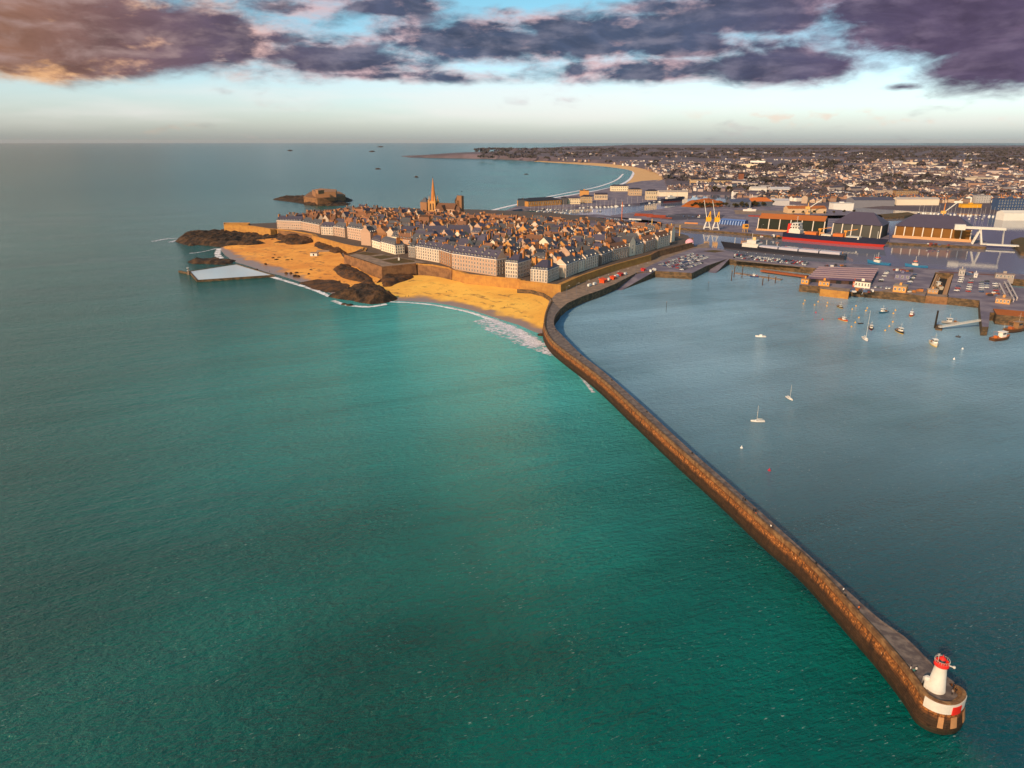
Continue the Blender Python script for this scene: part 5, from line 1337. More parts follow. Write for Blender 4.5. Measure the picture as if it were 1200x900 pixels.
def boat(p, rz, L, label, hullc='#d8d4cc', stripe='#2a2a30', deck='#a58c74', cabin='#dcd6cc', kind='fishing', mastc='#d8cfc0', mast=0, group=None, cat='boat', name='boat', top=None):
    B = L * (.34 if kind != 'yacht' else .29); fb = L * (.12 if kind != 'yacht' else .09)
    t = thing(name, label, cat, p, rz, group)
    link('hull', hull_mesh(L, B, fb, fb * .8, [cm(hullc), cm(stripe), cm(deck)]), t)
    zd = fb * .9
    if kind == 'fishing':
        b = MB(); b.box(-.05 * L, .2 * L, -B * .27, B * .27, zd, zd + L * .2, taper=.93); b.box(-.08 * L, .24 * L, -B * .32, B * .32, zd + L * .2, zd + L * .225); c_ = b.build('cabin', cm(cabin), t)
        b = MB(); b.box(.195 * L, .205 * L, -B * .22, B * .22, zd + L * .11, zd + L * .17); b.box(-.02 * L, .16 * L, -B * .275, B * .275, zd + L * .115, zd + L * .17); b.build('window', M_GLASS, c_)
        b = MB(); b.box(-.32 * L, -.22 * L, -B * .2, B * .2, zd, zd + L * .08); b.tube((-.3 * L, -B * .3, zd), (-.3 * L, -B * .3, zd + L * .24), .05, n=5); b.tube((-.3 * L, B * .3, zd), (-.3 * L, B * .3, zd + L * .24), .05, n=5); b.bar((-.3 * L, -B * .32, zd + L * .24), (-.3 * L, B * .32, zd + L * .24), .12); b.build('winch_gantry', cm(top or '#8a5a30'), t)
        b = MB(); b.tube((.08 * L, 0, zd + L * .2), (.08 * L, 0, zd + L * .2 + (mast or L * .35)), .07, .04, 6); b.bar((.08 * L, -B * .2, zd + L * .42), (.08 * L, B * .2, zd + L * .42), .08); b.build('mast', cm(mastc), t)
    elif kind == 'yacht':
        b = MB(); b.box(-.1 * L, .22 * L, -B * .27, B * .27, zd, zd + L * .055, taper=.85); c_ = b.build('cabin', cm(cabin), t)
        b = MB(); b.box(-.06 * L, .17 * L, -B * .268, B * .268, zd + L * .02, zd + L * .04); b.build('window', M_GLASS, c_)
        b = MB(); b.tube((.08 * L, 0, zd), (.08 * L, 0, zd + mast), L * .011, L * .007, 6); b.bar((.08 * L, -B * .28, zd + mast * .55), (.08 * L, B * .28, zd + mast * .55), .07); mm = b.build('mast', cm(mastc), t)
        b = MB(); b.tube((.08 * L, 0, zd + L * .12), (-.33 * L, 0, zd + L * .12), L * .012, n=6); b.tube((.06 * L, 0, zd + L * .145), (-.32 * L, 0, zd + L * .14), L * .018, L * .012, n=6); b.build('boom', cm('#cfc8bc'), mm)
        b = MB()
        for q in ((.5 * L, 0, fb * 1.3), (-.49 * L, 0, fb), (.06 * L, -B * .45, fb), (.06 * L, B * .45, fb)): b.tube(q, (.08 * L, 0, zd + mast * .98), .02, n=3)
        b.build('rigging', cm('#777777'), mm)
    elif kind == 'motor':
        b = MB(); b.box(-.12 * L, .2 * L, -B * .33, B * .33, zd, zd + L * .13, taper=.72); b.box(-.12 * L, .1 * L, -B * .26, B * .26, zd + L * .13, zd + L * .15); c_ = b.build('cabin', cm(cabin), t)
        b = MB(); b.box(.12 * L, .19 * L, -B * .27, B * .27, zd + L * .05, zd + L * .11, taper=.8); b.build('windscreen', M_GLASS, c_)
        b = MB(); b.box(-.52 * L, -.47 * L, -.25, .25, -.1, fb * 1.3); b.build('outboard_motor', M_DARK, t)
    elif kind == 'dinghy':
        b = MB(); b.box(-.15 * L, -.02 * L, -B * .42, B * .42, zd, zd + .15); b.box(.15 * L, .27 * L, -B * .36, B * .36, zd, zd + .15); b.build('bench', cm('#6b4a30'), t)
        b = MB(); b.box(-.54 * L, -.46 * L, -.2, .2, -.2, fb * 1.5); b.build('outboard_motor', M_DARK, t)
    return t
def sea_at(px, py, z=0): return at(px, py, z)
GB = 'small boats moored in the harbour'
boat(sea_at(984.5, 360.5), R(-85), 9, 'small dark-hulled fishing boat with a yellow bow just below the orange stone landing', '#2b2c30', '#b8912c', '#8a7a68', '#b9b2a4', group=GB)
boat(sea_at(988, 375.5), R(-72), 10, 'white fishing boat with red rail and yellow bow, below the boat with a dark hull', '#a83a28', '#c49a30', '#8f8072', '#e0dad0', group=GB)
boat(sea_at(1014, 398), R(-100), 12, 'white sailing yacht with a tall bare mast in the middle of the mooring', '#ded8d2', '#8a8a92', '#c9b8a8', '#e4ded6', 'yacht', mast=23, group=GB, name='sailing_yacht', cat='sailing boat')
boat(sea_at(1020.5, 385.5), R(-110), 11, 'dark fishing boat with a red mark, close behind the tall masted yacht', '#2f2c30', '#8c3428', '#7a6a5c', '#c9c2b8', group=GB)
boat(sea_at(1035, 366.5), R(-150), 12, 'blue-hulled fishing boat with a white cabin and yellow stern', '#1f4f66', '#1f4f66', '#c9bca8', '#e0dad2', group=GB)
boat(sea_at(1068, 370), R(-125), 12, 'red and white fishing boat nearest the dark lock wall', '#b8412c', '#caa03c', '#b08c7c', '#e3dcd6', group=GB)
boat(sea_at(1054.5, 389.5), R(-95), 13, 'black and white trawler with a yellow bow, lying alone right of the yacht', '#201f24', '#c09428', '#8f8478', '#d8d2c8', group=GB)
boat(sea_at(1094.5, 404), R(-105), 15, 'white pilot boat with yellow bow at the foot of the gangway pontoon', '#d6c9b4', '#caa23c', '#a59684', '#e4ded4', group=GB)
boat(sea_at(1008.5, 379.5), R(10), 5, 'small dark open dinghy left of the tall masted yacht', '#26272c', '#1e1f24', '#4a4038', kind='dinghy', group=GB)
boat(sea_at(891.5, 395), R(175), 8, 'small white motor boat alone near the middle of the harbour', '#e2ddd6', '#8f9098', '#d2c8bc', '#e6e0d8', 'motor', group=GB)
boat(sea_at(888, 494), R(178), 7.5, 'small white sailing boat lying broadside, closest to the breakwater', '#e2ddd6', '#b0a79c', '#d2c8bc', '#e6e0d8', 'yacht', mast=9, group=GB, name='sailing_yacht', cat='sailing boat')
boat(sea_at(925, 467.5), R(-80), 7, 'small white sailing boat seen bow on, above the broadside one', '#e2ddd6', '#4c5560', '#d2c8bc', '#e6e0d8', 'yacht', mast=9, group=GB, name='sailing_yacht', cat='sailing boat')
boat(sea_at(1113.5, 379), R(175), 14, 'grey workboat tied up behind the white gangway', '#8f8a86', '#4c4844', '#9a8c7c', '#cfc8c0', group=GB)
boat(sea_at(884, 324.5), R(172), 10, 'small blue boat with an orange and white cabin alongside the grey pontoon', '#1c2c58', '#1c2c58', '#c9a080', '#e4d8cc', group=GB, top='#c8642c')
boat(sea_at(1172, 398), R(22), 20, 'rusty brown dredger with orange deck gear and a white wheelhouse with a red mark', '#5a3a22', '#4a2e1c', '#b5682c', '#e2d6cc', group=GB, top='#b8642c')
boat(sea_at(1190, 388), R(22), 24, 'long brown barge lying behind the rusty dredger', '#5a3c26', '#3a281c', '#8a5630', '#8f6a48', group=GB, top='#a85a2c')
# buoys
def buoy_mesh(c):
    b = MB(); b.lathe([(.05, -.9), (.8, -.5), (1.05, 0), (.85, .6), (.45, .95), (.16, 1.05), (.16, 1.5), (.3, 1.55), (.3, 1.75), (.05, 1.8)], 10); b.v = [tuple(.75 * q for q in p) for p in b.v]; return b.mesh('buoy', cm(c, .5))
BY, BR, BW_ = buoy_mesh('#d8a030'), buoy_mesh('#b8243a'), buoy_mesh('#e0dad4')
GY = 'yellow mooring buoys below the market quay'
for (x, y) in [(105, 420), (92, 450), (230, 430), (197, 460), (318, 440), (312, 470), (585, 470), (550, 500), (678, 515), (690, 490), (955, 510), (935, 540), (612, 580), (578, 625), (543, 665), (930, 620), (897, 660), (858, 700)]:
    tag(link('mooring_buoy', BY, None, at(930 + x / 8, 300 + y / 8, 0)), 'yellow mooring buoy among the boats below the market quay', 'buoy', GY)
tag(link('mooring_buoy', BR, None, at(956, 366.5, 0)), 'red buoy left of the moored boats, closer to the quay', 'buoy')
tag(link('mooring_buoy', BR, None, at(963.8, 374.5, 0)), 'red buoy left of the moored boats, farther from the quay', 'buoy')
tag(link('mooring_buoy', BW_, None, at(1128, 409, 0)), 'white buoy right of the pilot boat', 'buoy')
tag(link('mooring_buoy', BW_, None, at(1118, 421, 0)), 'white buoy in open water below the pilot boat', 'buoy')
tag(link('mooring_buoy', BR, None, at(901.5, 551.5, 0)), 'faded red buoy close to the middle of the breakwater', 'buoy')
tag(link('mooring_buoy', BW_, None, at(869, 525, 0)), 'white float near the breakwater, above the faded red buoy', 'buoy')
b = MB()
for k in range(14):
    a0, a1 = k * math.pi / 7, (k + 1) * math.pi / 7
    b.tube((1.5 * math.cos(a0), 1.5 * math.sin(a0), .3), (1.5 * math.cos(a1), 1.5 * math.sin(a1), .3), .55, n=6)
b.lathe([(.5, .2), (.5, 1.4), (.1, 1.6)], 8); tag(b.build('mooring_buoy', cm('#4a4a4e'), None, at(1122.8, 395, 0)), 'dark ring-shaped buoy under the white gangway', 'buoy')
# marks and piles
def pole(px, py, ytop, r, c, label, name='marker_pole', cat='pole', z=0, group=None, cap=True):
    p = at(px, py, z); h = height_to(p, ytop); t = thing(name, label, cat, p, 0, group)
    b = MB(); b.tube((0, 0, -2), (0, 0, h), r, r * .85, 8); b.build('post', cm(c, .8), t)
    b = MB(); b.lathe([(r * 1.3, h - .2), (r * 1.3, h + .2), (r * .5, h + .7)], 8); b.build('cap', cm('#8a6a4a' if c != '#d8a860' else c, .8), t)
pole(780.5, 366, 354, .22, '#3a3a3c', 'thin dark perch pole standing alone in the harbour below the slipway')
pole(829.5, 341, 331, .22, '#3a3a3c', 'thin dark perch pole below the car park quay')
GPI = 'mooring piles by the grey pontoon'
for (a_, y0, y1, lb) in [(857, 329, 317.5, 'tall dark pile, outermost of those left of the pontoon'), (860, 325, 311.5, 'brown topped pile beside the outermost dark one'), (869.3, 325.5, 312, 'brown topped pile at the left end of the grey pontoon'),
                         (893.3, 334.5, 326, 'short dark pile in front of the blue boat'), (900.3, 329.5, 322, 'pile right behind the short dark one'), (908.3, 332, 324.5, 'pile at the right end of the grey pontoon')]:
    pole(a_, y0, y1, .55, '#4a3426', lb, 'mooring_pile', 'pile', group=GPI)
def deckbar(name, p1, p2, w, z0, z1, m, label, cat):
    A, B_ = at(p1[0], p1[1], z1), at(p2[0], p2[1], z1); t = thing(name, label, cat, (A + B_) / 2, math.atan2(B_.y - A.y, B_.x - A.x)); L = (B_ - A).length; dz = z1
    b = MB(); b.box(-L / 2, L / 2, -w / 2, w / 2, z0 - dz, 0); b.build('deck', m, t)
    b = MB()
    for s in (-1, 1):
        b.bar((-L / 2, s * w * .47, 1), (L / 2, s * w * .47, 1), .1)
        for k in range(9): b.bar((-L / 2 + L * k / 8, s * w * .47, 0), (-L / 2 + L * k / 8, s * w * .47, 1), .1)
    b.build('railing', M_QUAYTOP, t)
    return t
deckbar('pontoon', (862, 319.5), (916, 327.5), 5, -.5, .8, M_QUAYTOP, 'long grey floating pontoon with piles below the car strip', 'pontoon')
deckbar('landing_stage', (893, 316), (946, 323), 8, 1.5, 3.4, mat('rusty_deck', '#8a4a2a', .9, .25, .3), 'reddish timber landing stage running to the market quay', 'landing stage')
# gangway
gw = thing('gangway', 'white straight gangway bridge from the stone jetty to a dark piled pontoon', 'gangway')
a, c = at(1149.5, 375.5, 6.5), at(1101, 383.5, 2.5)
b = MB(); u = (c - a).normalized(); sdir = Vector((-u.y, u.x, 0)) * 1.1
for s in (-1, 1):
    b.bar(a + sdir * s + Vector((0, 0, .9)), c + sdir * s + Vector((0, 0, .9)), .22)
    for k in range(21): q = a.lerp(c, k / 20) + sdir * s; b.bar(q, q + Vector((0, 0, .95)), .14)
b.build('railing', M_WHITE, gw)
b = MB(); b.bar(a, c, 2.4, .5); b.build('walkway', M_WHITE, gw)
pt = thing('piled_pontoon', 'dark pontoon with a very tall pile at the low end of the white gangway', 'pontoon', at(1100, 384.5, 0), R(60))
b = MB(); b.box(-9, 9, -2.5, 2.5, -.8, 1.2); b.build('deck', M_QUAY, pt)
b = MB(); b.tube((-1, 2.9, -3), (-1, 2.9, 15), .75, n=10); b.build('pile', cm('#2a241f', .9), pt)
b = MB(); b.tube((6, 2.9, -3), (6, 2.9, 8), .6, n=10); b.build('pile', cm('#2a241f', .9), pt)

# ---- ships in the inner basin
def big_ship():
    A, B_ = at(919, 279.5, ZB), at(1034, 289.5, ZB); L = (B_ - A).length; rz = math.atan2(B_.y - A.y, B_.x - A.x)
    t = thing('cargo_ship', 'long cargo ship with navy topsides, bright red lower hull and white stern superstructure', 'ship', (A + B_) / 2, rz)
    h = hull_mesh(L, 20, 10.5, 2, [cm('#171b34'), cm('#a8261a', .5), cm('#6a3a2c')], band=.34, transom=.85, sheer=.08); link('hull', h, t)
    b = MB(); b.box(-.44 * L, -.32 * L, -8, 8, 9, 16); b.box(-.43 * L, -.335 * L, -7, 7, 16, 22); b.box(-.415 * L, -.345 * L, -8.5, 8.5, 22, 26); s_ = b.build('superstructure', M_WHITE, t)
    for k in range(3):
        b = MB(); b.box(-.40 * L + k * 4, -.40 * L + k * 4 + 2.4, -8.7, -8.4, 23, 25); b.build('window', M_GLASS, s_)
    for k in range(4):
        b = MB(); b.box(-.43 * L + k * 4, -.43 * L + k * 4 + 2, -7.2, -6.9, 18, 20); b.build('window', M_GLASS, s_)
    b = MB(); b.box(-.47 * L, -.435 * L, -4, 4, 9, 24, taper=.85); b.build('funnel', M_RED, t)
    for x0, x1, hh in ((-.27, -.15, 14), (-.1, .0, 12), (.02, .12, 14.5), (.15, .28, 12)):
        b = MB(); b.box(x0 * L, x1 * L, -7, 7, 8.5, hh); b.build('hatch_cover', cm('#c0662c' if hh > 13 else '#c9bfae', .7), t)
    for x in (-.13, .13):
        b = MB(); b.tube((x * L, 0, 8), (x * L, 0, 19), 1.1, .9, 8); b.box(x * L - 2, x * L + 2, -2, 2, 17, 20); b.bar((x * L, 0, 19), (x * L + 17, -2, 23), .8); b.build('deck_crane', cm('#d08a3a', .7), t)
    b = MB(); b.tube((.44 * L, 0, 10), (.44 * L, 0, 22), .4, n=6); b.tube((-.38 * L, 0, 26), (-.38 * L, 0, 36), .35, n=6); b.bar((-.38 * L, -4, 31), (-.38 * L, 4, 31), .4); b.build('mast', M_WHITE, t)
big_ship()
def long_vessel():
    A, B_ = at(990.5, 304.5, ZB), at(850, 291.5, ZB); L = (B_ - A).length; rz = math.atan2(B_.y - A.y, B_.x - A.x)
    t = thing('coaster_ship', 'long dark coaster with pale grey hatch roofs moored along the car strip', 'ship', (A + B_) / 2, rz)
    link('hull', hull_mesh(L, 15, 6.5, 2, [cm('#22222c'), cm('#38343c'), cm('#5c565c')], band=.3, transom=.9, sheer=.35), t)
    b = MB(); b.box(.2 * L, .34 * L, -6, 6, 6, 11); b.box(.22 * L, .3 * L, -6.5, 6.5, 11, 16); s_ = b.build('superstructure', M_WHITE, t)
    b = MB(); b.box(.215 * L, .305 * L, -6.3, 6.3, 13, 14.6); b.build('window', M_GLASS, s_)
    b = MB(); b.box(.235 * L, .26 * L, -2, 2, 16, 20); b.build('funnel', cm('#d8b078'), t)
    for k in range(4):
        x0 = -.46 * L + k * .165 * L; b = MB(); b.prism([(x0, -6), (x0 + .155 * L, -6), (x0 + .155 * L, 6), (x0, 6)], 5.5, 9.4); b.build('hatch_cover', cm('#b0a8b2', .6), t)
    b = MB(); b.tube((.42 * L, 0, 7), (.42 * L, 0, 17), .35, n=6); b.tube((.27 * L, 0, 16), (.27 * L, 0, 25), .3, n=6); b.build('mast', M_WHITE, t)
long_vessel()
def tug(p1, p2, label, rzflip=False):
    A, B_ = at(p1[0], p1[1], ZB), at(p2[0], p2[1], ZB); L = (B_ - A).length; t = thing('tug', label, 'tug', (A + B_) / 2, math.atan2(B_.y - A.y, B_.x - A.x))
    link('hull', hull_mesh(L, L * .3, L * .1, 1.5, [cm('#2a6d94'), cm('#1f4f78'), cm('#3a6a84')], sheer=.5), t)
    b = MB(); b.box(-.05 * L, .22 * L, -L * .1, L * .1, L * .08, L * .2); b.box(.02 * L, .16 * L, -L * .08, L * .08, L * .2, L * .3, taper=.9); s_ = b.build('wheelhouse', M_WHITE, t)
    b = MB(); b.box(.015 * L, .165 * L, -L * .082, L * .082, L * .225, L * .27); b.build('window', M_GLASS, s_)
    b = MB(); b.box(.0, .18 * L, -L * .09, L * .09, L * .3, L * .335); b.build('roof', cm('#c8502c'), s_)
    b = MB(); b.tube((.08 * L, 0, L * .33), (.08 * L, 0, L * .55), .25, n=6); b.bar((.08 * L, -2, L * .46), (.08 * L, 2, L * .46), .2); b.build('mast', M_WHITE, t)
tug((1043, 311.5), (1017, 308.5), 'blue tug with a white wheelhouse and orange roof behind the striped market')
tug((1087, 314.2), (1061, 312.5), 'blue tug with a white wheelhouse and orange roof next to the dry dock')

# ---- dock sheds
def shed(p1, p2, ytop, d, rh, label, wall, roof, npier, style='hip', plinth=0, pierc='#cfc0b0'):
    a, c = at(p1[0], p1[1], 6.5), at(p2[0], p2[1], 6.5); mid = (a + c) / 2; w = (c - a).length; h = height_to(mid, ytop)
    t = thing('dock_shed', label, 'shed', mid, math.atan2(c.y - a.y, c.x - a.x), 'large dock sheds along the inner basin')
    b = MB(); b.box(-w / 2, w / 2, 0, d, -3, h); b.build('wall', mat('shed_' + wall, wall, .8, .2, .1), t)
    for k in range(npier):
        x = -w / 2 + w * k / (npier - 1); b = MB(); b.add([(x - .7, -4.5, -.5), (x + .7, -4.5, -.5), (x + .7, 0, -.5), (x - .7, 0, -.5), (x - .7, -.9, h), (x + .7, -.9, h), (x + .7, 0, h), (x - .7, 0, h)], [(0, 3, 2, 1), (4, 5, 6, 7), (0, 1, 5, 4), (1, 2, 6, 5), (2, 3, 7, 6), (3, 0, 4, 7)]); b.build('buttress', cm(pierc, .8), t)
    if plinth: b = MB(); b.box(-w / 2 - 2, w / 2 + 2, -5.5, -4.6, -1, plinth); b.build('loading_dock', cm('#c89468', .85), t)
    link('roof', roof_mesh(style, w, d, h, rh, mat('shedroof_' + roof, roof, .7, .15, .1), M_QUAYTOP, 1.5), t)
shed((888, 269.5), (965, 274), 257.5, 34, 7, 'dock shed with dark bays, slanting pale buttresses and an orange roof', '#24281f', '#a85f2a', 7, 'gable', 3)
shed((975, 275.5), (1031, 279.5), 263, 55, 17, 'grey dock shed with a big purple hipped roof behind the bow of the red ship', '#4a4844', '#4a4252', 6)
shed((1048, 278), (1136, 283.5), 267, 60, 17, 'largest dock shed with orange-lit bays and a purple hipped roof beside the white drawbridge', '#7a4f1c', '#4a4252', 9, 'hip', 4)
shed((844, 262.5), (872, 264.5), 258.5, 18, 2, 'low blue shed with a sawtooth front behind the yellow cranes', '#35528a', '#5a74ac', 10, 'gable', 0, '#8fa4cc')
# white drawbridge
a, c = at(1152, 285.5, 7.5), at(1190, 287.5, 7.5); L = (c - a).length; m_ = (a + c) / 2
t = thing('drawbridge', 'white lifting bridge with an overhead counterweight frame between the shed quay and the grass bank', 'bridge', a, math.atan2(c.y - a.y, c.x - a.x))
b = MB(); b.box(-4, L + 4, -5, 5, -1.6, .3); b.build('deck', M_WHITE, t)
for s in (-4.5, 4.5): b = MB(); b.bar((-14, s, -1), (-7, s, 21), 2.2, 2); b.bar((-2, s, -1), (-7, s, 21), 2.2, 2); b.build('tower', M_WHITE, t)
b = MB(); b.box(-26, 24, -5.5, -3.4, 20.8, 23.6); b.box(-26, 24, 3.4, 5.5, 20.8, 23.6); b.box(20, 23, -3.4, 3.4, 21, 23.3); b.build('balance_beam', M_WHITE, t)
b = MB(); b.box(-40, -26.2, -6, 6, 18.5, 26); b.build('counterweight', M_WHITE, t)
b = MB()
for s in (-4.4, 4.4): b.tube((22, s, 21), (L * .6, s, .3), .35, n=6)
b.build('lifting_rod', M_WHITE, t)
# ---- cranes
def quay_crane(px, py, ytop, label, rz):
    p = at(px, py, 6.5); H_ = height_to(p, ytop); t = thing('quay_crane', label, 'crane', p, rz)
    b = MB()
    for sx in (-1, 1):
        for sy in (-1, 1): b.bar((sx * 5.5, sy * 5.5, 0), (sx * 1.8, sy * 1.8, H_ * .27), 1.2)
        b.bar((sx * 4.4, -4.4, H_ * .07), (sx * 4.4, 4.4, H_ * .07), .9); b.bar((-4.4, sx * 4.4, H_ * .07), (4.4, sx * 4.4, H_ * .07), .9)
    b.build('portal_leg', M_QUAYTOP if False else cm('#cfc8c2', .7), t)
    b = MB(); b.box(-4.8, 3.2, -3, 3, H_ * .27, H_ * .42); b.box(-5.5, -3.4, -3.4, 3.4, H_ * .3, H_ * .4); b.bar((-.5, 0, H_ * .42), (-3.5, 0, H_ * .62), 1.4); b.bar((-4.4, 0, H_ * .42), (-3.5, 0, H_ * .62), 1.0); cb = b.build('cab', cm('#e0a020', .6), t)
    b = MB(); b.box(3.0, 3.4, -1.6, 1.6, H_ * .31, H_ * .38); b.build('window', M_GLASS, cb)
    b = MB(); e = Vector((9, 0, H_))
    s0 = Vector((1.6, 0, H_ * .36))
    for oy in (-1.1, 1.1):
        for oz in (-.8, .8): b.bar(s0 + Vector((0, oy, oz)), e + Vector((0, oy * .4, oz * .4)), .45)
    for k in range(11):
        q0 = s0.lerp(e, k / 11); q1 = s0.lerp(e, (k + 1) / 11); f = 1 - .6 * k / 11
        b.bar(q0 + Vector((0, -1.1 * f, -.8 * f)), q1 + Vector((0, 1.1 * f, .8 * f)), .3); b.bar(q0 + Vector((0, 1.1 * f, -.8 * f)), q1 + Vector((0, -1.1 * f, .8 * f)), .3)
    b.build('jib', cm('#e4ddd2', .6), t)
    b = MB(); b.tube((-3.5, 0, H_ * .62), e, .14, n=4); b.tube(e, e - Vector((0, 0, H_ * .2)), .12, n=4); b.build('cable', M_DARK, t)
quay_crane(828.5, 268.5, 234.5, 'yellow and white quay crane with upright jib, nearer the old town of the pair', R(170))
quay_crane(838.5, 269, 235, 'yellow and white quay crane with upright jib, nearer the red ship of the pair', R(170))
def mobile_crane(px, py, ytop, tilt, label, c):
    p = at(px, py, 6.5); H_ = height_to(p, ytop); t = thing('harbour_crane', label, 'crane', p)
    b = MB(); b.box(-4, 4, -3, 3, 0, 3.5); b.tube((0, 0, 3.5), (0, 0, H_ * .8), 1.1, .8, 8); b.build('tower', cm(c, .7), t)
    b = MB(); b.box(-4.5, 3, -2.6, 2.6, H_ * .35, H_ * .35 + 5); b.build('cab', cm('#e0b060', .7), t)
    b = MB(); b.bar((1, 0, H_ * .42), (tilt, 0, H_), 1.3); b.build('jib', cm('#d8d0c4', .7), t)
    b = MB(); b.tube((0, 0, H_ * .8), (tilt, 0, H_), .15, n=4); b.tube((tilt, 0, H_), (tilt, 0, H_ * .6), .15, n=4); b.build('cable', M_DARK, t)
mobile_crane(946, 251, 234, 26, 'orange and white crane with a slanting jib beside the low orange-roofed warehouse', '#d8a468')
mobile_crane(1104, 259.5, 233, 30, 'orange crane with a long slanting jib in the basin behind the largest shed', '#c87c38')
t = thing('harbour_crane', 'stubby orange crane house on the quay edge beside the dark-bayed shed', 'crane', at(873, 272, 6.5), R(10))
b = MB()
for sx in (-1, 1):
    for sy in (-1, 1): b.bar((sx * 3, sy * 3, 0), (sx * 2, sy * 2, 6), .8)
b.build('portal_leg', cm('#b08a58', .7), t)
b = MB(); b.box(-4, 4, -3, 3, 6, 13); b.build('cab', cm('#d8963a', .7), t); b = MB(); b.box(-3, 3, -3.15, -2.9, 9, 11.5); b.build('window', M_GLASS, t)
for (px, py, yt, lb) in [(763.5, 270, 257, 'pale yellow mast farthest left at the harbour end of the town'), (785.5, 282.5, 262.5, 'tall pale yellow mast standing beside the last harbour-side house'), (795.8, 281, 264.5, 'pale yellow mast on the open bastion terrace right of the last house'), (728.5, 257.5, 236.5, 'orange lattice-like mast on the north quay behind the town')]:
    pole(px, py, yt, .8, '#d8a860' if px > 740 else '#c86a3a', lb, 'light_mast', 'mast', z=7)

# ---- market quay
mk = thing('fish_market', 'wide low market hall whose striped purple roof is made of narrow parallel ridges', 'building')
ZR = ZQ + 3.6; P = pxy([(946, 326.4), (1021, 330.8), (1029, 316), (959, 313.8)], ZR)
b = MB(); ins_ = [p.lerp(sum(P, Vector()) / 4, .02) for p in P]; b.prism([(p.x, p.y) for p in ins_], ZQ - 1, ZR - .3); wl = b.build('wall', mat('market_wall', '#4a3630', .9, .2, .2), mk)
b = MB(); NR = 6
for k in range(NR):
    f0, f1 = k / NR, (k + .80) / NR; a0, a1 = P[0].lerp(P[3], f0), P[1].lerp(P[2], f0); c0_, c1_ = P[0].lerp(P[3], f1), P[1].lerp(P[2], f1); m0, m1 = (a0 + c0_) / 2 + Vector((0, 0, 1.5)), (a1 + c1_) / 2 + Vector((0, 0, 1.5))
    b.add([a0, a1, c1_, c0_, m0, m1], [(0, 1, 5, 4), (2, 3, 4, 5)], 0); b.add([a0, c0_, m0, a1, c1_, m1], [(0, 2, 1), (3, 4, 5)], 1)
    b.add([a0, a1, c1_, c0_], [(0, 3, 2, 1)], 1)

for k in range(NR):
    f0 = (k + .9) / NR; up_ = Vector((0, 0, 1.15)); b.bar(P[0].lerp(P[3], f0) + up_, P[1].lerp(P[2], f0) + up_, 1.9, 1.2, 1)
b.build('roof', [mat('market_roof', '#5c4a60', .75, .3, .06, c2='#73585e'), mat('market_gutter', '#8d7880', .8, .15, .2)], mk)
for k in range(5):
    q = P[0].lerp(P[1], .1 + .2 * k); b = MB(); b.box(-2.4, 2.4, -.2, .2, 0, 3.4); b.build('door', M_DARK, wl, Vector((q.x, q.y, ZQ)), math.atan2(P[1].y - P[0].y, P[1].x - P[0].x))
b = MB(); Q = pxy([(961, 334.8), (996.5, 338.3), (995, 342), (961.5, 338.4)], ZQ + .05); b.prism([(p.x, p.y) for p in Q], -3, ZQ + .05, 0, 1)
t = thing('stone_landing', 'orange-lit stone landing block projecting from the quay in front of the striped market', 'landing')
b.build('wall', [M_RAMP, M_QUAYTOP], t)
b = MB()
for i in range(12):
    q = Q[3].lerp(Q[2], i / 11); b.bar((q.x, q.y + .4, ZQ), (q.x, q.y + .4, ZQ + 1.2), .2)
b.bar((Q[3].x, Q[3].y + .4, ZQ + 1.2), (Q[2].x, Q[2].y + .4, ZQ + 1.2), .2); b.build('railing', M_QUAYTOP, t)
def hut(p1, p2, yt, d, wall, roof, label, nwin=3, style='flat'):
    block(p1[0], p2[0], p1[1], yt, d, label, wall, roof, style, z=ZQ, ang=p2[1] - p1[1], rows=1, cols=nwin, name='harbour_building', rh=2)
hut((1001, 336.3), (1019, 338.3), 330.5, 4, '#dccdbc', '#55454a', 'white quay building with small windows at the front corner of the market', 5)
hut((999, 335.9), (1001, 336.2), 330.2, 4, '#c8562c', '#6a3a2a', 'bright orange end bay of the white quay building', 1)
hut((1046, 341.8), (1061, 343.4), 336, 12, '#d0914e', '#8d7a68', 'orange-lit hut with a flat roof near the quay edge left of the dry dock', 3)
hut((938.5, 332.4), (947, 333.4), 327.4, 4, '#cf8a38', '#7a5a48', 'small orange hut at the left corner of the market quay', 2)
hut((959, 334.6), (971.5, 335.8), 330, 4, '#cf8a38', '#7a5a48', 'orange hut above the stone landing in front of the market', 3)
hut((1166, 355), (1183, 357), 350.5, 12, '#c08a54', '#8a7266', 'tan flat-roofed shed behind the rusty dredger', 4)
hut((1087, 342.8), (1099, 343.6), 340.2, 6, '#b98858', '#a08a78', 'low tan hut beside the mouth of the dry dock', 3)
hut((1048, 327), (1066, 328.3), 321.8, 16, '#6d6880', '#5d586c', 'grey workshop with a flat roof between the market and the dry dock', 3)
hut((1123, 323.3), (1130, 323.8), 316.5, 8, '#a59a94', '#8f8684', 'pale lock-keeper cabin on the basin edge', 2)
hut((1141, 325), (1145, 325.3), 321.3, 6, '#d8d0c8', '#b5aeb0', 'tiny white cabin on the basin edge right of the keeper cabin', 1)
hut((1166, 325.8), (1188, 327.2), 321.6, 6, '#9a8a80', '#77696a', 'long low grey store along the basin edge', 5)
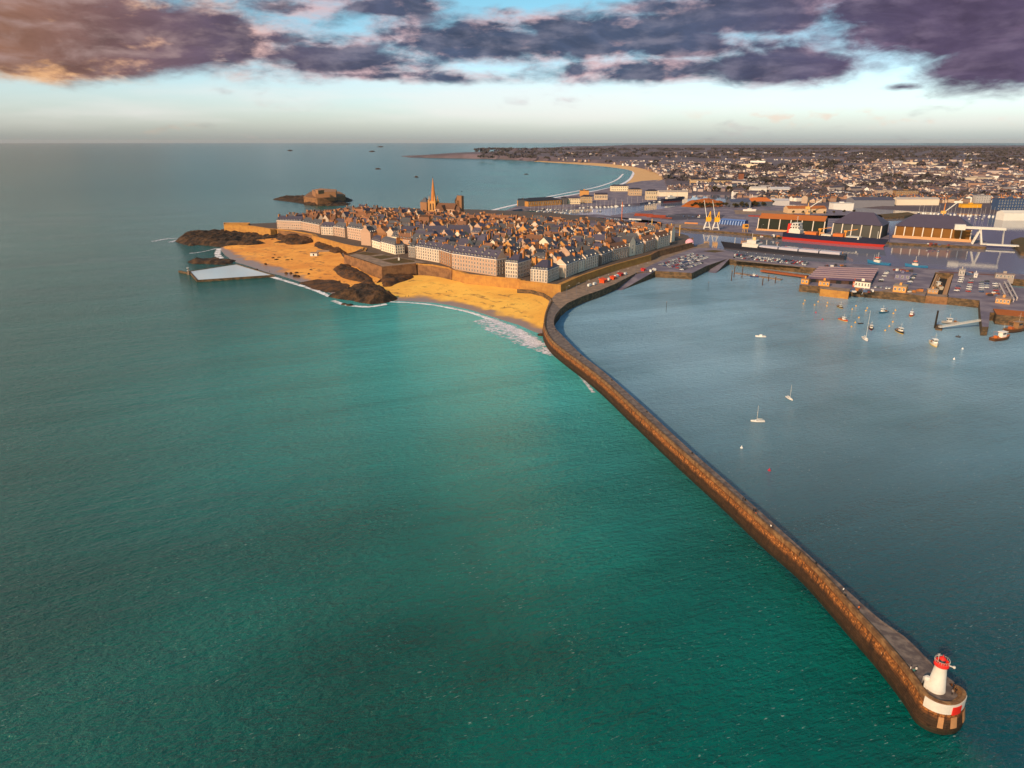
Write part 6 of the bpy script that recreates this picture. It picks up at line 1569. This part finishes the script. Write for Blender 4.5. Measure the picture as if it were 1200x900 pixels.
# dry dock
b = MB(); Q = pxy([(1084, 346.4), (1111, 348.4), (1112, 345.6), (1085.5, 343.8)], ZQ); b.prism([(p.x, p.y) for p in Q], -3, ZQ, 0, 1); setting(b.build('quay', [M_RAMP2, M_QUAYTOP]))
flat('dock_floor', [(1083, 347), (1095, 317), (1120, 319), (1113, 349)], .6, mat('dock_floor', '#2a2622', .9, .3, .3))
for (q0, q1, lb) in (((1087, 343.5), (1097, 320.5), 'stepped stone side wall of the dry dock, nearer the market'), ((1110, 345), (1117, 321.8), 'stepped stone side wall of the dry dock, nearer the car park')):
    a, c = at(q0[0], q0[1], ZQ), at(q1[0], q1[1], ZQ); t = thing('dock_wall', lb, 'dock wall'); s = 1 if q0[0] < 1100 else -1
    for k in range(3):
        o_ = Vector((s * (1.2 + k * 1.6), 0, 0)); b = MB(); b.bar(a + o_ - Vector((0, 0, 1.4 + k * 1.8)), c + o_ - Vector((0, 0, 1.4 + k * 1.8)), 1.6, 1.8); b.build('step', cm('#a8805c', .9), t)
t = boat(at(1099.5, 336.5, 2), R(80), 17, 'pale grey boat sitting inside the dry dock', '#b0a698', '#7a6e64', '#a59a8c', '#c9c0b4')
# boat hoist rails
t = thing('boat_hoist_rails', 'pair of long pale slanting beams of a boat hoist beside the east car park', 'hoist')
for q0, q1 in (((1171, 332), (1181, 352)), ((1177, 330), (1188, 351)), ((1181, 328.5), (1192, 349))):
    a, c = at(q0[0], q0[1], ZQ + 2.5), at(q1[0], q1[1], ZQ + 2.5); b = MB(); b.bar(a, c, 1.2, .9)
    for k in range(5): q = a.lerp(c, k / 4); b.bar((q.x, q.y, ZQ - 8), (q.x, q.y, ZQ + 2.4), .7)
    b.build('beam', cm('#b8a8a0', .8), t)
quay('rusty_quay', [(1164, 361.5), (1215, 366), (1215, 373), (1168, 368.5)], ZQ + 1.2, M_QUAY, mat('rusty_ground', '#a0541c', .95, .3, .1))

# ------------------------------------------------------------------ cars
CARC = {'white': '#dcd8d4', 'silver': '#9a9aa2', 'grey': '#55565e', 'black': '#16171c', 'red': '#a0281e', 'blue': '#26406e'}
CARM = {}
for n_, c_ in CARC.items():
    b = MB(); b.box(-2.1, 2.1, -.85, .85, .3, .85, 0); b.box(-1.9, 1.5, -.8, .8, .85, .95, 0)
    b.add([(-1.85, -.78, .95), (1.0, -.78, .95), (1.0, .78, .95), (-1.85, .78, .95), (-1.5, -.65, 1.48), (.3, -.65, 1.48), (.3, .65, 1.48), (-1.5, .65, 1.48)], [(0, 1, 5, 4), (1, 2, 6, 5), (2, 3, 7, 6), (3, 0, 4, 7)], 1)
    b.box(-1.5, .3, -.66, .66, 1.47, 1.53, 0)
    for x in (-1.3, 1.3):
        for y in (-.8, .8): b.tube((x, y - .1, .33), (x, y + .1, .33), .33, n=8, mi=2)
    CARM[n_] = b.mesh('parked_car', [mat('car_' + n_, c_, .3, .04, 1, spec=.6), M_GLASS, M_DARK])
GC = 'cars parked on the quays of the town'
rc = random.Random(8)
def cars(p1, p2, n, z, label, cross=True, gap=.1, jit=.1, angle=None):
    a, c = at(p1[0], p1[1], z), at(p2[0], p2[1], z); d = (c - a).normalized(); rz = math.atan2(d.y, d.x) + (R(90) if cross else 0)
    for i in range(n):
        if rc.random() < gap: continue
        q = a.lerp(c, i / max(1, n - 1)); cn = rc.choice(('white', 'white', 'silver', 'grey', 'black', 'white', 'silver', 'red', 'blue'))
        o = link('parked_car', CARM[cn], None, q, rz + rc.uniform(-jit, jit) * .3); o.scale = (1.12,) * 3
        tag(o, '%s car, %s place of %s' % (cn, nth(i + 1), label), 'car', GC)
ZC = ZQ + .1
for k, (p1, p2) in enumerate([((774, 310.5), (811, 297.8)), ((779, 312), (817, 299)), ((785, 313.5), (823, 300.2)), ((792, 315), (829, 301.8)), ((799, 316.5), (822, 308.5))]):
    cars(p1, p2, 24 if k < 4 else 12, ZC, 'the %s car row below the dark bastion' % nth(k + 1))
for k, (p1, p2) in enumerate([((862, 298.6), (946, 307.8)), ((862, 300.2), (946, 309.3)), ((861, 302), (944, 310.8))]):
    cars(p1, p2, 34, ZQ, 'the %s car row along the strip beside the coaster' % nth(k + 1))
for k, (p1, p2, n) in enumerate([((1121, 341), (1127, 326), 7), ((1134.5, 342), (1138.5, 327), 7), ((1150, 342.5), (1150, 331), 6), ((1155, 343), (1156.5, 330), 6), ((1167, 341), (1166, 333), 4)]):
    cars(p1, p2, n, ZQ, 'the %s file in the car park beside the dry dock' % nth(k + 1), gap=.15)
for k, (p1, p2, n) in enumerate([((1032, 330), (1040, 318.5), 9), ((1026, 337), (1042, 338.5), 6), ((1065, 333), (1072, 322), 6)]):
    cars(p1, p2, n, ZQ, 'the %s short row right of the striped market' % nth(k + 1), gap=.2)
for k, (p1, p2, n) in enumerate([((706, 257.5), (765, 262.5), 26), ((700, 255.5), (745, 258.8), 20)]):
    cars(p1, p2, n, 6.6, 'the %s row on the quay behind the town' % nth(k + 1), gap=.15)
# vans and stalls on the esplanade
def van(px, py, c, label, rz, L=5.6, z=ZQ):
    t = thing('parked_van', label, 'van', at(px, py, z), rz)
    b = MB(); b.box(-L / 2, L / 2 - 1.4, -1.05, 1.05, .4, 2.7); b.add([(L / 2 - 1.4, -1.05, .4), (L / 2, -1.05, .4), (L / 2, 1.05, .4), (L / 2 - 1.4, 1.05, .4), (L / 2 - 1.4, -1.0, 2.5), (L / 2 - .5, -1.0, 1.5), (L / 2 - .5, 1.0, 1.5), (L / 2 - 1.4, 1.0, 2.5), (L / 2, -1.05, 1.3), (L / 2, 1.05, 1.3)], [(1, 2, 9, 8), (8, 9, 6, 5), (5, 6, 7, 4), (0, 1, 8, 5, 4), (2, 3, 7, 6, 9)])
    b.build('body', cm(c, .4), t)
    b = MB(); b.add([(L / 2 - 1.25, -.9, 2.38), (L / 2 - .52, -.9, 1.6), (L / 2 - .52, .9, 1.6), (L / 2 - 1.25, .9, 2.38)], [(0, 1, 2, 3)]); b.v = [(x + .06, y, z_ + .05) for x, y, z_ in b.v]; b.build('windscreen', M_GLASS, t)
    for x in (-L / 2 + 1.1, L / 2 - 1.1):
        for y in (-.95, .95): b = MB(); b.tube((x, y - .13, .4), (x, y + .13, .4), .4, n=10); b.build('wheel', M_DARK, t)
RZE = math.atan2(at(720, 325, ZQ).y - at(690, 335, ZQ).y, at(720, 325, ZQ).x - at(690, 335, ZQ).x)
van(691, 335.5, '#dcd6d0', 'white van, nearest the breakwater of those on the esplanade', RZE, 6.5); van(697, 333.8, '#d4cec8', 'white van, second from the breakwater', RZE, 6)
van(713.5, 328.5, '#dad2ca', 'white van between two orange market stalls', RZE + .2, 6); van(722.5, 324.8, '#e0dad4', 'long white truck beside the orange stalls on the esplanade', RZE, 9.5); van(733, 322, '#d8d4d0', 'white van farthest along the esplanade, past the red stall', RZE, 5)
van(762, 318.6, '#e2dcd4', 'white van at the top of the slipway', RZE + .5, 6); van(766.5, 317, '#d6cfc6', 'white van at the corner of the car park quay', RZE + .9, 6)
def stall(px, py, c, label, rz, s=1.0):
    t = thing('market_stall', label, 'stall', at(px, py, ZQ), rz)
    b = MB(); b.box(-3.2 * s, 3.2 * s, -2.2 * s, 2.2 * s, 0, 2.6 * s); b.build('cabin', cm(c, .7), t)
    b = MB(); b.prism([(-3.7 * s, -2.7 * s), (3.7 * s, -2.7 * s), (3.7 * s, 2.7 * s), (-3.7 * s, 2.7 * s)], 2.6 * s + .01, [2.7 * s, 2.7 * s, 3.6 * s, 3.6 * s]); b.build('roof', cm(c, .7), t)
    b = MB(); b.box(-2 * s, 2 * s, -2.3 * s, -2.1 * s, 1 * s, 2.2 * s); b.build('counter_opening', M_DARK, t)
stall(707, 331, '#d2491c', 'large bright orange stall on the esplanade', RZE, 1.25); stall(718.5, 327.2, '#d2491c', 'smaller orange stall in front of the long white truck', RZE); stall(727, 323.2, '#a83226', 'dark red stall past the long white truck', RZE)
stall(754, 317.4, '#b8302a', 'red kiosk with a white top at the head of the slipway', RZE, .9)
t = thing('marquee', 'pink domed marquee at the far tip of the harbour bastion', 'tent', at(808, 285, 13)); b = MB(); b.lathe([(6, 0), (6, 2), (5, 4), (3, 5.6), (.4, 6.4)], 16); b.build('canopy', cm('#d89aa6', .8), t); b = MB(); b.lathe([(6.1, -.2), (6.1, .5), (6.0, .5)], 16); b.build('skirt', cm('#e0d0cc', .8), t)
# roundabout lawn
flat('lawn', [(823, 294.2), (836, 292.9), (850, 294.2), (838, 296)], ZQ + .16, M_GRASS)

# ------------------------------------------------------------------ marina boats behind the town and in the far basin
rm_ = random.Random(3)
YM = {}
for nm, hc in (('white', '#dcd6d0'), ('grey', '#8f8c92'), ('navy', '#23283e')):
    hm = hull_mesh(11, 3.3, 1.1, .8, [cm(hc), cm(hc), cm('#c0b2a4')])
    b = MB(); b.box(-1.5, 2.4, -.9, .9, .9, 1.7, taper=.85); cmesh = b.mesh('cabin', cm('#ded8d0'))
    b = MB(); b.tube((.8, 0, 1), (.8, 0, 14), .14, .09, 5); b.tube((.8, 0, 2.2), (-3.6, 0, 2.2), .16, n=5); mm = b.mesh('mast', cm('#cfc4b8'))
    YM[nm] = (hm, cmesh, mm)
def yachts(p1, p2, n, z, where, rz=None, s=1.0):
    a, c = at(p1[0], p1[1], z), at(p2[0], p2[1], z); d = (c - a).normalized()
    for i in range(n):
        q = a.lerp(c, (i + rm_.uniform(-.25, .25)) / max(1, n - 1)); nm = rm_.choice(('white', 'white', 'white', 'grey', 'navy')); k = s * rm_.uniform(.8, 1.35)
        t = thing('moored_yacht', '%s yacht moored %s' % (nm, where), 'yacht', q, math.atan2(d.y, d.x) + R(90) + rm_.uniform(-.12, .12), '%s yachts %s' % (nm, where)); t.scale = (k, k, k)
        for part, me in zip(('hull', 'cabin', 'mast'), YM[nm]): link(part, me, t)
yachts((622, 247.2), (668, 250), 12, ZB, 'in the near marina row behind the town'); yachts((636, 245.6), (704, 248), 15, ZB, 'in the middle marina row behind the town')
yachts((655, 243.8), (722, 242.6), 15, ZB, 'along the sea-front side of the marina', s=1.2); yachts((722, 241.8), (772, 236.8), 9, ZB, 'at the far end of the marina', s=1.3)
yachts((1076, 250), (1170, 254.5), 20, ZB, 'in the inner basin behind the drawbridge', s=1.2); yachts((1090, 254.5), (1150, 257.5), 9, ZB, 'in the front row of the inner basin', s=1.1)
def liner():
    A, B_ = at(776, 237.5, ZB), at(799, 236, ZB); L = (B_ - A).length
    t = thing('moored_ship', 'dark blue ship with a dull red waterline at the far end of the marina', 'ship', (A + B_) / 2, math.atan2(B_.y - A.y, B_.x - A.x))
    link('hull', hull_mesh(L, 12, 9, 2, [cm('#1e1f30'), cm('#6a2f2a'), cm('#5c565c')]), t)
    b = MB(); b.box(-.3 * L, .1 * L, -4, 4, 8, 13); b.box(-.2 * L, -.05 * L, -4, 4, 13, 17); b.build('superstructure', M_WHITE, t)
    for x in (-.3, 0, .25): b = MB(); b.tube((x * L, 0, 8), (x * L, 0, 34), .4, .2, 6); b.build('mast', cm('#b8a890'), t)
liner()
t = thing('moored_ship', 'white ship lying along the tarmac quay behind the blue shed', 'ship', at(878, 247.5, 6.5), R(-20))
link('hull', hull_mesh(26, 7, 3.5, 1, [cm('#dcd2cc'), cm('#c9b8b0'), cm('#b0a094')]), t); b = MB(); b.box(-4, 5, -2.2, 2.2, 3, 6); b.build('cabin', M_WHITE, t); b = MB(); b.tube((0, 0, 6), (0, 0, 22), .3, .15, 6); b.build('mast', M_WHITE, t)
# rows of containers and stacked goods on the tarmac
for i, (px, py, c, lb) in enumerate([(757, 253.5, '#8a3c28', 'long rust-red stack of containers on the tarmac quay'), (772, 255, '#8a3c28', 'second rust-red container stack, nearer the cranes'), (784, 256.3, '#7a3a2c', 'shorter dark red container stack'), (748, 258, '#d0cac4', 'white container near the quay edge'), (761, 249.5, '#4a4f66', 'blue-grey container stack at the back of the tarmac quay'), (814, 262.5, '#c08050', 'orange container by the quay cranes'), (888, 254, '#8a3a30', 'red digger-like loader stack beside the white ship')]):
    t = thing('container_stack', lb, 'container', at(px, py, 6.5), R(-25)); n_ = 3 if i in (0, 1) else 2
    for k in range(n_):
        b = MB(); b.box(-6, 6, -1.3, 1.3, 0, 2.6)
        for q in range(7): b.box(-5.6 + q * 1.8, -5.2 + q * 1.8, -1.4, -1.3, .1, 2.5)
        b.build('container', cm(c, .8), t, ((k - n_ / 2) * 12.3, 0, 0)); 
        if i < 2: b.build('container', cm(c, .8), t, ((k - n_ / 2) * 12.3 + 2, 0, 2.62))

# ------------------------------------------------------------------ people
PE = [(870.5, 587, 'walk', '#14151a', '#17181c', 'person in dark clothes walking on the upper part of the breakwater', 40), (883, 599.5, 'stand', '#17181c', '#1c1d22', 'person in black standing beside another on the breakwater', 100), (885.5, 600, 'walk', '#1a1a1e', '#2a2d34', 'person in dark grey next to a companion in black on the breakwater', 150),
      (903, 619.5, 'walk', '#3a3a40', '#dcd0c4', 'person in a white top walking alone on the breakwater', -40), (937, 651.5, 'walk', '#14151a', '#202126', 'person in black walking farther along, above the pair near the lighthouse end', 30),
      (988, 694, 'stand', '#26262c', '#d8d2cc', 'person in a white top and dark trousers near a stooping companion', 20), (991, 700, 'bend', '#111216', '#15161a', 'person in black stooping forward on the breakwater', 90), (1006, 715.5, 'stand', '#3a2a20', '#c8642c', 'person in an orange jacket by the parapet', 0),
      (1066.5, 786.5, 'stand', '#1b1c22', '#cfc8c0', 'person in a pale top standing by the parapet a few steps from the lighthouse', 60), (1070, 789.5, 'walk', '#18191e', '#2f6a68', 'person in a teal jacket beside a companion near the lighthouse', -30), (1073, 787.5, 'stand', '#1b1c22', '#d6ccc2', 'person in a white jacket in the small group near the lighthouse', 180),
      (1117, 808, 'stand', '#111216', '#15161a', 'person in black standing behind the lighthouse at the very end', 200), (1119.5, 812.5, 'stand', '#15161a', '#101116', 'person in black leaning by the curved end parapet', 140), (1115.5, 814, 'stand', '#15161a', '#8a7a70', 'person in a greyish coat beside the curved end parapet', 90)]
for (px, py, pose, lc, tc_, lb, rz) in PE: add_person(px, py, ZD + .01, pose, lc, tc_, lb, R(rz), 1.06)
for (px, py, pose, lc, tc_, lb) in [(523, 343, 'walk', '#23232a', '#1c1c22', 'person in dark clothes walking high on the golden beach'), (475.5, 348.5, 'stand', '#23232a', '#2a2a30', 'person in dark clothes near the rocks on the golden beach'), (479, 348, 'walk', '#2a2a30', '#3a2a2a', 'person in brown walking near the rocks on the golden beach'),
                                   (591, 361, 'walk', '#1c1c22', '#2a2a34', 'person in black on the middle of the golden beach'), (594.5, 358.5, 'stand', '#1c1c22', '#33333a', 'person in grey beside a companion in the middle of the golden beach'), (316, 319, 'walk', '#1c1c22', '#22222a', 'person walking on the orange beach beside the tidal pool')]:
    add_person(px, py, 2.2, pose, lc, tc_, lb, R(rc.uniform(0, 360)), 1.1)
# small fittings along the breakwater deck
for i, f in enumerate((20, 38, 52, 66, 80, 92, 104)):
    q = H3[f].lerp(S3[f], .12); t = thing('bollard', 'small iron mooring bollard on the harbour kerb, %s from the town' % nth(i + 1), 'bollard', (q.x, q.y, ZD + .1), 0, 'bollards along the breakwater')
    b = MB(); b.lathe([(.32, 0), (.26, .12), (.22, .5), (.36, .62), (.34, .78), (.1, .85)], 10); b.build('post', M_DARK, t)
    b = MB(); b.lathe([(.5, -.05), (.5, .06), (.4, .06)], 10); b.build('base', M_QUAY, t)
bx_ = S3[96].lerp(H3[96], .3)
t = thing('equipment_box', 'orange safety box on the deck beside the person in the orange jacket', 'box', (bx_.x, bx_.y, ZD), R(60)); b = MB(); b.box(-.5, .5, -.35, .35, 0, .9); b.build('body', cm('#c8642c'), t); b = MB(); b.box(-.55, .55, -.4, .4, .9, 1.0); b.build('lid', cm('#c8642c'), t)

# painted lines of the car parks and quays
def lines(name, p1, p2, n, ln, z, m=M_WHITE, wd=.14):
    a, c = at(p1[0], p1[1], z), at(p2[0], p2[1], z); d = (c - a).normalized(); s = Vector((-d.y, d.x, 0)); b = MB()
    for i in range(n):
        q = a.lerp(c, i / (n - 1)); u = d * wd; v = s * ln / 2
        b.add([q - u - v, q + u - v, q + u + v, q - u + v], [(0, 1, 2, 3)])
    return setting(b.build(name, m))
for (p1, p2) in [((774, 310.5), (811, 297.8)), ((779, 312), (817, 299)), ((785, 313.5), (823, 300.2)), ((792, 315), (829, 301.8))]: lines('road_markings', p1, p2, 26, 5, ZC + .006)
for (p1, p2) in [((862, 298.6), (946, 307.8)), ((862, 300.2), (946, 309.3)), ((861, 302), (944, 310.8))]: lines('road_markings', p1, p2, 36, 5, ZQ + .006)
for (p1, p2) in [((1121, 341), (1127, 326)), ((1134.5, 342), (1138.5, 327)), ((1150, 342.5), (1150, 331))]: lines('road_markings', p1, p2, 10, 5, ZQ + .006)
for (p1, p2, w_) in [((760, 258), (905, 268), .5), ((770, 252), (900, 256), .4), ((900, 262), (1030, 268), .4), ((1020, 322), (1010, 345), .3)]:
    a, c = at(p1[0], p1[1], 6.5 if p1[0] < 1000 else ZQ), at(p2[0], p2[1], 6.5 if p2[0] < 1040 and p1[0] < 1000 else ZQ); d = (c - a).normalized() ; s = Vector((-d.y, d.x, 0)) * w_; o_ = Vector((0, 0, .006)); b = MB(); b.add([a - s + o_, c - s + o_, c + s + o_, a + s + o_], [(0, 1, 2, 3)]); setting(b.build('road_markings', M_WHITE))
flat('tarmac_patch', [(770, 263), (800, 262), (840, 266), (838, 268.5), (806, 266.5)], 6.504, M_QUAYTOP)
flat('tarmac_patch', [(762, 255), (800, 250), (850, 252), (845, 256), (790, 258)], 6.504, mat('dark_tarmac', '#453f4a', .9, .3, .08))
flat('tarmac_patch', [(860, 246), (930, 247), (930, 252), (862, 251)], 6.504, M_QUAYTOP)
flat('tarmac_patch', [(862, 304.5), (938, 312), (937, 313), (860, 305.6)], ZQ + .004, M_QUAYTOP)
flat('tarmac_patch', [(1030, 341.4), (1084, 345.6), (1086, 341), (1046, 337.5)], ZQ + .004, M_QUAYTOP)
flat('tarmac_patch', [(1100, 317.8), (1190, 323), (1190, 324.5), (1100, 319)], ZQ + .004, mat('rust_ground', '#6a4238', .9, .3, .1))
# lamp posts on the quays
def lamp(px, py, z, label):
    t = thing('street_lamp', label, 'lamp post', at(px, py, z), 0, 'lamp posts on the quays')
    b = MB(); b.tube((0, 0, 0), (0, 0, 11), .16, .1, 6); b.bar((0, 0, 10.9), (2.2, 0, 11.3), .14); b.build('post', cm('#6a6670', .7), t); b = MB(); b.box(1.7, 2.8, -.25, .25, 11.2, 11.45); b.build('lamp_head', M_WHITE, t)
for k in range(9): lamp(664 + k * 11.5, 348.5 - k * 3.6, ZQ, 'lamp post on the esplanade, %s from the breakwater' % nth(k + 1))
for k in range(8): lamp(862 + k * 10.5, 305.4 + k * 1.02, ZQ, 'lamp post along the harbour edge of the car strip, %s from the slipway' % nth(k + 1))
for k in range(7): lamp(760 + k * 22, 260.5 + k * 1.8, 6.5, 'lamp post on the tarmac quay, %s from its pointed end' % nth(k + 1))
# crates and pallets on the market quay and stacked goods by the sheds
CR = [('#a86a3a', 'orange-brown'), ('#c9c0b8', 'pale'), ('#4a5a78', 'blue'), ('#7a3a30', 'dark red'), ('#3c3a40', 'black')]
rk = random.Random(17)
spots = [((1010, 342), 9, 'on the quay in front of the white quay building'), ((1070, 341.5), 8, 'beside the mouth of the dry dock'), ((980, 313), 10, 'behind the striped market'), ((1060, 317.5), 9, 'along the basin edge behind the workshop'), ((900, 277), 10, 'by the stern of the red ship'), ((1100, 287.2), 10, 'on the quay in front of the largest shed'), ((1130, 321.5), 8, 'beside the lock-keeper cabin'), ((1165, 346), 8, 'above the stone jetty'), ((808, 254), 9, 'in the middle of the tarmac quay'), ((930, 256), 9, 'behind the dark-bayed shed')]
for (c0_, n_, wh) in spots:
    for k in range(n_):
        hc, cn = rk.choice(CR); z = 6.5 if c0_[1] < 290 else ZQ
        p = at(c0_[0] + rk.uniform(-13, 13), c0_[1] + rk.uniform(-1.2, 1.2), z); w_, d_, h_ = rk.uniform(1.6, 5), rk.uniform(1.4, 2.6), rk.uniform(1.2, 2.8)
        b = MB(); b.box(-w_ / 2, w_ / 2, -d_ / 2, d_ / 2, .15, h_)
        for q in (-.35, 0, .35): b.box(q * w_ - .12, q * w_ + .12, -d_ / 2 - .04, d_ / 2 + .04, 0, h_ + .05)
        tag(b.build('cargo_crate', cm(hc, .85), None, p, rk.uniform(-.6, .6)), '%s crate among the goods %s' % (cn, wh), 'crate', '%s crates %s' % (cn, wh))

# ------------------------------------------------------------------ air
hz = bpy.data.materials.new('haze_air'); hz.use_nodes = True
g2 = G(hz.node_tree); g2.n.clear()
pv = g2.new('ShaderNodeVolumePrincipled'); pv.inputs['Color'].default_value = hexc('#e4e0e6'); pv.inputs['Density'].default_value = 0.6e-5
g2.l.new(pv.outputs[0], g2.new('ShaderNodeOutputMaterial').inputs['Volume'])
b = MB(); b.box(-73000, 73000, -4000, 73000, -8, 260)
o = b.build('haze', hz); o['kind'] = 'stuff'
